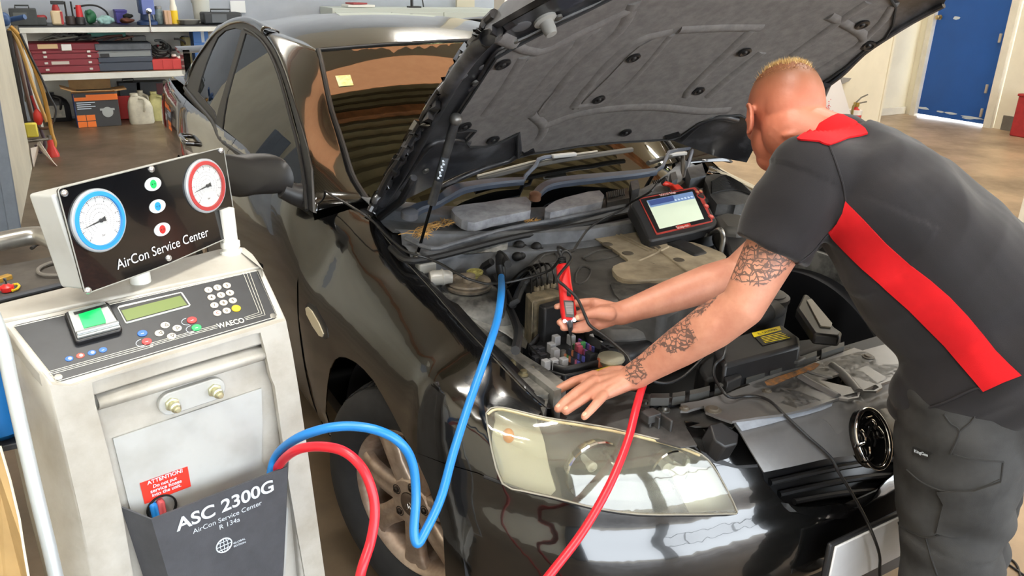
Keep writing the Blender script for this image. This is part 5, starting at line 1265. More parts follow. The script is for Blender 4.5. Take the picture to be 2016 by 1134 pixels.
text_px(PKt, 'EDITION', ZK((1394, 962))[0], ZK((1466, 934))[0], True, .9).obj('pocket_lettering', WPR, pk, smooth=False)
o = PKt.px(*ZK((1337, 950))[0], .0006); R = .0145; e1, e2 = MW, UPV
g = G()
def circ(rx, ry, ox=0.0, oy=0.0, a0=0, a1=2*PI, n=36): return [o+e1*(ox+rx*math.cos(t))+e2*(oy+ry*math.sin(t)) for t in np.linspace(a0, a1, n)]
g.tube(circ(R, R)[:-1], .0013, 5, closed=True); g.tube(circ(R*.5, R)[:-1], .0007, 5, closed=True); g.tube([o-e2*R, o+e2*R], .0007, 5)
for k in (-.55, 0, .55): w = R*math.sqrt(1-k*k); g.tube([o-e1*w+e2*k*R, o+e1*w+e2*k*R], .0007, 5)
g.obj('globe_emblem', WPR, pk, smooth=False)
# top housing: sloped control face and flat ledge
hf = onO([(2, 634), (60, 622), (516, 526), (540, 576), (564, 629), (545, 640), (330, 702), (140, 760), (97, 757), (50, 700)])
G().prism([p-MW.cross(OUP)*-.0 for p in hf], -UPV*.03).obj('control_housing', CREAM, MAC, bev=.004)
A0 = OV.px(2, 634); B0 = OV.px(516, 526)
zled = A0.z+.004
LED = Plane((0, 0, zled), (.0, 0, 1))
lp = [LED.px(u, v) for u, v in [(-14, 606), (0, 597), (459, 483), (482, 487), (498, 500), (516, 526)]] + [B0+UPV*.004, A0+UPV*.004]
G().prism(lp, -UPV*.05).obj('top_ledge', CREAM, MAC, bev=.004)
# overlay
ov = panel('control_overlay', OV, [(27, 643), (33, 640), (500, 534), (508, 534), (545, 621), (541, 628), (121, 751), (112, 749)], OVBLK, MAC, 30, off=.0012, thick=.001)
OVt = Plane(D0+MW.cross(OUP)*.0016*(1 if MW.cross(OUP).z > 0 else -1), MW.cross(OUP))
on = MW.cross(OUP); on = on if on.z > 0 else -on
def edge_line(P, r, m, par, nm, pl=OVt):
    g = G(); Q = [pl.px(u, v) for u, v in P]; g.tube(Q, r, 5); return g.obj(nm, m, par, smooth=False)
g = G()
Q = [OVt.px(u, v) for u, v in [(27, 643), (505, 533), (545, 623), (112, 751)]]; g.tube(Q, .0007, 5, closed=True); g.obj('overlay_border', mat('cream_print', (222, 218, 204), .6), ov, smooth=False)
g = G()
for dz in (0, 9, 18):
    P = ZJ((286, 930+dz*1.1), (810, 785+dz*1.25), (900, 760+dz*1.25)) ; g.tube([OVt.px(u, v) for u, v in P], .00045, 5)
    P = ZJ((880, 765+dz), (1100, 702+dz), (1278, 655+dz)); g.tube([OVt.px(u, v) for u, v in P], .00045, 5)
    P = ZJ((1436-0+dz*.6, 612+dz*.8), (1522+dz*2, 582+dz*.8), (1426+dz*2.1, 342-dz*.2)); g.tube([OVt.px(u, v) for u, v in P], .00045, 5)
g.obj('overlay_stripe', mat('cream_print', (222, 218, 204)), ov, smooth=False)
text_px(OVt, 'WAECO', ZJ((1284, 678))[0], ZJ((1440, 640))[0], True, 1.15).obj('overlay_lettering', mat('cream_print', (222, 218, 204)), ov, smooth=False)
# display
lcd = panel('display', OV, ZJ((690, 560), (700, 550), (1062, 468), (1072, 473), (1118, 542), (1112, 552), (745, 652), (735, 648)), mat('display_frame', (206, 208, 200), .5), MAC, 20, off=.003, thick=.003)
panel('display_black', OV, ZJ((696, 563), (1062, 475), (1110, 545), (742, 645)), mat('display_black', (40, 42, 40), .4), lcd, 20, off=.0036, thick=.0005)
panel('display_screen', OV, ZJ((712, 580), (1058, 492), (1098, 545), (745, 640)), mat('lcd_olive', (104, 122, 58), .35, coat=.5), lcd, 20, off=.0042, thick=.0005)
# printer with its green paper window
pr = ZJ((378, 612), (395, 603), (618, 543), (640, 553), (718, 700), (706, 716), (460, 782), (440, 776))
prn = G().prism(onO(pr, .012), -on*.012).obj('printer', mat('printer_black', (26, 26, 28), .35), MAC, bev=.002)
panel('printer_cover', OV, ZJ((400, 612), (612, 552), (705, 700), (455, 765)), mat('silver_plastic', (186, 190, 188), .22, .6, coat=.4), prn, 16, off=.016, thick=.004)
panel('printer_slot', OV, ZJ((430, 618), (620, 568), (630, 582), (438, 632)), mat('slot_black', (30, 34, 32), .4), prn, 16, off=.0165, thick=.0004)
panel('paper_window', OV, ZJ((460, 630), (588, 590), (618, 660), (620, 680), (492, 712)), mat('green_window', (10, 190, 96), .3, coat=.6, emit=.15), prn, 16, off=.0172, thick=.001)
g = G(); g.tube([OV.px(*ZJ((450, 745))[0], .018), OV.px(*ZJ((692, 680))[0], .018)], .004, 8); g.obj('printer_roller', mat('silver_plastic', (186, 190, 188)), prn)
def button(zc, rpx, rgb, nm='button', par=MAC, lab=None, labc=(70, 60, 50), oval=1.0, h=.0022):
    u, v = ZJ(zc)[0]; o = OV.px(u, v, .0012); e = (OV.px(u+10, v, .0012)-OV.px(u, v, .0012)); r = (OV.px(u+rpx, v)-OV.px(u, v)).length
    e1 = MW; e2 = OUP; P = [o+e1*(r*math.cos(t))+e2*(r*oval*math.sin(t)) for t in [2*PI*i/24 for i in range(24)]]
    b = G().prism(P, on*h).obj(nm, mat('key_%d_%d_%d' % rgb, rgb, .4, coat=.3), par, bev=.0006)
    if lab:
        t = text_g(lab, o+on*(h+.0004)-e1*r*.32-e2*r*.42, e1, e2, r*1.05, 0.0, True); t.obj('key_symbol', mat('key_print_%d_%d_%d' % labc, labc, .6), b, smooth=False)
    return b
KEYS = [(1224, 455), (1277, 441), (1332, 429), (1242, 499), (1298, 485), (1350, 472), (1259, 545), (1313, 530), (1367, 517), (1276, 591), (1331, 577), (1387, 563)]
kp = thing if False else None
for (c, t) in zip(KEYS, '123456789C0'): button(c, 8.2, (214, 202, 184), 'keypad_button', MAC, t, (200, 60, 40) if t == 'C' else (70, 60, 50), .9)
button(KEYS[11], 9.2, (242, 198, 20), 'keypad_button', MAC, None, oval=.9)
for c, t in (((970, 662), '\u25b3'), ((1040, 680), '\u25b7'), ((936, 709), '\u25c1'), ((1008, 727), '\u25bd')): button(c, 9.4, (216, 208, 192), 'arrow_button', MAC, t, (80, 76, 70), .85)
for c, col in (((836, 710), (30, 98, 186)), ((862, 757), (222, 46, 46)), ((1127, 632), (222, 46, 46)), ((1154, 676), (28, 170, 92))):
    b = button(c, 10.2, col, 'function_button', MAC, '\u2013', (236, 236, 236), .82)
    if c != (836, 710):
        u, v = ZJ(c)[0]; o = OVt.px(u-8, v+1); g = G().tube([o+MW*(.0105*math.cos(t))+OUP*(.0075*math.sin(t)) for t in np.linspace(PI*.5, PI*1.5, 14)], .0005, 5); g.obj('key_ring', WPR, b, smooth=False)
for c, col, lc in (((407, 858), (30, 98, 186), (230, 236, 240)), ((472, 840), (222, 76, 60), (240, 236, 230)), ((540, 823), (30, 98, 186), (230, 236, 240)), ((605, 806), (30, 98, 186), (230, 236, 240))):
    button(c, 8.6, col, 'status_light', MAC, '\u25cf' if c[0] != 605 else '\u2013', lc, .82, .0012)
for c in ((343, 966), (1604, 606)):
    o = OV.px(*ZJ(c)[0], .001); b = G().lathe(o, on, [(0, .0062), (.0012, .0058), (.0014, .001)], 18).obj('overlay_screw', STEEL, MAC)
# swivelling gauge board on its post
GY = .658; GT = 1.482; GWd = Vector((math.cos(GY), math.sin(GY), 0)); gn0 = Vector((math.sin(GY), -math.cos(GY), 0)); GD = (gn0*math.cos(GT)-UPV*math.sin(GT)); 
k_ = .368/.34; T0 = V(CAM)+(Vector((-1.544, -.484, 1.353))-V(CAM))*k_
gnn = GWd.cross(GD); gnn = gnn if gnn.dot(V(CAM)-T0) > 0 else -gnn
GP = Plane(T0, gnn)
def roundpoly(P, r, n=5):
    out = []; m = len(P)
    for i in range(m):
        a, b, c = np.array(P[i-1], float), np.array(P[i], float), np.array(P[(i+1) % m], float)
        d0 = (a-b)/np.linalg.norm(a-b); d1 = (c-b)/np.linalg.norm(c-b); p0 = b+d0*r; p1 = b+d1*r
        for k in range(n+1):
            t = k/n; out.append(tuple((1-t)**2*p0+2*t*(1-t)*b+t*t*p1))
    return out
gb_px = roundpoly([(113, 372), (440, 290), (467, 460), (335, 518), (288, 536), (168, 579)], 9)
gb = G().prism([GP.px(u, v) for u, v in gb_px], -gnn*.005).obj('gauge_board', mat('gloss_black_acrylic', (14, 15, 18), .12, coat=.6), MAC, bev=.001)
g = G(); g.prism([GP.px(u, v)-gnn*.006 for u, v in roundpoly([(108, 384), (436, 300), (462, 456), (335, 512), (290, 532), (172, 572)], 8)], -gnn*.055)
g.obj('gauge_housing', CREAM2, gb, bev=.004)
# frame edge highlight of the acrylic
g = G().tube([GP.px(u, v) for u, v in gb_px], .0011, 6, closed=True); g.obj('board_edge', mat('acrylic_edge', (150, 150, 144), .3), gb)
GPt = Plane(T0+gnn*.0006, gnn)
text_px(GPt, 'AirCon Service Center', ZJ((690, 331))[0], ZJ((1226, 131))[0], False, 1.05).obj('board_lettering', mat('board_print', (222, 224, 226), .5), gb, smooth=False)
gu = GWd; gv = -GD if (-GD).z > 0 else GD
def gauge(c, ring, ringm, rx):
    o = GP.px(*c); r = .0425*rx
    ga = G().lathe(o, gnn, [(0, r*1.24), (.004, r*1.24), (.006, r*1.20), (.006, r*1.02)], 48, caps=False).obj('pressure_gauge', mat('gauge_bezel', (176, 182, 188), .35, .3), MAC, angle=30)
    G().lathe(o, gnn, [(.006, r*1.14), (.0075, r*1.13), (.0075, r*.97), (.004, r*.95)], 48, caps=False).obj('colour_ring', ringm, ga, angle=30)
    G().lathe(o, gnn, [(.001, r*.96), (.0045, r*.955), (.0046, .001)], 48).obj('dial', mat('dial_white', (232, 234, 234), .5), ga)
    g = G()
    for k in range(61):
        an = math.radians(225-270*k/60); rr = (.93, .84) if k % 6 == 0 else (.93, .89)
        d = gu*math.cos(an)+gv*math.sin(an); g.tube([o+d*r*rr[0]+gnn*.0049, o+d*r*rr[1]+gnn*.0049], .00035 if k % 6 else .0005, 4)
    for q, n_ in ((.66, 40), (.50, 30), (.34, 20)):
        for k in range(n_):
            an = math.radians(225-270*k/n_); d = gu*math.cos(an)+gv*math.sin(an); g.tube([o+d*r*q+gnn*.0049, o+d*r*(q-.035)+gnn*.0049], .00025, 4)
    g.obj('dial_marks', mat('dial_print', (70, 72, 76), .6), ga, smooth=False)
    g = G()
    for k in range(11):
        an = math.radians(225-27*k); d = gu*math.cos(an)+gv*math.sin(an)
        g.merge(text_g(str(k), o+d*r*.77+gnn*.0049-gu*r*.03-gv*r*.04, gu, gv, r*.11, 0.0))
    g.merge(text_g('bar', o-gv*r*.62-gu*r*.07+gnn*.0049, gu, gv, r*.13, 0.0)); g.obj('dial_numbers', mat('dial_print', (70, 72, 76)), ga, smooth=False)
    nd = (-gu*.97-gv*.13).normalized(); pr_ = gnn.cross(nd)
    G().prism([o+nd*r*.88+gnn*.007, o+pr_*r*.035+gnn*.007, o-nd*r*.22+pr_*r*.10+gnn*.007, o-nd*r*.22-pr_*r*.10+gnn*.007, o-pr_*r*.035+gnn*.007], gnn*.0008).lathe(o+gnn*.006, gnn, [(0, r*.08), (.003, r*.07), (.0031, .0005)], 14).obj('needle', mat('needle_grey', (66, 68, 70), .4), ga, smooth=False)
    G().lathe(o, gnn, [(.0095, r*.98), (.0098, r*.5), (.0099, .001)], 40).obj('gauge_glass', glass_mat('gauge_glass', (248, 248, 248), .02), ga)
gauge((193, 434), 0, mat('ring_blue', (44, 146, 222), .35), 1.0)
gauge((403, 366), 0, mat('ring_red', (176, 62, 62), .35), .985)
for zc, col in (((682, 822), (28, 186, 98)), ((702, 921), (34, 146, 220)), ((723, 1024), (186, 46, 46))):
    o = GP.px(*ZN(zc)[0]); P = [o+gu*.0185*math.cos(t)+gv*.0118*math.sin(t) for t in [2*PI*i/32 for i in range(32)]]
    il = G().prism(P, gnn*.0012).obj('indicator', mat('indicator_white', (208, 214, 218), .4), MAC)
    P = [o+gnn*.0012+gu*.0070*math.cos(t)+gv*.0078*math.sin(t) for t in [2*PI*i/24 for i in range(24)]]
    le = G().prism(P, gnn*.0008).obj('indicator_lens', mat('lens_%d_%d_%d' % col, col, .3, coat=.4), il)
    for s in (-1, 1): G().lathe(o+gnn*.002+gu*.0028*s, gnn, [(0, .0011), (.0004, .0011), (.0005, .0003)], 10).obj('indicator_dot', mat('dot_dark', (34, 60, 54), .5), il)
for p in ((126.5, 380), (298, 333), (435, 296), (461, 455), (173, 572), (332, 508)):
    G().lathe(GP.px(*p), gnn, [(0, .0062), (.0025, .0056), (.0045, .003), (.0048, .0004)], 18).obj('board_screw', mat('polished_screw', (214, 214, 216), .2, .9), gb)
# swivel post and white knob
kb = LED.px(455, 496)
G().lathe(kb, UPV, [(-.002, .022), (.004, .022), (.006, .016), (.010, .016), (.012, .019), (.022, .019), (.024, .0155), (.05, .0150), (.09, .015)], 24).obj('swivel_post', mat('white_knob', (226, 226, 220), .35), MAC, angle=30)
ps = GP.px(300, 520)-gnn*.035; G().tube([ps+UPV*.03, Vector((ps.x, ps.y, zled-.03))], .018, 14).obj('swivel_post', mat('white_knob', (226, 226, 220)), MAC)
# tray and handle at the back, seen to the left of the gauge board
TRZ = zled-.004
TR = Plane((0, 0, TRZ), (0, 0, 1))
tray = G().prism([TR.px(u, v) for u, v in [(-60, 600), (-30, 600), (0, 594), (150, 560), (330, 520), (300, 470), (100, 505), (-40, 530), (-120, 545)]], -UPV*.015).obj('tool_tray', mat('tray_grey', (86, 82, 78), .75, rgb2=(66, 62, 58), vscale=14), MAC, bev=.003)
g = G().tube([TR.px(u, v, .006) for u, v in [(-60, 602), (0, 596), (140, 562), (300, 524)]], .005, 8); g.obj('tray_rim', mat('tray_edge', (60, 60, 62), .5), tray)
hp = [U(u, v, d=1.62) for u, v in [(-90, 532), (0, 511), (70, 500), (105, 500), (150, 502)]]
hp = [TR.px(-100, 537, .035), TR.px(0, 511, .035), TR.px(70, 497, .035), TR.px(105, 499, .03), TR.px(150, 506, .0)]
G().tube(CC(hp, 4), .0185, 16).obj('push_handle', mat('worn_aluminium', (176, 174, 168), .3, .7, var=.2, vscale=12), MAC)
g = G().tube([tuple(p) for p in cr([U(62, 489, d=1.70), U(75, 480, d=1.72), U(100, 479, d=1.72), U(125, 490, d=1.70), U(140, 505, d=1.7)], 4)], .004, 8); g.obj('black_lead', RUB, MAC)
# cable loop with metal end lying on the tray
L = [TR.px(u, v, .006) for u, v in ((128, 517), (105, 522), (84, 530), (76, 538), (82, 546), (110, 548), (140, 545))]
lp_ = thing('looped_cable', 'grey cable looped on the tray behind the gauge board', 'cable', (L[2].x, L[2].y, TRZ))
G().tube([tuple(p) for p in cr(L, 5)], .0035, 8).obj('lead', mat('grey_cable', (110, 106, 100), .5), lp_)
G().lathe(TR.px(118, 520, .006), (MW-UPV*.1), [(-.012, .006), (0, .008), (.01, .008), (.012, .004)], 12).obj('metal_connector', CHROME, lp_)
# red and yellow valve tool, wooden peg
p = TR.px(15, 575, .006); vt = thing('valve_key', 'small red valve key with a yellow loop lying on the tray', 'tool', (p.x, p.y, TRZ))
G().lathe(p-Vector((0, 0, .004)), (0, 0, 1), [(0, .009), (.008, .010), (.012, .006), (.013, .003)], 14).box(p+Vector((0, 0, .003)), (.022, .008, .006)).obj('grip', mat('red_plastic', (214, 44, 40), .35), vt)
G().tube([p+Vector((0, 0, .006)), p+Vector((0, 0, .020))], .0025, 8).obj('pin', CHROME, vt)
G().tube([TR.px(u, v, .004) for u, v in ((21, 571), (26, 565), (35, 563), (39, 567), (35, 573), (26, 577))], .0022, 8, closed=True).obj('yellow_loop', mat('yellow_plastic', (222, 186, 40), .4), vt)
p = TR.px(6, 553, .004); tag(G().box(p, (.03, .014, .010), Matrix.Rotation(.6, 3, 'Z')).box(p+Vector((-.02, -.012, 0)), (.02, .012, .008), Matrix.Rotation(.6, 3, 'Z')).obj('peg', mat('brass_peg', (176, 138, 62), .4, .3), bev=.002), 'short brass peg at the left end of the grey tray', 'peg')
# left hand rail, lower frame, castors
g = G().tube([tuple(q) for q in cr([loc(wl-.055, .22, 1.03), loc(wl-.045, -.005, 1.0)], 1)], .013, 12)
rail = [U(-22, 600, d=1.22), U(4, 668, d=1.215), U(20, 745, d=1.215), U(66, 950, d=1.23), U(110, 1134, d=1.26), U(150, 1330, d=1.32)]
rb_ = rail[-1].copy(); rb_.z = .09
G().tube([tuple(p) for p in cr(rail+[rb_], 3)], .0105, 14).obj('side_rail', mat('silver_rail', (196, 204, 208), .35, .4), MAC)
G().tube([rb_, Vector((rb_.x, rb_.y, .085))-MN*.30], .0105, 12).obj('lower_rail', mat('silver_rail', (196, 204, 208)), MAC)
gbp = U(2, 790, d=1.45); gc = Vector((gbp.x-.01, gbp.y, 0))
gz = U(6, 865, d=1.45).z
G().lathe((gc.x, gc.y, gz), UPV, [(0, .03), (.02, .055), (.20, .055), (.24, .055), (.28, .03), (.30, .02)], 28).obj('gas_bottle', mat('bottle_blue', (24, 112, 184), .35), MAC, angle=50)
G().box((gc.x+.03, gc.y, gz-.006), (.20, .10, .012)).obj('bottle_bracket', mat('dark_trolley', (60, 62, 66), .5), MAC, bev=.002)
lbox(G(), wl-.10, wl-.0, .10, .34, .08, .13).obj('bottle_shelf', mat('dark_trolley', (60, 62, 66), .5), MAC, bev=.004)
for a, b in ((wl-.01, .02), (wr-.03, .02), (wl-.01, .33), (wr-.03, .33)):
    c = loc(a, b, .045); wh = G().lathe(c-MW*.014, MW, [(0, .02), (0, .042), (.004, .045), (.024, .045), (.028, .042), (.028, .02)], 28).obj('castor', RUB, MAC)
    G().tube([c+MW*.02, c+MW*.02+UPV*.07], .010, 10).obj('castor_fork', STEEL, wh)
# tan sheet leaning beside the machine at the lower left
a = [U(u, v, d=1.36) for u, v in ((-40, 820), (0, 878), (20, 946), (38, 1022), (46, 1075), (56, 1134), (62, 1200), (-80, 1240))]
bs = thing('plywood_sheet', 'tan board with a pale edge standing left of the service machine', 'board', (a[3].x-.03, a[3].y, 0))
low_ = min(p.z for p in a)
P = a[:-2]+[Vector((a[-2].x, a[-2].y, .0)), Vector((a[-1].x, a[-1].y, .0))]
G().prism(P, Vector((-.06, .16, 0)).normalized()*.012).obj('sheet', mat('tan_board', (206, 172, 118), .6, var=.1, vscale=6), bs, smooth=False)
G().tube(P[1:-1], .0022, 6).obj('pale_edge', mat('pale_edge', (236, 226, 204), .5), bs)
# ================================================================== hoses
def hose(name, label, P, r, m, cat='hose'):
    Q = [tuple(p) for p in cr(P, 8)]
    c = min(P, key=lambda p: p.z)
    o = G().tube(Q, r, 14).obj(name, m, None); return tag(o, label, cat)
HB = mat('blue_hose_rubber', (34, 128, 208), .35, spec=.5); HR = mat('red_hose_rubber', (220, 36, 50), .35)
PKI = Plane(D0+MN*.040, MN); dK = lambda u, v: float((CM @ (np.array(PKI.px(u, v))-CAM))[2])
bl = [PKI.px(470, 1060), PKI.px(515, 1010), PKI.px(530, 950), U(543, 900, d=dK(543, 900)), U(580, 866, d=1.46), U(635, 845, d=1.44), U(690, 839, d=1.44), U(745, 848, d=1.44), U(788, 872, d=1.45), U(812, 912, d=1.47), U(819, 975, d=1.48), U(815, 1045, d=1.47),
      U(822, 1070, d=1.47), U(838, 1045, d=1.48), U(868, 980, d=1.51), U(893, 890, d=1.56), U(925, 790, d=1.62), U(960, 690, d=1.67), U(980, 625, d=1.75), U(987, 575, d=1.85)]
bl.append(U(987, 545, z=.885))
hose('service_hose', 'blue hose arching from the machine pocket over the black front wing into the engine bay', bl, .0088, HB)
rd = [PKI.px(440, 1080), PKI.px(505, 1020), PKI.px(534, 958), U(548, 918, d=dK(548, 918)-.01), U(580, 888, d=1.44), U(625, 879, d=1.41), U(675, 888, d=1.39), U(712, 920, d=1.38), U(732, 965, d=1.38), U(738, 1010, d=1.38), U(730, 1065, d=1.37), U(708, 1140, d=1.35), U(700, 1240, d=1.40)]
rd += [Vector((-1.22, -.90, .22)), Vector((-1.18, -1.0, .05)), Vector((-1.05, -1.08, .08)), U(960, 1290, d=1.45)]
rd += [U(1072, 1145, d=1.50), U(1145, 1050, d=1.55), U(1200, 955, d=1.60), U(1235, 870, d=1.66), U(1252, 805, d=1.71), U(1262, 770, d=1.76), U(1275, 735, d=1.86)]
hose('service_hose', 'red hose looping from the machine pocket down and up across the headlamp', rd, .0088, HR)
# dark stubs that vanish in the hose hole of the machine
o = FB.px(300, 1003, .010)
G().tube([o-MN*.03+UPV*.02, o+UPV*.012, o+MN*.012-UPV*.03, o+MN*.01-UPV*.10], .007, 10).obj('hose_stub', HB, MAC); 
G().tube([o-MN*.03+UPV*.02+MW*.013, o+UPV*.012+MW*.013, o+MN*.012-UPV*.03+MW*.010, o+MN*.01-UPV*.10+MW*.01], .007, 10).obj('hose_stub', mat('dusty_red_hose', (190, 80, 84), .5), MAC)
# ================================================================== scan tablet
b0 = U(1283, 470, z=.912); b1 = U(1411, 441, z=.912)
ed = (b1-b0).normalized(); bkv = UPV.cross(ed); bkv = bkv if bkv.y > 0 else -bkv
best = None
for t in np.radians(np.arange(5, 85, 1)):
    upd = bkv*math.cos(t)+UPV*math.sin(t); pl = Plane(b0, ed.cross(upd)); tl = pl.px(1252, 394); L_ = (tl-b0).dot(upd); e_ = abs(L_-.185)
    if best is None or e_ < best[0]: best = (e_, t, upd)
TU = best[2]; tn = ed.cross(TU); tn = tn if tn.dot(V(CAM)-b0) > 0 else -tn
TP = Plane(b0+tn*.018, tn)
ZT = zz(1220, 330, 5.97)
tb = thing('diagnostic_tablet', 'black and red diagnostic tablet with a lit screen propped on the engine', 'tablet', (b0+b1)/2)
hs = roundpoly(ZT((150, 380), (200, 335), (560, 270), (900, 215), (965, 255), (1020, 400), (1155, 640), (1120, 690), (860, 760), (380, 860), (330, 830), (230, 600), (135, 440)), 4, 3)
THK = .042
G().prism([TP.px(u, v) for u, v in hs], -tn*THK).obj('housing', mat('tablet_rubber', (38, 38, 40), .55), tb, bev=.006)
fr_ = roundpoly(ZT((222, 368), (880, 235), (905, 255), (1000, 400), (1095, 640), (430, 795)), 3, 3)
frr = panel('red_frame', TP, fr_, mat('tablet_red', (176, 62, 54), .4, coat=.3), tb, 8, off=.002, thick=.003)
panel('bezel', TP, roundpoly(ZT((240, 378), (860, 258), (900, 300), (950, 400), (1075, 632), (440, 775)), 2, 3), mat('bezel_black', (24, 22, 24), .3, coat=.4), tb, 8, off=.003, thick=.003)
scr = panel('screen', TP, ZT((312, 400), (848, 292), (985, 610), (465, 730)), mat('lit_screen', (206, 218, 196), .35, emit=.32), tb, 8, off=.0036, thick=.001)
panel('screen_bar', TP, ZT((312, 400), (848, 292), (872, 352), (880, 372), (360, 480)), mat('screen_blue', (110, 136, 176), .4, emit=.35), scr, 6, off=.0042, thick=.0003)
panel('screen_bar', TP, ZT((330, 405), (620, 345), (640, 400), (360, 460)), mat('screen_navy', (66, 84, 140), .4, emit=.25), scr, 6, off=.0048, thick=.0003)
g = G()
for k in range(6): 
    q = TP.px(*ZT((650+k*38, 395-k*8))[0], .005); g.box(q, (.008, .006, .001), Matrix([list(t) for t in zip(ed, TU, tn)]))
g.obj('screen_icon', mat('screen_icon', (190, 206, 224), .4, emit=.4), scr, smooth=False)
text_px(Plane(b0+tn*.0235, tn), 'SOLUS Edge', ZT((480, 338))[0], ZT((665, 300))[0], True, 1.0).obj('tablet_lettering', mat('tablet_print', (240, 200, 196), .5), tb, smooth=False)
bd = panel('badge', TP, ZT((665, 695), (820, 665), (832, 690), (700, 735), (668, 735)), mat('badge_red', (206, 60, 48), .4), tb, 5, off=.0045, thick=.001)
text_px(Plane(b0+tn*.0238, tn), 'Snap-on', ZT((680, 722))[0], ZT((820, 690))[0], True, 1.0).obj('tablet_lettering', mat('tablet_print', (240, 200, 196)), bd, smooth=False)
for c, r_, col in (((950, 350), .012, (60, 56, 54)), ((905, 300), .006, (210, 150, 110)), ((945, 290), .006, (210, 150, 110)), ((1010, 460), .008, (226, 120, 110)), ((1068, 585), .008, (226, 120, 110))):
    o = TP.px(*ZT(c)[0], .003)
    bt_ = G().lathe(o, tn, [(0, r_*1.35), (.002, r_*1.3), (.0025, r_*1.05), (.002, r_)], 20, caps=False).obj('button_ring', mat('tablet_red', (176, 62, 54)), tb)
    G().lathe(o, tn, [(0, r_*.95), (.004, r_*.85), (.0042, .001)], 20).obj('button', mat('tb_%d' % col[0], col, .3, coat=.3), bt_)
g = G()
for k in range(5): 
    q = TP.px(*ZT((175+k*42, 450+k*90))[0], -.006); g.tube([q, q-ed*.0-tn*.02], .003, 6)
g.obj('grip_rib', mat('tablet_rubber', (38, 38, 40)), tb)
pr0 = TP.px(*ZT((720, 240))[0], -.014)
G().box(pr0+TU*.012, (.034, .034, .020), Matrix([list(t) for t in zip(ed, TU, tn)])).obj('red_plug', mat('plug_red', (222, 60, 44), .4), tb, bev=.004)
c2 = [tuple(p) for p in cr([pr0+TU*.02, pr0+TU*.045-ed*.012, pr0+TU*.055-ed*.035], 4)]
G().tube(c2, [.009]*(len(c2)-1)+[.005], 10).obj('plug_boot', mat('plug_red', (222, 60, 44)), tb)
# bent wire stand at the back right
st0 = TP.px(*ZT((1120, 690))[0], -.03); zb = .905
G().tube([tuple(p) for p in cr([st0-ed*.03, st0, U(1418, 452, d=2.42), U(1424, 470, d=2.42), U(1421, 490, d=2.43), U(1419, 520, d=2.44)], 4)], .0075, 10).obj('wire_stand', mat('stand_steel', (150, 148, 144), .3, .8), tb)
G().tube([TP.px(*ZT((300, 500))[0], -THK), b0+bkv*.17+ed*.05-UPV*.0], .006, 8).obj('rear_leg', mat('stand_steel', (150, 148, 144)), tb)
# ================================================================== circuit probe in the right hand
Z4 = zz(1040, 480, 4.362)
pt = U(*Z4((295, 185))[0], z=1.000); pbm = U(*Z4((355, 665))[0], z=.895); tip = U(1126, 690, z=.805)
pax = (pbm-pt).normalized(); PLn = (pbm-pt).length
pv = (V(CAM)-pt); pv = (pv-pax*pv.dot(pax)).normalized(); psd = pax.cross(pv)
pb_ = thing('circuit_probe', 'red handheld circuit probe with small screen and lit tip held in the right hand', 'probe', tip)
PRED = mat('probe_red', (214, 24, 28), .3, coat=.3)
rings = []
for t, w, h in ((0, .013, .012), (.03, .0165, .0145), (.12, .017, .0145), (.35, .0165, .0135), (.62, .018, .0135), (.85, .0195, .014), (.95, .018, .013), (1.0, .013, .010)):
    rings.append([pt+pax*PLn*t+psd*w*math.copysign(abs(math.cos(a))**.7, math.cos(a))+pv*h*math.copysign(abs(math.sin(a))**.7, math.sin(a)) for a in [2*PI*i/24 for i in range(24)]])
G().loft(rings).obj('body', PRED, pb_)
PPl = Plane(pt+pv*.0138, pv)
psn = panel('display_frame', PPl, Z4((303, 486), (390, 490), (396, 634), (322, 628)), mat('probe_black', (24, 20, 22), .3), pb_, 5, off=.001, thick=.004)
panel('display', PPl, Z4((314, 502), (384, 505), (388, 608), (330, 605)), mat('probe_screen', (120, 112, 112), .3, coat=.4), psn, 5, off=.0016, thick=.0004)
g = G()
for k in range(4): a, b = Z4((320+k*3, 520+k*22), (382+k, 522+k*22)); g.tube([PPl.px(*a, .0022), PPl.px(*b, .0022)], .0004, 4)
g.obj('display_line', mat('probe_line', (196, 188, 186), .5), psn, smooth=False)
panel('rocker_switch', PPl, Z4((330, 404), (368, 406), (368, 452), (332, 448)), mat('probe_black', (24, 20, 22)), pb_, 5, off=.003, thick=.006)
G().tube([pbm-pax*.006, pbm+pax*.012, pbm.lerp(tip, .45)], [.009, .007, .0035], 12).obj('nose', mat('probe_nose', (52, 54, 58), .3), pb_)
G().tube([pbm.lerp(tip, .4), tip], [.0022, .0012], 8).obj('tip', STEEL, pb_)
for s in (-1, 1):
    G().ell(pbm+pax*.001+psd*.0115*s+pv*.008, (Vector((.0042, 0, 0)), Vector((0, .0042, 0)), Vector((0, 0, .0042))), 10, 8).obj('lit_led', mat('lit_led', (240, 248, 255), .3, emit=14), pb_)
g = G().tube([pt+pax*.002, pt-pax*.012, pt-pax*.024], [.0085, .0075, .005], 10)
for k in range(4): g.tube([pt-pax*(.004+.005*k)+(psd*math.cos(a)+pv*math.sin(a))*.0088 for a in [2*PI*i/12 for i in range(12)]], .0014, 5, closed=True)
g.obj('strain_relief', RUB, pb_)
CB = mat('black_lead', (30, 30, 31), .45)
def lead(label, P, r=.0036):
    o = G().tube([tuple(p) for p in cr(P, 6)], r, 8).obj('lead', CB, None); return tag(o, label, 'cable')
pe = pt-pax*.024
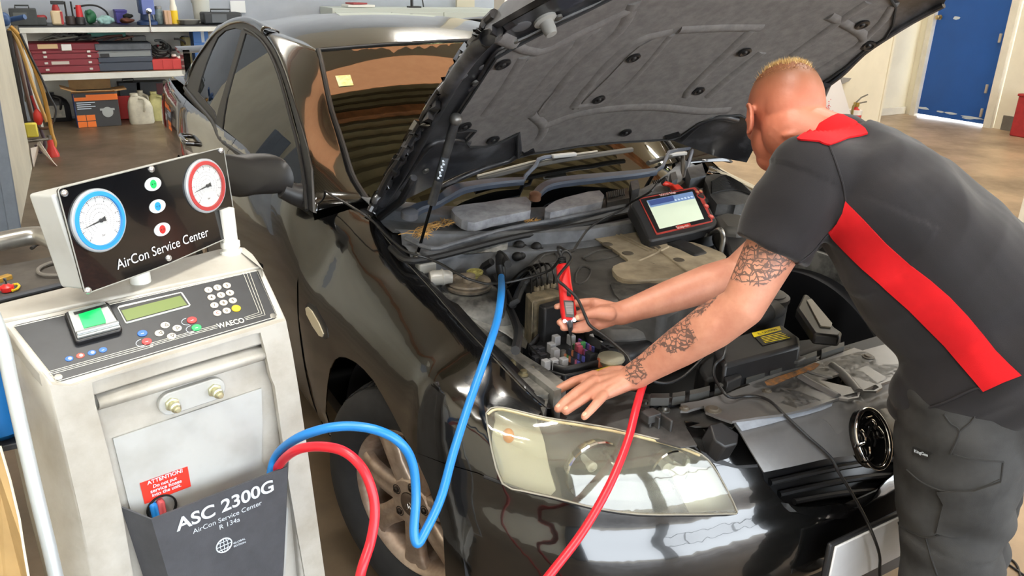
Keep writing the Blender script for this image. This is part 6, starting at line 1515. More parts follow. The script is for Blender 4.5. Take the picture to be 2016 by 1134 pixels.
lead('thin black lead from the probe over the engine cover to the tablet plug', [pe, pe+Vector((.01, .03, .015))] + [U(*p, z=z) for p, z in zip(ZC((985, 420), (1030, 360), (1075, 300), (1150, 248), (1250, 200), (1300, 160)), (.96, .94, .93, .95, .97, 1.0))] + [U(*ZT((350, 290))[0], d=2.38), U(*ZT((450, 180))[0], d=2.40), U(*ZT((560, 108))[0], d=2.40), c2[-1]])
gl_ = [pe+psd*.002, pe-pax*.012-psd*.006, pe-pax*.010-psd*.018, pe+pax*.012-psd*.022]
fr2 = [U(u, v, d=d) for (u, v), d in zip(Z4((255, 290), (320, 370), (420, 470), (490, 620), (530, 700), (640, 780), (740, 860), (850, 960), (900, 1040)), (1.885, 1.88, 1.87, 1.86, 1.86, 1.855, 1.85, 1.84, 1.83))]
aft = [U(1290, 752, z=.80), U(1340, 745, z=.79), U(1400, 690, z=.79)] + [U(*p, z=z) for p, z in zip(ZF((130, 240), (128, 280), (95, 312), (92, 360), (128, 420), (160, 440)), (.85, .84, .82, .80, .795, .785))]
gr_l = [NOSE_T.px(*ZF((205, 447))[0], .008), NOSE_T.px(*ZF((260, 450))[0], .009), NOSE_T.px(*ZF((310, 475))[0], .012)] + [NOSE.px(*ZF(p)[0], .016) for p in ((350, 515), (430, 590), (520, 668))]
gr_l += [U(*ZF(p)[0], y=y) for p, y in (((575, 730), -.865), ((625, 810), -.875), ((680, 910), -.885), ((715, 990), -.915), ((735, 1060), -.92), ((735, 1134), -.92))]
gr_l += [Vector((.02, -.94, .25)), Vector((.06, -1.0, .04)), Vector((.25, -1.2, .006)), Vector((.7, -1.2, .004))] + [U(u, v, z=.004) for u, v in ((1962, 1093), (1985, 1098), (2003, 1115), (2012, 1150))]
lead('black lead running under the tattooed arm and down over the grille to the floor', gl_ + fr2 + aft + gr_l)
lead('black lead from the probe past the strut mount to the wing below the door mirror', [pe+Vector((0, 0, .002))] + [U(*p, z=z) for p, z in zip(ZC((880, 512), (800, 545), (740, 562), (640, 585), (560, 590), (520, 588)), (.96, .935, .925, .915, .905, .905))] + [c_ for c_ in [U(*p, z=z) for p, z in zip(ZB((640, 560), (560, 520), (440, 455), (300, 375), (150, 310), (0, 262)), (.915, .925, .93, .935, .94, .95))]] + [U(795, 492, z=.955), U(760, 462, z=.965), U(735, 436, z=.985), U(705, 415, d=2.33), U(660, 388, d=2.45), U(602, 355, d=2.62)])
# ================================================================== the mechanic
PER = thing('person', 'mechanic in black and red work shirt bending over the open engine bay', 'person', (.04, -1.08, 0))
def skinmat():
    m = mat('skin', (208, 148, 122), .5, rgb2=(192, 128, 104), vscale=14, bump=.05, bscale=160)
    nt = m.node_tree; N = nt.nodes; L = nt.links; b = N['Principled BSDF']
    b.inputs['Subsurface Weight'].default_value = .0
    base = b.inputs['Base Color'].links[0].from_socket
    a = N.new('ShaderNodeAttribute'); a.attribute_name = 'red'
    mx = N.new('ShaderNodeMix'); mx.data_type = 'RGBA'; L.new(a.outputs['Fac'], mx.inputs['Factor']); L.new(base, mx.inputs['A']); mx.inputs['B'].default_value = s2l((182, 92, 66))
    hA = N.new('ShaderNodeAttribute'); hA.attribute_name = 'stubble'; mh = N.new('ShaderNodeMix'); mh.data_type = 'RGBA'; L.new(hA.outputs['Fac'], mh.inputs['Factor']); L.new(mx.outputs['Result'], mh.inputs['A']); mh.inputs['B'].default_value = s2l((96, 62, 36)); mx = mh
    t = N.new('ShaderNodeAttribute'); t.attribute_name = 'tattoo'
    tc = N.new('ShaderNodeTexCoord')
    vo = N.new('ShaderNodeTexVoronoi'); vo.feature = 'DISTANCE_TO_EDGE'; vo.inputs['Scale'].default_value = 52; L.new(tc.outputs['Object'], vo.inputs['Vector'])
    wv = N.new('ShaderNodeTexWave'); wv.wave_type = 'RINGS'; wv.inputs['Scale'].default_value = 26; wv.inputs['Distortion'].default_value = 9; wv.inputs['Detail'].default_value = 3; wv.inputs['Detail Scale'].default_value = 2.2; L.new(tc.outputs['Object'], wv.inputs['Vector'])
    l1 = N.new('ShaderNodeMath'); l1.operation = 'LESS_THAN'; l1.inputs[1].default_value = .055; L.new(vo.outputs['Distance'], l1.inputs[0])
    l2 = N.new('ShaderNodeMath'); l2.operation = 'LESS_THAN'; l2.inputs[1].default_value = .20; L.new(wv.outputs['Fac'], l2.inputs[0])
    no = N.new('ShaderNodeTexNoise'); no.inputs['Scale'].default_value = 30; L.new(tc.outputs['Object'], no.inputs['Vector'])
    l3 = N.new('ShaderNodeMapRange'); l3.inputs['From Min'].default_value = .48; l3.inputs['From Max'].default_value = .68; l3.inputs['To Max'].default_value = .55; L.new(no.outputs['Fac'], l3.inputs['Value'])
    mm = N.new('ShaderNodeMath'); mm.operation = 'MAXIMUM'; L.new(l1.outputs[0], mm.inputs[0]); L.new(l2.outputs[0], mm.inputs[1])
    m3 = N.new('ShaderNodeMath'); m3.operation = 'MAXIMUM'; L.new(mm.outputs[0], m3.inputs[0]); L.new(l3.outputs[0], m3.inputs[1])
    ml = N.new('ShaderNodeMath'); ml.operation = 'MULTIPLY'; L.new(m3.outputs[0], ml.inputs[0]); L.new(t.outputs['Fac'], ml.inputs[1])
    m4 = N.new('ShaderNodeMath'); m4.operation = 'MULTIPLY'; m4.inputs[1].default_value = .80; L.new(ml.outputs[0], m4.inputs[0])
    m2 = N.new('ShaderNodeMix'); m2.data_type = 'RGBA'; L.new(m4.outputs[0], m2.inputs['Factor']); L.new(mx.outputs['Result'], m2.inputs['A']); m2.inputs['B'].default_value = s2l((62, 60, 60))
    L.new(m2.outputs['Result'], b.inputs['Base Color'])
    return m
SKIN = skinmat()
def chain(P, R, n=16):
    g = []
    for a, b, ra, rb in zip(P, P[1:], R, R[1:]): g.append(G().cone(a, ra, b, rb, n))
    return g
def unit(v): return v.normalized()
# ---- skeleton (metres, measured along the camera rays of the photograph)
PELV = Vector((.10, -1.10, .90)); C7 = Vector((-.115, -.705, 1.335))
LSH = U(1592, 352, d=1.56); LEL = U(1462, 603, d=1.60); LWR = U(1247, 742, d=1.775)
RSH = Vector((.07, -.60, 1.235)); REL = U(1452, 538, d=1.97); RWR = U(1222, 617, d=1.915)
LHIP = U(1893, 815, d=1.60); RHIP = LHIP+Vector((.175, .065, .01))
LKN = U(1868, 1120, d=1.68); LAN = Vector((LKN.x-.0, LKN.y-.07, .09)); RKN = LKN+Vector((.18, .075, .0)); RAN = Vector((RKN.x+.02, RKN.y-.08, .09))
HEAD = U(1545, 226, d=1.755)
F = unit(Vector((.36, .80, -.46))); Lf = unit(UPV.cross(F)); Lf = unit(Lf + Vector((0, 0, .05))); Hu = unit(F.cross(Lf)); Hu = Hu if Hu.z > 0 else -Hu
E_ = []
# head
E_.append(G().ell(HEAD+Hu*.025-F*.006, (F*.098, Lf*.078, Hu*.088), 40, 28))
E_.append(G().ell(HEAD+Hu*.01-F*.045, (F*.058, Lf*.068, Hu*.075), 30, 20))
E_.append(G().ell(HEAD-Hu*.045+F*.032, (F*.058, Lf*.062, Hu*.062), 30, 20))
E_.append(G().ell(HEAD-Hu*.085+F*.048, (F*.040, Lf*.045, Hu*.032), 24, 16))      # chin and jaw
E_.append(G().ell(HEAD+Hu*.012+F*.078, (F*.022, Lf*.060, Hu*.016), 24, 12))       # brow
E_.append(G().cone(HEAD+Hu*.002+F*.092, .008, HEAD-Hu*.030+F*.112, .012))          # nose
E_.append(G().ell(HEAD-Hu*.030+F*.104, (F*.012, Lf*.017, Hu*.010), 14, 10))
E_.append(G().ell(HEAD-Hu*.058+F*.088, (F*.010, Lf*.024, Hu*.012), 16, 10))       # mouth
for s in (-1, 1):
    E_.append(G().ell(HEAD-Hu*.020+F*.066+Lf*.040*s, (F*.022, Lf*.020, Hu*.022), 16, 10))   # cheek
    ec = HEAD-Hu*.018-F*.004+Lf*.077*s
    ef = unit(F*.9+Hu*.1)
    E_.append(G().ell(ec+Lf*.008*s-F*.008, (ef*.017, Lf*.0065, Hu*.032), 20, 14))
    E_.append(G().tube([ec+Lf*.013*s-F*.008+(-F*.017*math.cos(t)+Hu*.032*math.sin(t)) for t in np.linspace(-1.9, 2.0, 14)], .0042, 8))
    E_.append(G().ell(ec+Lf*.006*s+F*.004-Hu*.024, (F*.008, Lf*.006, Hu*.010), 12, 8))
# neck with the roll of skin at the nape
NB_ = C7+Vector((.0, .0, .0)); nk = HEAD-Hu*.050-F*.040
E_ += chain([HEAD-Hu*.02-F*.03, nk, C7+F*.02, C7+Vector((.0, -.05, -.06))], [.064, .066, .074, .09], 24)
E_.append(G().ell(HEAD-Hu*.045-F*.075, (F*.022, Lf*.045, Hu*.013), 20, 12)); E_.append(G().ell(HEAD-Hu*.075-F*.082, (F*.022, Lf*.048, Hu*.013), 20, 12))
# arms
def mid(a, b, t): return a.lerp(b, t)
E_ += chain([LSH, mid(LSH, LEL, .45), mid(LSH, LEL, .85), LEL, mid(LEL, LWR, .25), mid(LEL, LWR, .55), mid(LEL, LWR, .85), LWR], [.062, .056, .047, .044, .049, .043, .033, .031], 24)
E_ += chain([RSH, mid(RSH, REL, .5), REL, mid(REL, RWR, .25), mid(REL, RWR, .6), mid(REL, RWR, .9), RWR], [.062, .054, .044, .047, .040, .030, .029], 24)
E_.append(G().ell(mid(LEL, LWR, .3)+Vector((.0, -.006, .006)), (unit(LWR-LEL)*.085, unit(UPV.cross(LWR-LEL))*.050, Vector((0, 0, .046))), 20, 14))
# torso and legs inside the clothes
TX = unit(C7-PELV)
E_ += [G().ell(mid(PELV, C7, .72), (Vector((.16, .05, 0)), TX*.2, unit(TX.cross(Vector((.96, .28, 0))))*.09), 24, 16), G().ell(mid(PELV, C7, .42), (Vector((.14, .03, 0)), TX*.2, unit(TX.cross(Vector((1, 0, 0))))*.10), 24, 16)]
E_ += [G().cone(C7, .07, mid(PELV, C7, .6), .10), G().cone(mid(PELV, C7, .8), .08, LSH, .055), G().cone(mid(PELV, C7, .8), .08, RSH, .055)]
PB_ = LHIP.lerp(RHIP, .5)+Vector((.02, -.01, .05)); E_ += chain([PELV.lerp(C7, .25), PB_, LHIP, LKN, LAN], [.09, .085, .075, .055, .042]); E_ += chain([PB_, RHIP, RKN, RAN], [.085, .075, .055, .042])
# ---- left hand spread on the lamp panel: palm and five fingers
ZQ = zz(1060, 680, 6.67)
def q3(p, z): return U(*ZQ(p)[0], z=z)
HZ = .806
fing = {'index': ([(735, 395), (455, 480), (300, 560), (205, 622)], [HZ+.006, HZ+.010, HZ+.000, HZ-.010], [.0132, .0118, .0106, .0095]),
        'middle': ([(745, 460), (510, 610), (350, 735), (258, 830)], [HZ+.009, HZ+.012, HZ+.001, HZ-.010], [.0135, .0120, .0108, .0097]),
        'ring': ([(790, 560), (610, 690), (470, 785), (362, 862)], [HZ+.008, HZ+.010, HZ+.0, HZ-.010], [.0130, .0116, .0104, .0094]),
        'little': ([(850, 660), (760, 765), (680, 855), (605, 935)], [HZ+.004, HZ+.007, HZ-.001, HZ-.010], [.0118, .0105, .0095, .0086])}
NAILS = []
for k, (P, zs, R) in fing.items():
    J = [q3(p, z) for p, z in zip(P, zs)]
    E_ += chain([tuple(p) for p in J], R, 14)
    NAILS.append((J[2].lerp(J[3], .86), unit(J[3]-J[2]), R[3]))
wr = LWR
for p, z, ra, rb in (((745, 420), HZ+.004, .016, .023), ((765, 485), HZ+.006, .0165, .024), ((805, 575), HZ+.005, .016, .024), ((855, 655), HZ+.001, .015, .022)):
    E_.append(G().cone(q3(p, z-.002), ra*.82, wr.lerp(q3(p, z), .22)+Vector((0, 0, -.004)), rb*.92))
E_.append(G().cone(q3((1010, 490), HZ+.006), .021, wr, .029))
# thumb on the far side, tucked under the palm edge
T_ = [q3((1080, 360), HZ+.006), q3((960, 345), HZ+.004), q3((850, 372), HZ-.002), q3((770, 402), HZ-.008)]
E_ += chain(T_, [.018, .014, .0115, .0095], 14)
# ---- right hand round the probe
def r4(p, d): return U(*Z4(p)[0], d=d)
DPR = float((CM @ (np.array(pbm)-CAM))[2])
rw = RWR
KN = [r4((560, 500), DPR+.020), r4((545, 545), DPR+.016), r4((530, 600), DPR+.014), r4((535, 660), DPR+.012)]
RF = [([(560, 500), (450, 505), (330, 520), (245, 540)], [.02, .026, .030, .020], [.0115, .0102, .0090, .0080]),
      ([(565, 570), (450, 600), (330, 640), (268, 675)], [.018, .028, .030, .014], [.0115, .0104, .0092, .0082]),
      ([(560, 640), (480, 690), (380, 715), (300, 725)], [.014, .022, .024, .012], [.0112, .0098, .0088, .0080]),
      ([(580, 690), (520, 725), (450, 742), (390, 745)], [.010, .014, .016, .010], [.0100, .0088, .0080, .0072])]
for P, dd, R in RF: 
    J = [r4(p, DPR+a) for p, a in zip(P, dd)]; E_ += chain(J, R, 14)
for p, a in (((575, 515), .016), ((580, 580), .014), ((580, 650), .010), ((600, 690), .008)):
    E_.append(G().cone(r4(p, DPR+a), .0150, rw.lerp(r4(p, DPR+a), .2), .022))
TH = [r4((690, 600), DPR-.014), r4((600, 590), DPR-.022), r4((510, 605), DPR-.022), r4((430, 632), DPR-.016)]
E_ += chain(TH, [.019, .0145, .0118, .0095], 14)
E_.append(G().cone(r4((640, 600), DPR-.004), .021, rw, .028))
body = blob('body', E_, .0034, SKIN, PER, 5, .5)
# attributes: sunburn on face, neck and knuckles; the tattooed fields of the left arm
me = body.data; org = ORG[body.name]
ra = me.attributes.new('red', 'FLOAT', 'POINT'); ta = me.attributes.new('tattoo', 'FLOAT', 'POINT')
TPOLY = [[(1520, 470), (1566, 478), (1560, 520), (1530, 545), (1500, 566), (1470, 560), (1425, 545), (1430, 530), (1450, 500), (1470, 480)],
         [(1416, 542), (1412, 585), (1395, 605), (1378, 622), (1350, 630), (1362, 590), (1390, 560)],
         [(1350, 615), (1366, 650), (1372, 668), (1350, 690), (1320, 698), (1296, 678), (1300, 650), (1330, 622)],
         [(1300, 668), (1290, 690), (1262, 715), (1275, 740), (1252, 758), (1230, 745), (1232, 722), (1262, 695)]]
def inpoly(P, x, y):
    r = False; n = len(P)
    for i in range(n):
        x1, y1 = P[i]; x2, y2 = P[(i+1) % n]
        if (y1 > y) != (y2 > y) and x < (x2-x1)*(y-y1)/(y2-y1)+x1: r = not r
    return r
co = np.empty(len(me.vertices)*3); me.vertices.foreach_get('co', co); co = co.reshape(-1, 3)+np.array(org)
nrm = np.empty(len(me.vertices)*3); me.vertices.foreach_get('normal', nrm); nrm = nrm.reshape(-1, 3)
cc = (co-CAM) @ CM.T; uu = 1008+FPX*cc[:, 0]/cc[:, 2]; vv = 567+FPX*cc[:, 1]/cc[:, 2]
red = np.zeros(len(co)); tat = np.zeros(len(co))
hd = np.array(HEAD); dh = np.linalg.norm(co-hd, axis=1); red += np.clip(.75-(dh-.10)*2.5, 0, .62)*(dh < .26)
lw = np.array(LEL); onarm = (np.linalg.norm(np.cross(co-lw, np.array(unit(LWR-LEL))), axis=1) < .075) | (np.linalg.norm(np.cross(co-lw, np.array(unit(LSH-LEL))), axis=1) < .08)
facing = ((co-CAM)*nrm).sum(1) < .15
for i in np.where(onarm & (uu > 1215) & (uu < 1580) & (vv > 460) & (vv < 775) & (cc[:, 2] < 1.84) & facing)[0]:
    for P in TPOLY:
        if inpoly(P, uu[i], vv[i]): tat[i] = 1; break
for z in ([q3(p, HZ+.01) for p in ((455, 480), (510, 610), (610, 690), (745, 450))]): red += .35*np.exp(-(np.linalg.norm(co-np.array(z), axis=1)/.012)**2)
sa = me.attributes.new('stubble', 'FLOAT', 'POINT'); hv = (co-hd) @ np.array(Hu); fv = (co-hd) @ np.array(F)
stb = np.clip((hv+.02+.55*np.minimum(0, -fv-.0)*(fv > 0))/.09, 0, 1)*np.clip((.085-fv)/.05, 0, 1)*(dh < .14); stb = np.where((hv < .03) & (fv > .02), stb*.5, stb); sa.data.foreach_set('value', stb*.85)
ra.data.foreach_set('value', red.clip(0, .8)); ta.data.foreach_set('value', tat)
g = None
for c, d, r in NAILS:
    s = unit(d.cross(UPV)); n_ = unit(s.cross(d)); n_ = n_ if n_.z > 0 else -n_
    G().ell(c+n_*r*.80, (d*.0062, s*.0052, n_*.0022), 14, 8).obj('fingernail', mat('nail', (230, 178, 150), .3, coat=.3), body)
tn_ = unit(TH[3]-TH[2]); vw = unit(V(CAM)-TH[3]); vw = unit(vw-tn_*vw.dot(tn_)); G().ell(TH[3]+vw*.0072-tn_*.0, (tn_*.007, tn_.cross(vw)*.0058, vw*.0022), 14, 8).obj('fingernail', mat('nail', (230, 178, 150)), body)
# eyes (turned away from the camera but there)
for s in (-1, 1):
    c = HEAD-Hu*.006+F*.078+Lf*.032*s; G().ell(c, (F*.012, Lf*.012, Hu*.010), 16, 10).obj('eye', mat('eye_white', (230, 226, 220), .2), body)
    G().ell(c+F*.009, (F*.005, Lf*.006, Hu*.006), 12, 8).obj('iris', mat('iris', (70, 90, 110), .2), body)
# ---- hair: cropped sides, a few longer blond strands on top
BS = surf_of(body)
hairm = mat('cropped_ginger_hair', (196, 150, 104), .7, rgb2=(160, 112, 74), vscale=60)
rnd = random.Random(5); g = G(); g2 = G()
def scalp(th, ph):
    d = unit(Hu*math.cos(th)+(F*math.cos(ph)+Lf*math.sin(ph))*math.sin(th)); o = HEAD+Hu*.01
    loc_, n, i, dist = BS.bvh.ray_cast(o+d*.25, -d, .4)
    return (loc_, d) if loc_ is not None else (None, d)
for k in range(9000):
    th = math.acos(1-rnd.random()*1.25); ph = rnd.uniform(-PI, PI)
    p, d = scalp(th, ph)
    if p is None: continue
    h = (p-HEAD).dot(Hu); f = (p-HEAD).dot(F); l_ = (p-HEAD).dot(Lf)
    if f > .075 and h < .06: continue
    if h < -.015 and f > -.02: continue
    if h < -.045: continue
    if h < .07: continue
    top = h > .088 and abs(l_) < .045
    ln = rnd.uniform(.006, .013) if top else rnd.uniform(.0030, .0055)
    if top and f > .0 : ln *= 1.5
    dr = unit(d*(.8 if top else .25)-F*.25+Vector((rnd.gauss(0, .25), rnd.gauss(0, .25), rnd.gauss(0, .2))) - Hu*(.0 if top else .25))
    w = unit(dr.cross(d))*(.0007 if top else .0006)
    q = p+dr*ln; gg = g2 if top else g
    gg.add([p-w, p+w, q], [(0, 1, 2)])
g.obj('hair', hairm, PER, smooth=False, fix=False)
g2.obj('top_hair', mat('blond_strands', (206, 176, 120), .5), PER, smooth=False, fix=False)
# ---- shirt
SHB = mat('charcoal_work_shirt', (34, 32, 35), .85, var=.12, vscale=5, bump=.12, bscale=900, sheen=.15, spec=.25)
SHR = mat('red_work_shirt', (206, 22, 30), .8, var=.10, vscale=6, bump=.10, bscale=900, spec=.25)
LAT = unit(LSH-RSH); BK = unit(LAT.cross(TX)); BK = BK if BK.dot(V(CAM)-C7) > 0 else -BK
def tor(t, w, d, off=0.0, shift=0.0, lift=0.0):
    c = PELV.lerp(C7, t)+BK*off+LAT*shift
    return [c+LAT*(w*math.copysign(abs(math.cos(a))**.85, math.cos(a)))+BK*(d*math.copysign(abs(math.sin(a))**.85, math.sin(a))) for a in [2*PI*i/40 for i in range(40)]]
S_ = [G().loft([tor(.03, .205, .155, .0), tor(.09, .215, .162, .0), tor(.18, .220, .170), tor(.38, .220, .172), tor(.58, .222, .165), tor(.76, .222, .145), tor(.90, .190, .115), tor(1.02, .10, .08)])]
sx_ = unit(LEL-LSH); SL_ = (LEL-LSH).length*.56
S_ += chain([PELV.lerp(C7, .86)+LAT*.06, LSH, LSH+sx_*.03], [.110, .088, .083], 28) + [G().lathe(LSH-sx_*.02, sx_, [(0, .078), (.03, .088), (.09, .084), (SL_+.02, .078), (SL_+.021, .04), (SL_+.022, .001)], 32)]
S_ += [G().cone(PELV.lerp(C7, .25)-BK*.07, .10, U(1830, 768, d=1.60), .075, 24), G().cone(PELV.lerp(C7, .12)-BK*.05, .11, U(1822, 796, d=1.64), .068, 24)]
S_.append(G().cone(PELV.lerp(C7, .2)+LAT*.10, .14, LHIP+Vector((0, 0, .105)), .137, 28))
RSL = RSH.lerp(REL, .56); S_ += chain([PELV.lerp(C7, .86)-LAT*.06, RSH, RSL], [.110, .086, .072], 28)
S_ += [G().cone(C7-TX*.04, .084, C7+TX*.005+F*.005, .074)]
WN = [(Vector((11, 5, 8)), .0035), (Vector((23, -17, 13)), .0018)]
def wrinkle(p, n):
    a = (p-PELV).dot(TX); l = (p-PELV).dot(LAT); b = (p-PELV).dot(BK)
    k = .004*math.sin(46*a+18*l+3*math.sin(14*l+2)) * max(0, 1-abs(a-.12)/.22)
    k += .0035*math.sin(38*l-22*a+2.5*math.sin(17*a)) * .6
    from mathutils import noise as NZ
    k += .010*(NZ.noise(Vector((a*5, l*9, b*9)))) + .007*(.4-abs(NZ.noise(Vector((a*11+l*7, l*5-a*3, b*8+5))))) - .0015
    s = (p-LSH).dot(unit(LEL-LSH))
    if s > .0 and (p-LSH).length < .25: k += .004*math.sin(60*s+20*b)
    return p+n*k
shirt = blob('shirt', S_, .006, SHB, PER, 9, .5, wrinkle)
SS = surf_of(shirt)
# cut the sleeve and hem open-looking: cuffs and hem bands
def ringband(c, ax, r, h, th, nm, m, par):
    return G().lathe(c, ax, [(-h, r), (h, r*1.01), (h, r-th), (-h, r-th)], 36).obj(nm, m, par)
panel('red_side_panel', SS, [(1664, 396), (1700, 432), (1745, 480), (1790, 520), (1832, 552), (1870, 585), (1905, 622), (1935, 658), (1960, 690), (1985, 715), (2010, 738), (1975, 752), (1936, 770), (1915, 745), (1885, 710), (1860, 680), (1825, 645), (1790, 610), (1745, 570), (1700, 530), (1665, 495), (1630, 458), (1648, 440), (1660, 420)], SHR, shirt, 9, off=.0035, thick=.003)
panel('red_yoke', SS, [(1570, 276), (1590, 262), (1625, 240), (1650, 228), (1668, 234), (1690, 246), (1708, 266), (1670, 274), (1632, 288), (1612, 281), (1590, 279)], SHR, shirt, 5, off=.0055, thick=.004, smooth_poly=2)
col = G(); ca = C7+TX*.012; cn = unit(TX+F*.25)
col.lathe(ca, cn, [(-.03, .086), (-.01, .082), (.008, .077), (.012, .074), (.008, .071), (-.01, .074)], 40, ref=BK, caps=False)

seam_m = mat('shirt_seam', (34, 32, 36), .9)
for P in ([(1632, 286), (1645, 320), (1658, 360), (1665, 396)], [(1665, 396), (1662, 425), (1648, 455), (1628, 462), (1600, 495), (1566, 522)], [(1775, 822), (1810, 808), (1860, 792), (1920, 765), (1935, 770)]):
    seam(SS, P, .0022, .001, 6, 4).obj('seam', seam_m, shirt)
for a, b in ((0, 1),):
    pass
# ---- trousers
TRM = mat('charcoal_work_trousers', (68, 68, 68), .9, rgb2=(52, 52, 52), vscale=7, bump=.14, bscale=700, spec=.2)
PC = LHIP.lerp(RHIP, .5)+Vector((.035, -.045, .05))
T2 = [G().ell(PC, (unit(LHIP-RHIP)*.20, Vector((.06, -.15, .03)), Vector((0, .05, .15))), 30, 20)]
T2 += chain([LHIP+Vector((0, 0, .05)), LHIP.lerp(LKN, .35), LHIP.lerp(LKN, .8), LKN, LKN.lerp(LAN, .5), LAN+Vector((0, 0, .03))], [.130, .122, .098, .092, .086, .078], 28)
T2 += chain([RHIP+Vector((0, 0, .05)), RHIP.lerp(RKN, .35), RHIP.lerp(RKN, .8), RKN, RKN.lerp(RAN, .5), RAN+Vector((0, 0, .03))], [.130, .120, .098, .092, .086, .078], 28)
def crease(p, n):
    z = p.z; k = .004*math.sin(34*z+26*p.x-14*p.y+2*math.sin(20*z)) + .0025*math.sin(70*z-30*p.x)
    if .40 < z < .60: k += .005*math.sin(62*z+22*p.x)
    return p+n*k
trs = blob('trousers', T2, .006, TRM, PER, 8, .5, crease)
TS = surf_of(trs)
sm2 = mat('trouser_seam', (46, 46, 46), .9)
for P in (ZF((985, 505), (1010, 540), (1045, 572), (1010, 660)), ZF((1045, 572), (1100, 520), (1130, 420)), ZF((840, 720), (900, 770), (990, 805), (1100, 800), (1200, 760)), ZF((1020, 660), (1100, 680), (1215, 690)), ZF((1215, 690), (1195, 790), (1100, 900)), ZF((965, 805), (985, 850), (950, 970)), ZF((1005, 805), (990, 880), (970, 970)), ZF((780, 920), (850, 960), (920, 985), (980, 970)), ZF((915, 985), (935, 1060), (960, 1134))):
    seam(TS, P, .0020, .0005, 6, 4).obj('seam', sm2, trs)
tgp = panel('brand_tag', TS, ZF((868, 630), (940, 655), (925, 682), (862, 655)), mat('tag_black', (30, 30, 30), .7), trs, 4, off=.003, thick=.001)
text_px(TS, 'KingGee', ZF((874, 650))[0], ZF((928, 668))[0], True, 1.0, .0045).obj('tag_lettering', WPR, tgp, smooth=False)
panel('cargo_pocket', TS, ZF((960, 805), (1100, 800), (1200, 765), (1150, 900), (1040, 980), (955, 965), (985, 850)), TRM, trs, 8, off=.006, thick=.006)
# boots
BT = mat('work_boot', (40, 34, 30), .6, var=.2)
for an, kn in ((LAN, LKN), (RAN, RKN)):
    b = [G().cone(an+Vector((0, -.02, .05)), .058, an+Vector((0, -.01, -.03)), .050), G().ell(an+Vector((-.01, .085, -.045)), (Vector((.05, 0, 0)), Vector((0, .12, 0)), Vector((0, 0, .042))), 20, 12), G().ell(an+Vector((0, -.02, -.045)), (Vector((.045, 0, 0)), Vector((0, .06, 0)), Vector((0, 0, .044))), 16, 10)]
    bo = blob('boot', b, .006, BT, PER, 5)
# ================================================================== tool shelves at the back
YF = 8.30
def shelf_z(u, v, y=YF): return U(u, v, y=y).z
Z1 = shelf_z(235, 50); Z2 = shelf_z(204, 143)
xl = U(38, 60, y=YF).x
SHW = mat('white_shelf_edge', (226, 228, 222), .5, var=.06, vscale=4)
sh = thing('tool_bench', 'white edged bench with black top and lower shelf along the back wall', 'shelf', (0, 8.6, 0))
G().box((xl+1.5, YF+.32, Z1-.012), (3.0, .64, .02)).obj('bench_top', mat('bench_black', (30, 30, 32), .4), sh, smooth=False)
G().box((xl+1.5, YF+.012, Z1-.045), (3.0, .03, .055)).obj('front_edge', SHW, sh, smooth=False, bev=.003)
G().box((xl+1.55, YF+.012, Z2-.035), (2.9, .03, .065)).obj('front_edge', SHW, sh, smooth=False, bev=.003)
G().box((xl+1.55, YF+.32, Z2-.012), (2.9, .62, .02)).obj('lower_shelf', mat('shelf_wood', (150, 122, 98), .7, var=.2, vscale=6), sh, smooth=False)
G().box((xl+1.5, YF+.635, (Z1)/2), (3.0, .015, Z1-.06)).obj('back_panel', mat('shelf_back_paint', (206, 204, 194), .6), sh, smooth=False)
for x in (xl+.03, xl+2.97): G().box((x, YF+.05, (Z1-.07)/2), (.05, .05, Z1-.07)).obj('post', SHW, sh, smooth=False, bev=.003)
def bx(name, label, cat, x0, y0, x1, y1, m, z=None, dy=.10, dep=.25, bev=.006, parts=None, zn=True, group=None, tilt=0.0):
    if zn: (x0, y0), (x1, y1) = ZN((x0, y0), (x1, y1))
    y = YF+dy; a, b = U(x0, y1, y=y), U(x1, y0, y=y); w = abs(b.x-a.x); zb = z if z is not None else a.z; h = max(.02, b.z-zb)
    t = thing(name, label, cat, ((a.x+b.x)/2, y+dep/2, zb), group); t['w'] = w; t['h'] = h
    bd = G().box(((a.x+b.x)/2, y+dep/2, zb+h/2), (w, dep, h)).obj('body', m, t, bev=bev)
    if parts: parts(t, (a.x+b.x)/2, y, zb, w, h, dep)
    del t['w']; del t['h']
    return t
def cyl(name, label, cat, xc, y0, y1, wpx, m, prof=None, z=None, dy=.2, parts=None, zn=True):
    s = 2.268 if zn else 1.0
    (u, v0), = ZN((xc, y0)) if zn else ((xc, y0),); (_, v1), = ZN((xc, y1)) if zn else ((xc, y1),)
    y = YF+dy; a = U(u, v1, y=y); b = U(u, v0, y=y); r = (U(u+wpx/s/2, v1, y=y)-a).length; zb = z if z is not None else a.z; h = b.z-zb
    t = thing(name, label, cat, (a.x, y, zb))
    pf = prof or [(0, .92), (.02, 1), (.75, 1), (.85, .6), (1.0, .55)]
    G().lathe((a.x, y, zb), UPV, [(f*h, k*r) for f, k in pf], 24).obj('body', m, t)
    if parts: parts(t, a.x, y, zb, r, h)
    return t
def strip(t, nm, x, y, z, w, h, m, d=.006): return G().box((x, y-d/2, z), (w, d, h)).obj(nm, m, t, bev=.001)
DKG = mat('dark_tool_plastic', (62, 66, 66), .5, var=.2, vscale=10); REDP = mat('workshop_red', (176, 44, 48), .45, var=.15, vscale=9)
def handle_top(t, x, y, z, w, h, d):
    G().tube([(x-w*.25, y+d*.5, z+h), (x-w*.25, y+d*.5, z+h+.03), (x+w*.25, y+d*.5, z+h+.03), (x+w*.25, y+d*.5, z+h)], .008, 8).obj('handle', DKG, t)
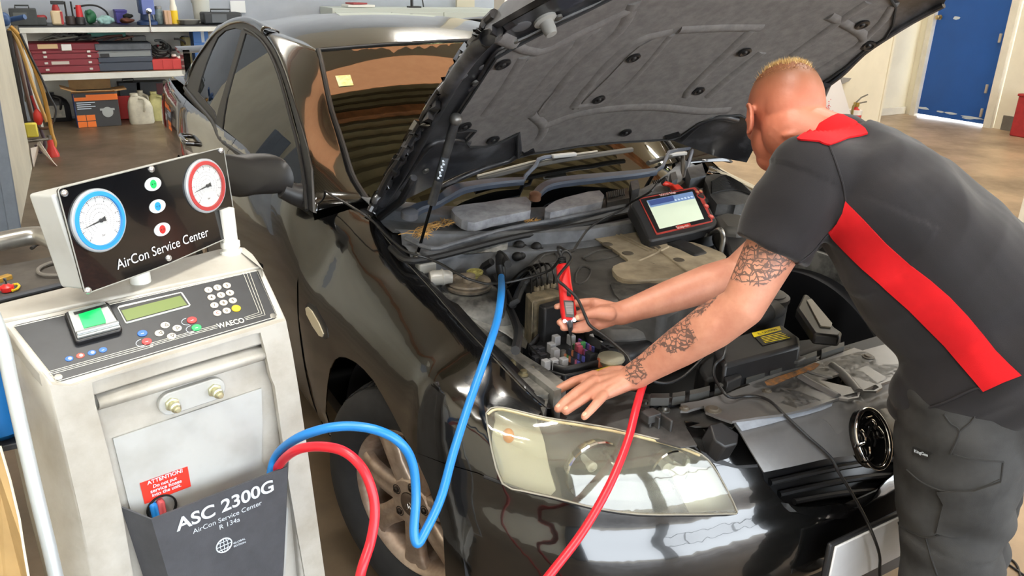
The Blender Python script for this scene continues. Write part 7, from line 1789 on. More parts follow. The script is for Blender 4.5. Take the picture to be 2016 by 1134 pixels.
bx('battery_charger', 'dark grey charger box at the left end of the bench top', 'charger', 50, 40, 160, 110, DKG, Z1, parts=lambda t, x, y, z, w, h, d: (handle_top(t, x, y, z, w, h, d), strip(t, 'dial_panel', x-.03, y, z+h*.6, w*.5, h*.35, mat('charger_face', (90, 94, 92), .5))))
def drill(t, x, y, z, w, h, d):
    G().cone((x-w*.3, y+.1, z+h*.75), .04, (x+w*.3, y+.1, z+h*.9), .03).obj('motor', REDP, t)
bx('power_drill', 'red and black drill lying beside the dark grey charger', 'drill', 168, 78, 205, 108, DKG, Z1, parts=drill)
bx('spray_can', 'tall cream and red bottle with a black spray head on the bench', 'bottle', 234, 48, 278, 108, mat('cream_bottle', (216, 196, 160), .5), Z1, dep=.12, bev=.02, parts=lambda t, x, y, z, w, h, d: (G().lathe((x, y+d/2, z+h), UPV, [(0, w*.35), (.03, w*.3), (.06, w*.2)], 16).obj('neck', REDP, t), G().box((x+w*.2, y+d/2, z+h+.08), (w*1.1, .05, .035)).obj('trigger', BLK, t, bev=.005), strip(t, 'red_band', x+w*.38, y, z+h*.5, w*.2, h*.9, REDP)))
for xc, lab, m in ((322, 'squat dark oil can with two upright prongs right of the cream bottle', mat('can_brown', (52, 42, 40), .5)), (385-22, 'small black can topped by a red funnel on the bench', mat('can_black', (40, 40, 44), .4))):
    if xc == 322: cyl('oil_can', lab, 'can', 318, 72, 108, 46, m, z=Z1, prof=[(0, .9), (.05, 1), (.8, 1), (1, .9)], parts=lambda t, x, y, z, r, h: [G().tube([(x+s*.03, y, z+h), (x+s*.03, y, z+h+.15)], .009, 8).obj('prong', BLK, t) for s in (-1, 1)])
    else: cyl('funnel_can', lab, 'can', 362, 75, 108, 46, m, z=Z1, prof=[(0, .9), (.05, 1), (.8, 1), (1, .8)], parts=lambda t, x, y, z, r, h: G().lathe((x, y, z+h), UPV, [(0, r*.7), (.06, r*.65), (.12, r*.5), (.121, .001)], 18).obj('funnel', mat('funnel_red', (200, 40, 44), .4), t))
def lump(name, label, cat, xc, yc, w, h, m, seed, z=None, dy=.22, n=9, par=None):
    (u, v), = ZN((xc, yc)); y = YF+dy; c = U(u, v, y=y); sx = (U(u+w/2.268/2, v, y=y)-c).length; sz = (U(u, v-h/2.268/2, y=y)-c).length; rnd = random.Random(seed)
    g = [G().ell(c, (Vector((sx*.8, 0, 0)), Vector((0, sx*.6, 0)), Vector((0, 0, sz*.85))), 14, 10)]
    for k in range(n):
        a = rnd.uniform(0, 2*PI); g.append(G().ell(c+Vector((sx*.62*math.cos(a), rnd.uniform(-.4, .4)*sx, sz*.55*math.sin(a))), (Vector((sx*rnd.uniform(.2, .42), 0, 0)), Vector((0, sx*.35, 0)), Vector((0, 0, sz*rnd.uniform(.25, .5)))), 10, 8))
    o = blob(name, g, max(.008, sx/14), m, par, 2); 
    if par is None: tag(o, label, cat)
    return o
lump('green_bag', 'crumpled green plastic bag standing behind the teal rag', 'bag', 405, 74, 66, 72, mat('bag_green', (44, 108, 74), .45), 3, dy=.34)
lump('cleaning_rag', 'crumpled pale teal rag on the bench before the green bag', 'rag', 470, 90, 92, 46, mat('rag_teal', (150, 190, 190), .8, var=.15, vscale=30), 5, dy=.14)
G_ = G().tube([tuple(p) for p in cr([U(*p, y=YF+.3) for p in ZN((330, 38), (380, 24), (430, 26), (470, 48), (486, 74))], 5)], .010, 8).obj('hose_end', RUB, None); tag(G_, 'black hose curving over the green bag on the bench', 'hose')
bx('parts_box', 'small purple parts box at the back of the bench', 'box', 520, 52, 566, 84, mat('box_purple', (70, 62, 150), .5), Z1, dy=.4, parts=lambda t, x, y, z, w, h, d: G().box((x, y+d/2, z+h+.008), (w*1.05, d*1.05, .016)).obj('lid', mat('box_purple', (70, 62, 150)), t))
lump('rust_brown_starter', 'rusty brown starter motor lying right of the teal rag', 'motor', 565, 92, 80, 28, mat('rusty_brown', (112, 62, 44), .6, var=.3, vscale=20, metal=.3), 8, dy=.16)
lump('dark_hat', 'dark rag heap on top of the rusty brown motor', 'rag', 570, 72, 56, 26, mat('dark_rag', (40, 42, 40), .9), 9, dy=.26)
# blue bench vice
vx = U(*ZN((655, 60))[0], y=YF+.12)
vc = thing('bench_vice', 'blue bench vice bolted to the front edge of the bench', 'vice', (vx.x, YF+.15, Z1))
VB = mat('vice_blue', (44, 72, 120), .45, var=.2, vscale=8)
G().lathe((vx.x, YF+.16, Z1), UPV, [(0, .11), (.03, .11), (.05, .07), (.12, .06)], 20).obj('base', VB, vc)
G().box((vx.x, YF+.14, Z1+.20), (.15, .20, .17)).obj('jaw_body', VB, vc, bev=.012)
G().box((vx.x-.02, YF+.20, Z1+.33), (.24, .07, .12)).obj('jaw', VB, vc, bev=.008); G().box((vx.x+.01, YF+.035, Z1+.24), (.13, .05, .26)).obj('jaw', mat('vice_pale_blue', (96, 112, 176), .4), vc, bev=.008)
p = U(*ZN((664, 50))[0], y=YF-.02); G().lathe((p.x, YF+.012, p.z), (0, -1, 0), [(0, .03), (.04, .03), (.042, .001)], 16).obj('screw', CHROME, vc)
q = U(*ZN((674, 140))[0], y=YF-.03); G().tube([(p.x, YF-.018, p.z+.03), (q.x, YF-.022, q.z)], .010, 8).obj('handle', CHROME, vc); G().ell(q, (Vector((.014, 0, 0)), Vector((0, .014, 0)), Vector((0, 0, .014))), 10, 8).obj('handle_end', CHROME, vc)
cyl('glass_jar', 'jar of long rods right of the blue vice', 'jar', 712, 40, 102, 40, mat('jar_green_grey', (128, 146, 148), .3, var=.2, vscale=30), z=Z1, prof=[(0, .9), (.04, 1), (.8, .95), (.88, .8), (1, .8)], parts=lambda t, x, y, z, r, h: G().lathe((x, y, z+h), UPV, [(0, r*.85), (.03, r*.85), (.031, .001)], 16).obj('lid', STEEL, t))
bx('cardboard_box', 'small tan cardboard box between the jar and the yellow tube', 'box', 738, 48, 762, 98, mat('pink_tan_card', (206, 170, 142), .7), Z1, dep=.12, parts=lambda t, x, y, z, w, h, d: strip(t, 'tape', x, y, z+h/2, w*.2, h*.95, mat('tape_tan', (186, 150, 110), .4), .003))
cyl('sealant_tube', 'tall white tube with a yellow lower half standing on the bench', 'tube', 781, -20, 98, 34, mat('tube_white', (224, 220, 206), .4), z=Z1, prof=[(0, .95), (.01, 1), (.6, .95), (.7, .7), (1, .6)], parts=lambda t, x, y, z, r, h: G().lathe((x, y, z), UPV, [(.005, r*1.03), (h*.48, r*1.03)], 20).obj('yellow_sleeve', mat('tube_yellow', (232, 198, 36), .4), t))
cyl('silver_pan', 'shallow silver drain pan on the bench before the white bucket', 'pan', 842, 88, 104, 110, mat('pan_silver', (196, 196, 190), .3, .8), z=Z1, prof=[(0, .8), (1, 1), (.95, .95), (.1, .76), (.1, .001)], dy=.2, parts=lambda t, x, y, z, r, h: G().tube([(x-r, y, z+h), (x-r*1.4, y-.0, z+h*1.2)], .008, 6).obj('handle', STEEL, t))
cyl('white_bucket', 'white plastic bucket at the back of the bench', 'bucket', 905, -14, 96, 78, mat('bucket_white', (222, 224, 216), .45), z=Z1, prof=[(0, .85), (.02, .88), (.9, 1), (.92, 1.05), (1, 1.05)], dy=.42, parts=lambda t, x, y, z, r, h: G().tube([(x+r*1.04*math.cos(a), y-.0+.02, z+h*.9-.1*math.sin(a)) for a in np.linspace(0, PI, 12)], .004, 6).obj('bail', STEEL, t))
bx('black_toolcase', 'long black tool case standing on the bench behind the car roof', 'case', 912, 56, 1080, 106, mat('case_black', (46, 50, 54), .5), Z1, bev=.02, parts=lambda t, x, y, z, w, h, d: (strip(t, 'grey_panel', x-w*.1, y, z+h*.5, w*.38, h*.7, mat('case_grey', (92, 98, 104), .5)), handle_top(t, x, y, z, w, h, d)))
o = G().box(U(*ZN((1062, 30))[0], y=8.93), (.18, .012, .14)).obj('wall_notice', mat('paper_white', (232, 236, 238), .6), None, smooth=False); tag(o, 'white paper notice on the wall above the black tool case', 'notice')
# on the shelf below
def toolbox(t, x, y, z, w, h, d):
    R = mat('toolbox_red', (132, 44, 54), .45, var=.2, vscale=10); CH = mat('worn_chrome', (206, 200, 192), .35, .6)
    for k, (f0, f1) in enumerate(((.02, .22), (.25, .44), (.47, .64), (.67, .74))):
        dr_ = G().box((x, y-.008, z+h*(f0+f1)/2), (w*.95, .016, h*(f1-f0))).obj('drawer', R, t, bev=.004)
        for s in (-.30, .33): G().box((x+w*s, y-.022, z+h*(f0+f1)/2), (.035, .012, .022)).obj('pull', CH, dr_, bev=.003)
    lid = G().box((x, y+d/2-.005, z+h*.88), (w*1.02, d*1.02, h*.22)).obj('lid', R, t, bev=.008)
    G().box((x+w*.02, y-.02, z+h*.86), (.10, .02, h*.24)).obj('latch', CH, lid, bev=.006); G().box((x-w*.24, y-.014, z+h*.90), (.19, .006, h*.15)).obj('cream_label', mat('label_cream', (226, 196, 150), .6), lid)
    G().box((x-w*.10, y-.018, z+h*.345), (.17, .005, h*.10)).obj('worn_patch', mat('bare_patch', (196, 190, 180), .5), t)
bx('red_toolbox', 'worn maroon toolbox with four drawers on the lower shelf', 'toolbox', 150, 190, 440, 322, mat('toolbox_red', (132, 44, 54)), Z2, dep=.34, parts=toolbox)
def toolbox2(t, x, y, z, w, h, d):
    Bm = mat('toolbox_slate', (64, 72, 86), .5, var=.2, vscale=10)
    for f0, f1 in ((.02, .30), (.33, .50)): G().box((x, y-.010, z+h*(f0+f1)/2), (w*.95, .02, h*(f1-f0))).obj('drawer', Bm, t, bev=.005)
    G().box((x, y-.004, z+h*.62), (w*.95, .008, h*.2)).obj('open_tray', mat('tray_pale', (134, 140, 142), .5), t); G().box((x-w*.35, y-.012, z+h*.58), (.09, .03, h*.12)).obj('tray_item', BLK, t)
    G().box((x, y+d/2-.015, z+h*.87), (w*1.0, d*1.06, h*.24)).obj('lid', mat('toolbox_grey', (92, 98, 106), .5, var=.2), t, bev=.008)
bx('slate_toolbox', 'slate blue toolbox with an open upper tray beside the maroon one', 'toolbox', 440, 190, 672, 318, mat('toolbox_slate', (64, 72, 86)), Z2, dep=.34, parts=toolbox2)
# on top of the toolboxes
zt1 = U(*ZN((300, 190))[0], y=YF+.1).z; 
bx('green_folder', 'flat green case lying on top under the bench, over the toolboxes', 'case', 392, 140, 560, 166, mat('folder_green', (30, 112, 96), .5), None, dy=.22, parts=lambda t, x, y, z, w, h, d: (strip(t, 'hinge_strip', x, y, z+h*.15, w*.96, h*.2, mat('folder_dark', (20, 80, 70), .5)), G().box((x, y+.1, (z+zt1)/2), (w*.5, .1, max(.01, z-zt1))).obj('spine_support', DKG, t)))
def grinder(t, x, y, z, w, h, d): G().tube([(x-w*.5, y+.1, z+h*.5), (x+w*.5, y+.1, z+h*.5)], [h*.5, h*.38], 12).obj('barrel', mat('grinder_grey', (92, 90, 86), .4, .5), t)
bx('air_drill', 'grey air drill resting on the slate blue toolbox', 'drill', 590, 160, 650, 184, DKG, zt1, dy=.12, dep=.1, parts=grinder)
for k, (x0, x1, col, lab) in enumerate(((215, 300, (120, 120, 112), 'grey steel offcuts lying on the maroon toolbox'), (320, 420, (40, 40, 42), 'tangle of black tools lying on the maroon toolbox'), (470, 560, (84, 60, 54), 'brown handled tools lying on the slate blue toolbox'))):
    t = thing('hand_tools', lab, 'tools', (U(*ZN(((x0+x1)/2, 188))[0], y=YF+.2).x, YF+.2, zt1)); rnd = random.Random(k)
    mt_ = mat('handtool_%d' % k, col, .5, .3)
    for j in range(4):
        p = U(*ZN((x0+(x1-x0)*rnd.random(), 184))[0], y=YF+.12+.06*j); a = rnd.uniform(-.4, .4); L_ = rnd.uniform(.10, .2)
        G().tube([p+Vector((-L_*math.cos(a), 0, .01)), p+Vector((0, 0, .03+.02*j)), p+Vector((L_*math.cos(a), 0, .015+L_*abs(math.sin(a))))], [.008, .014, .012], 8).obj('tool', mt_, t)
# red tray of cables and tools
def tray(t, x, y, z, w, h, d):
    for k in range(4): G().box((x-w*.4+w*.27*k, y-.004, z+h*.5), (.015, .010, h*.9)).obj('rib', mat('tray_red', (198, 62, 60), .45), t)
trt = bx('red_tray', 'bright red plastic tray right of the slate blue toolbox', 'tray', 672, 262, 830, 318, mat('tray_red', (198, 62, 60)), Z2, dep=.3, parts=tray)
tx = U(*ZN((740, 262))[0], y=YF+.2); rnd = random.Random(21)
ct = thing('cable_heap', 'heap of black and red leads piled in the red tray', 'cables', (tx.x, YF+.2, tx.z))
for k in range(12):
    c = tx+Vector((rnd.uniform(-.28, .22), rnd.uniform(-.03, .12), rnd.uniform(.0, .10))); r = rnd.uniform(.06, .13); n_ = Vector((rnd.gauss(0, .4), -1, rnd.gauss(0, .5))).normalized(); e1 = n_.cross(UPV).normalized(); e2 = n_.cross(e1)
    G().tube([c+(e1*math.cos(a)+e2*math.sin(a)*.7)*r+Vector((0, 0, r*.5)) for a in np.linspace(0, rnd.uniform(3, 6), 16)], rnd.uniform(.008, .014), 7).obj('coil', [RUB, RUB, mat('lead_red', (140, 30, 36), .5), DKG][k % 4], ct)
for k in range(5):
    G().ell(tx+Vector((rnd.uniform(-.3, .2), -.04, rnd.uniform(-.0, .08))), (Vector((.03, 0, 0)), Vector((0, .025, 0)), Vector((0, 0, .02))), 10, 8).obj('clip', [mat('clip_white', (220, 210, 204), .4), mat('lead_red', (140, 30, 36))][k % 2], ct)
bx('blue_carton', 'bright blue carton at the back of the lower shelf near the car', 'box', 865, 132, 928, 190, mat('carton_blue', (62, 122, 200), .45), None, dy=.3, parts=lambda t, x, y, z, w, h, d: (strip(t, 'white_stripe', x+.02, y, z+h/2, .035, h, mat('carton_white', (206, 220, 236), .5), .003), G().box((x, y+d/2, (z+Z2)/2), (w*.98, d*.95, max(.01, z-Z2))).obj('lower_half', mat('carton_blue', (62, 122, 200)), t)))
cyl('round_tin', 'round olive tin on the lower shelf left of the blue carton', 'tin', 840, 165, 290, 46, mat('tin_olive', (96, 88, 48), .5), z=Z2, prof=[(0, .9), (.05, 1), (.95, 1), (1, .9), (1.0, .01)], dy=.25, parts=lambda t, x, y, z, r, h: G().lathe((x, y, z+h), UPV, [(0, r*.7), (.012, r*.7), (.013, .001)], 16).obj('lid', BLK, t))
# on the floor below the shelf
ZS = zz(0, 120, 5.156)
def onfloor(u, v): return U(u, v, z=0)
# orange and black carton with open flaps
f0, f1 = onfloor(*ZS((797, 660))[0]), onfloor(*ZS((1230, 640))[0])
fy = min(f0.y, f1.y)-.1; f0 = U(*ZS((797, 660))[0], y=fy); f1 = U(*ZS((1235, 645))[0], y=fy); t0 = U(*ZS((745, 330))[0], y=fy)
w = f1.x-f0.x; h = t0.z; xc = (f0.x+f1.x)/2
ctn = thing('tool_carton', 'black and orange tool carton with open tan flaps on the floor', 'carton', (xc, fy+.15, 0))
G().box((xc, fy+.16, h/2), (w, .32, h)).obj('body', mat('carton_black', (58, 58, 60), .5), ctn, bev=.004)
G().box((xc-w/2-.003, fy+.16, h/2), (.008, .32, h*.98)).obj('blue_side', mat('carton_navy', (36, 56, 110), .5), ctn, bev=.001)
strip(ctn, 'orange_band', xc, fy, h*.86, w, h*.17, mat('carton_orange', (238, 122, 44), .5))
strip(ctn, 'black_corner', xc-w*.36, fy-.003, h*.92, w*.27, h*.09, mat('carton_black', (58, 58, 60)), .004)
for k in range(2):
    for j in range(2): strip(ctn, 'orange_square', xc-w*.40+w*.215*k, fy, h*(.09+.19*j), w*.20, h*.165, mat('carton_orange', (238, 122, 44)), .004)
for k in range(4): strip(ctn, 'white_text_line', xc-w*(.25+.05*(k % 2)), fy, h*(.72-.058*k), w*(.42-.10*(k % 2)), h*.022, mat('carton_white', (206, 220, 236)), .003)
G().lathe((xc+w*.22, fy-.002, h*.42), (0, -1, 0), [(0, w*.13), (.004, w*.13), (.006, w*.06), (.0061, .001)], 20).box((xc+w*.22, fy-.004, h*.5), (w*.34, .006, h*.06)).obj('tool_picture', mat('picture_grey', (168, 174, 174), .5), ctn)
text_g('DIRECT', Vector((xc-w*.48, fy-.008, h*.905)), Vector((1, 0, 0)), UPV, h*.075, 0, True).obj('carton_lettering', WPR, ctn, smooth=False) if False else None
TAN = mat('brown_card', (186, 146, 98), .8, var=.1, vscale=8)
G().box((xc-.02, fy+.34, h+.09), (w*.98, .008, .20), Matrix.Rotation(.25, 3, 'X')).obj('flap', TAN, ctn); G().box((xc-w*.58, fy+.16, h+.03), (.16, .3, .008), Matrix.Rotation(.35, 3, 'Y')).obj('flap', TAN, ctn); G().box((xc+w*.58, fy+.16, h+.015), (.14, .3, .008), Matrix.Rotation(-.12, 3, 'Y')).obj('flap', TAN, ctn)
G().box((xc-.02, fy-.02, h+.012), (w*.99, .07, .008), Matrix.Rotation(-.4, 3, 'X')).obj('flap', TAN, ctn)
def jug(name, label, cat, x0, y0, x1, y1, m, yoff, capm, labm=None):
    (u0, v0), (u1, v1) = ZS((x0, y0), (x1, y1)); y = yoff; a = U(u0, v1, y=y); b = U(u1, v0, y=y); w = b.x-a.x; h = b.z; xc = (a.x+b.x)/2; d = w*.62
    t = thing(name, label, cat, (xc, y+d/2, 0))
    def ring(z, kx, ky, dx=0): return [(xc+dx+w/2*kx*math.copysign(abs(math.cos(q))**.6, math.cos(q)), y+d/2+d/2*ky*math.copysign(abs(math.sin(q))**.6, math.sin(q)), z) for q in [2*PI*i/28 for i in range(28)]]
    G().loft([ring(0, .92, .92), ring(.02, 1, 1), ring(h*.55, .98, 1), ring(h*.72, .86, .85, -w*.02), ring(h*.84, .62, .6, -w*.08), ring(h*.90, .34, .4, -w*.16), ring(h*.93, .28, .34, -w*.18)]).obj('body', m, t, angle=60)
    G().lathe((xc-w*.18, y+d/2, h*.92), UPV, [(0, w*.16), (h*.08, w*.16), (h*.081, .001)], 18).obj('cap', capm, t)
    G().tube([tuple(p) for p in cr([(xc-w*.05, y+.01, h*.86), (xc+w*.16, y-.02, h*.80), (xc+w*.14, y-.02, h*.55), (xc+w*.10, y+.01, h*.42)], 4)], w*.05, 8).obj('handle', m, t)
    if labm: strip(t, 'label', xc-w*.05, y+.002, h*.36, w*.62, h*.42, labm, .006)
    return t
JW = mat('jug_white', (208, 204, 186), .5, var=.12, vscale=10); JY = mat('jug_cream', (206, 202, 140), .5, var=.12, vscale=10); JB = mat('jug_black', (34, 34, 38), .4)
yw = onfloor(*ZS((1430, 645))[0]).y; yc_ = onfloor(*ZS((1620, 610))[0]).y
jug('oil_jug', 'dirty white plastic jug standing in front on the floor below the shelf', 'jug', 1325, 330, 1540, 645, JW, yw, JW)
jug('oil_jug', 'cream yellow plastic jug on the floor beside the rear of the car', 'jug', 1532, 312, 1705, 608, JY, yc_, JY)
jug('oil_jug', 'white plastic jug half hidden behind the dirty white one', 'jug', 1400, 300, 1550, 560, JW, yw+.22, JW)
jug('black_canister', 'black canister with a pale label left of the orange carton', 'canister', 470, 320, 690, 620, JB, onfloor(*ZS((600, 620))[0]).y, JB, mat('canister_label', (196, 194, 186), .6, var=.15, vscale=20))
def bxf(name, label, cat, x0, y0, x1, y1, m, dy=.0, dep=.2, parts=None):
    (u0, v0), (u1, v1) = ZS((x0, y0), (x1, y1)); y = min(onfloor(u0, v1).y+dy, 8.70); a = U(u0, v1, y=y); b = U(u1, v0, y=y); w = b.x-a.x; h = b.z; xc = (a.x+b.x)/2
    t = thing(name, label, cat, (xc, y+dep/2, 0)); G().box((xc, y+dep/2, h/2), (w, dep, h)).obj('body', m, t, bev=.006)
    if parts: parts(t, xc, y, 0, w, h, dep)
bxf('red_crate', 'red plastic crate behind the dirty white jug', 'crate', 1215, 365, 1330, 595, mat('crate_red', (206, 52, 48), .45), parts=lambda t, x, y, z, w, h, d: G().box((x, y+d/2, h), (w*1.06, d*1.06, .03)).obj('rim', mat('crate_red', (206, 52, 48)), t))
bxf('black_case', 'black case on the floor under the shelf behind the white jugs', 'case', 1250, 215, 1420, 560, mat('case_black', (46, 50, 54)), dy=.35, parts=lambda t, x, y, z, w, h, d: handle_top(t, x, y, z, w, h, d))
bxf('black_case', 'black and maroon case on the floor behind the cream jug', 'case', 1425, 205, 1700, 560, mat('case_black', (46, 50, 54)), dy=.45, parts=lambda t, x, y, z, w, h, d: strip(t, 'maroon_end', x+w*.3, y, h*.8, w*.35, h*.3, mat('maroon_end', (92, 36, 40), .5)))
# upper wall ledge and the things seen over the car roof
cbx = U(820, 16, y=8.45)
cb = thing('grey_cabinet', 'pale grey cabinet by the back wall behind the car roof', 'cabinet', (cbx.x, 8.66, 0))
G().box((cbx.x, 8.68, cbx.z/2), (2.3, .5, cbx.z)).obj('body', mat('cabinet_grey', (190, 198, 194), .5), cb, bev=.006)
for k in (-1, 0, 1): 
    d_ = G().box((cbx.x+.75*k, 8.42, cbx.z/2), (.73, .02, cbx.z-.1)).obj('door', mat('cabinet_grey', (190, 198, 194)), cb, bev=.004); G().box((cbx.x+.75*k+.3, 8.40, cbx.z*.6), (.02, .02, .12)).obj('handle', STEEL, d_)
p = U(705, 10, y=8.6); t = thing('paper_tray', 'white paper tray with red papers on the cabinet behind the car', 'tray', (p.x, 8.6, cbx.z))
G().box((p.x, 8.6, cbx.z+.02), (.36, .26, .03)).obj('tray', M_whitemetal, t, bev=.004); G().box((p.x-.03, 8.58, cbx.z+.05), (.2, .2, .02), Matrix.Rotation(.2, 3, 'Z')).obj('papers', mat('papers_red', (150, 60, 62), .6), t)
p = U(815, 8, y=8.6); t = thing('test_stand', 'small black test stand with two arms on the cabinet', 'stand', (p.x, 8.6, cbx.z))
G().box((p.x, 8.6, cbx.z+.01), (.16, .12, .02)).obj('base', BLK, t); G().tube([(p.x-.03, 8.6, cbx.z+.01), (p.x-.03, 8.6, cbx.z+.24)], .022, 8).obj('post', BLK, t); G().tube([(p.x-.03, 8.6, cbx.z+.16), (p.x+.12, 8.6, cbx.z+.12), (p.x+.14, 8.6, cbx.z+.01)], .010, 8).obj('arm', BLK, t)
w1_ = U(760, 3, y=8.93); o = G().box((cbx.x-.2, 8.94, cbx.z+.55), (1.5, .02, .8)).obj('whiteboard', mat('board_white', (214, 222, 214), .35), None, smooth=False); tag(o, 'pale whiteboard on the back wall above the cabinet', 'whiteboard')
struct(G().box((U(915, 5, y=8.94).x, 8.93, 2.1), (.28, .05, 4.2)).obj('trim_5', mat('beige_pilaster', (196, 190, 170), .6), smooth=False))
# ---- hoses and leads hanging at the end of the partition
YH = 6.75
HANG = [('ochre air hose hanging foremost and reaching down to a red fitting', (186, 140, 62), [(20, 52), (34, 66), (48, 88), (66, 130), (84, 180), (96, 230), (102, 262), (108, 282), (104, 300)], .020, 0),
        ('pale ochre hose hanging just left of the longest ochre one', (206, 164, 92), [(16, 56), (30, 72), (46, 110), (62, 160), (78, 205), (92, 240)], .018, .05),
        ('brown hose with a loop hanging low beside the ochre hoses', (104, 74, 58), [(24, 50), (30, 90), (44, 150), (56, 200), (66, 235), (80, 252), (98, 250), (104, 236)], .015, .08),
        ('thick black lead hanging nearest the partition edge', (44, 42, 42), [(16, 60), (24, 110), (34, 160), (42, 210), (50, 250)], .030, .04),
        ('grey lead hanging between the black lead and the brown hose', (128, 122, 116), [(22, 58), (36, 110), (48, 165), (58, 210), (66, 240)], .022, .10),
        ('dark purple hose hanging in a long loop to the floor', (78, 62, 72), [(26, 54), (46, 130), (62, 190), (78, 250), (88, 280), (80, 300), (70, 285)], .016, .14),
        ('thin black lead looping down to the right of the ochre hoses', (36, 36, 38), [(40, 66), (60, 110), (80, 150), (98, 190), (110, 215), (106, 240)], .011, -.02),
        ('olive strap hanging behind the leads at the partition', (108, 98, 70), [(28, 52), (40, 100), (50, 150), (54, 200)], .026, .16)]
hk = thing('wall_hook', 'blue steel hook holding the hoses at the partition end', 'hook', (-1.80, YH, 1.2))
p = U(20, 45, y=YH); G().tube([(-1.72, 6.41, p.z+.05), (-1.72, YH+.1, p.z+.04), (p.x, YH+.1, p.z+.02), (p.x+.12, YH, p.z+.05)], .022, 10).obj('arm', mat('hook_blue', (54, 84, 130), .45), hk); G().ell(p+Vector((-.04, 0, .03)), (Vector((.05, 0, 0)), Vector((0, .05, 0)), Vector((0, 0, .06))), 12, 8).obj('knob', mat('hook_blue', (54, 84, 130)), hk)
for lab, col, P, r, dy in HANG:
    o = G().tube([tuple(q) for q in cr([U(u, v, y=YH+dy) for u, v in P], 5)], r*.9, 9).obj('hanging_hose', mat('hang_%d_%d_%d' % col, col, .5), None); tag(o, lab, 'hose', 'hoses hanging at the partition')
p = U(104, 304, z=.02); o = thing('hose_fitting', 'red cone shaped fitting on the floor at the ochre hose end', 'fitting', (p.x, p.y, 0)); G().lathe((p.x, p.y, 0), UPV, [(0, .055), (.02, .055), (.10, .03), (.16, .025)], 16).obj('cone', mat('fitting_red', (206, 54, 44), .45), o); G().lathe((p.x, p.y, .16), UPV, [(0, .02), (.04, .02), (.041, .001)], 12).obj('collar', STEEL, o)
p = U(75, 232, y=YH); o = thing('red_clamp', 'red jumper clamp hanging among the brown and purple hoses', 'clamp', p); G().lathe(p+Vector((0, 0, -.06)), UPV, [(0, .02), (.04, .04), (.10, .034), (.14, .012)], 12).obj('jaw', mat('fitting_red', (206, 54, 44)), o); G().tube([p+Vector((0, 0, .07)), p+Vector((-.02, 0, .2))], .012, 8).obj('grip', REDP, o)
p = U(62, 256, y=YH-.1); o = thing('yellow_gauge', 'yellow air gauge hanging low at the partition end', 'gauge', p); G().box(p, (.10, .06, .13)).obj('case', mat('gauge_yellow', (226, 212, 80), .45), o, bev=.015); G().tube([p+Vector((-.10, 0, -.10)), p+Vector((.12, 0, -.09))], .014, 8).obj('crossbar', STEEL, o)
# white folded corner guard standing on the floor
A_ = onfloor(66, 330); B_ = onfloor(80, 312); C_ = onfloor(112, 327)
ht = U(62, 270, y=A_.y).z
o = thing('corner_guard', 'white folded corner guard leaning at the foot of the hoses', 'guard', B_)
g = G(); a0, b0_, c0_ = A_, B_+Vector((0, .0, .08)), C_
tp = U(64, 272, y=B_.y+.1)
g.prism([A_, B_+Vector((0, 0, .09)), U(76, 288, y=B_.y), U(60, 292, y=A_.y)], Vector((.004, .012, 0))).obj('leaf', mat('guard_white', (222, 212, 200), .5), o, smooth=False)
G().prism([B_+Vector((0, 0, .09)), C_, C_+Vector((-.02, 0, .03)), U(76, 276, y=B_.y), U(72, 284, y=B_.y)], Vector((.004, .012, 0))).obj('leaf', mat('guard_white', (222, 212, 200)), o, smooth=False)
# ---- right background: extinguisher, white sign board, red bin
p = U(1686, 232, y=4.22); ex = thing('fire_extinguisher', 'red fire extinguisher with a white band hanging on the cream wall', 'extinguisher', (p.x, 4.22, p.z-.3))
zt_ = U(1686, 214, y=4.22).z; zb_ = zt_-.48; r = .075
G().lathe((p.x, 4.25, zb_), UPV, [(0, r*.8), (.02, r), (.42, r), (.46, r*.7), (.48, r*.35), (.50, r*.3)], 28).obj('cylinder', mat('extinguisher_red', (196, 36, 34), .35, coat=.4), ex, angle=50)
z1_, z2_ = U(1686, 226, y=4.22).z, U(1686, 217, y=4.22).z
G().lathe((p.x, 4.25, z1_), UPV, [(0, r*1.015), (z2_-z1_, r*1.015)], 28).obj('white_band', mat('band_white', (232, 230, 226), .5), ex)
G().sheet([[(p.x+r*1.02*math.sin(a), 4.25-r*1.02*math.cos(a), z) for a in np.linspace(-.7, .9, 8)] for z in (z1_-.16, z1_-.06)]).obj('instruction_label', mat('ext_label', (226, 214, 206), .5, rgb2=(60, 40, 40), vscale=70), ex)
G().box((p.x, 4.25, zb_+.52), (.05, .05, .05)).obj('valve', mat('brass_valve', (176, 148, 76), .35, .8), ex, bev=.006)
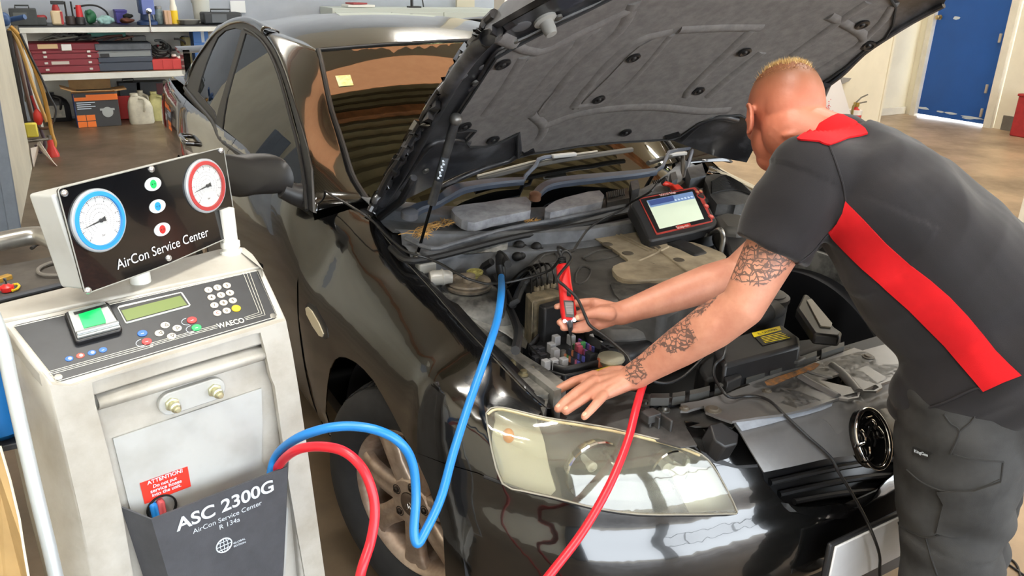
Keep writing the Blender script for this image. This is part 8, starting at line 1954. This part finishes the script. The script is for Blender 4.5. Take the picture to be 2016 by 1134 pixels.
G().tube([(p.x-.02, 4.25, zb_+.54), (p.x+.05, 4.24, zb_+.60), (p.x+.14, 4.23, zb_+.63)], .009, 8).obj('lever', STEEL, ex); G().tube([(p.x-.02, 4.25, zb_+.53), (p.x+.13, 4.22, zb_+.55)], .008, 8).obj('handle', STEEL, ex)
G().tube([tuple(q) for q in cr([(p.x-.02, 4.25, zb_+.53), (p.x-.09, 4.22, zb_+.50), (p.x-.11, 4.20, zb_+.40), (p.x-.085, 4.19, zb_+.22)], 5)], .013, 10).obj('discharge_hose', mat('hose_olive', (120, 104, 52), .5), ex)
G().box((p.x, 4.335, zb_+.35), (.05, .035, .10)).obj('wall_bracket', STEEL, ex)
ys = 3.9
P = [U(u, v, y=ys) for u, v in ((1600, 262), (1614, 205), (1648, 150), (1654, 154), (1677, 232), (1679, 262))]
sb = thing('sign_board', 'white sign board with red spray dots standing behind the mechanic', 'sign', (P[0].x+.2, ys, 0))
lo2 = [Vector((P[-1].x+.03, ys, 0)), Vector((P[0].x-.05, ys, 0))]
G().prism(P+lo2, (0, .02, 0)).obj('board', mat('sign_white', (232, 230, 232), .45), sb, smooth=False)
rnd = random.Random(3)
for k in range(60):
    a = rnd.uniform(0, 2*PI); rr = abs(rnd.gauss(0, 10)); c = U(1626+rr*.7*math.cos(a), 212+rr*math.sin(a), y=ys-.003)
    G().lathe(c, (0, -1, 0), [(0, .005), (.002, .004), (.0021, .001)], 6).obj('red_dot', mat('spray_red', (214, 60, 70), .5), sb, smooth=False)
P = [U(u, v, y=4.30) for u, v in ((1656, 152), (1677, 154), (1672, 160), (1658, 166))]
o = G().prism(P, (0, .05, 0)).obj('bracket', mat('bracket_grey', (150, 148, 146), .5), None, smooth=False, bev=.004); tag(o, 'grey pointed wall bracket left of the fire extinguisher', 'bracket')
p = U(2016, 258, x=8.9); o = thing('red_bin', 'red bin at the far right beside the skirting', 'bin', (8.8, p.y-.1, 0)); G().box((8.8, p.y-.10, .24), (.25, .30, .48)).obj('body', REDP, o, bev=.015); G().box((8.8, p.y-.10, .49), (.27, .32, .03)).obj('lid', REDP, o, bev=.008)
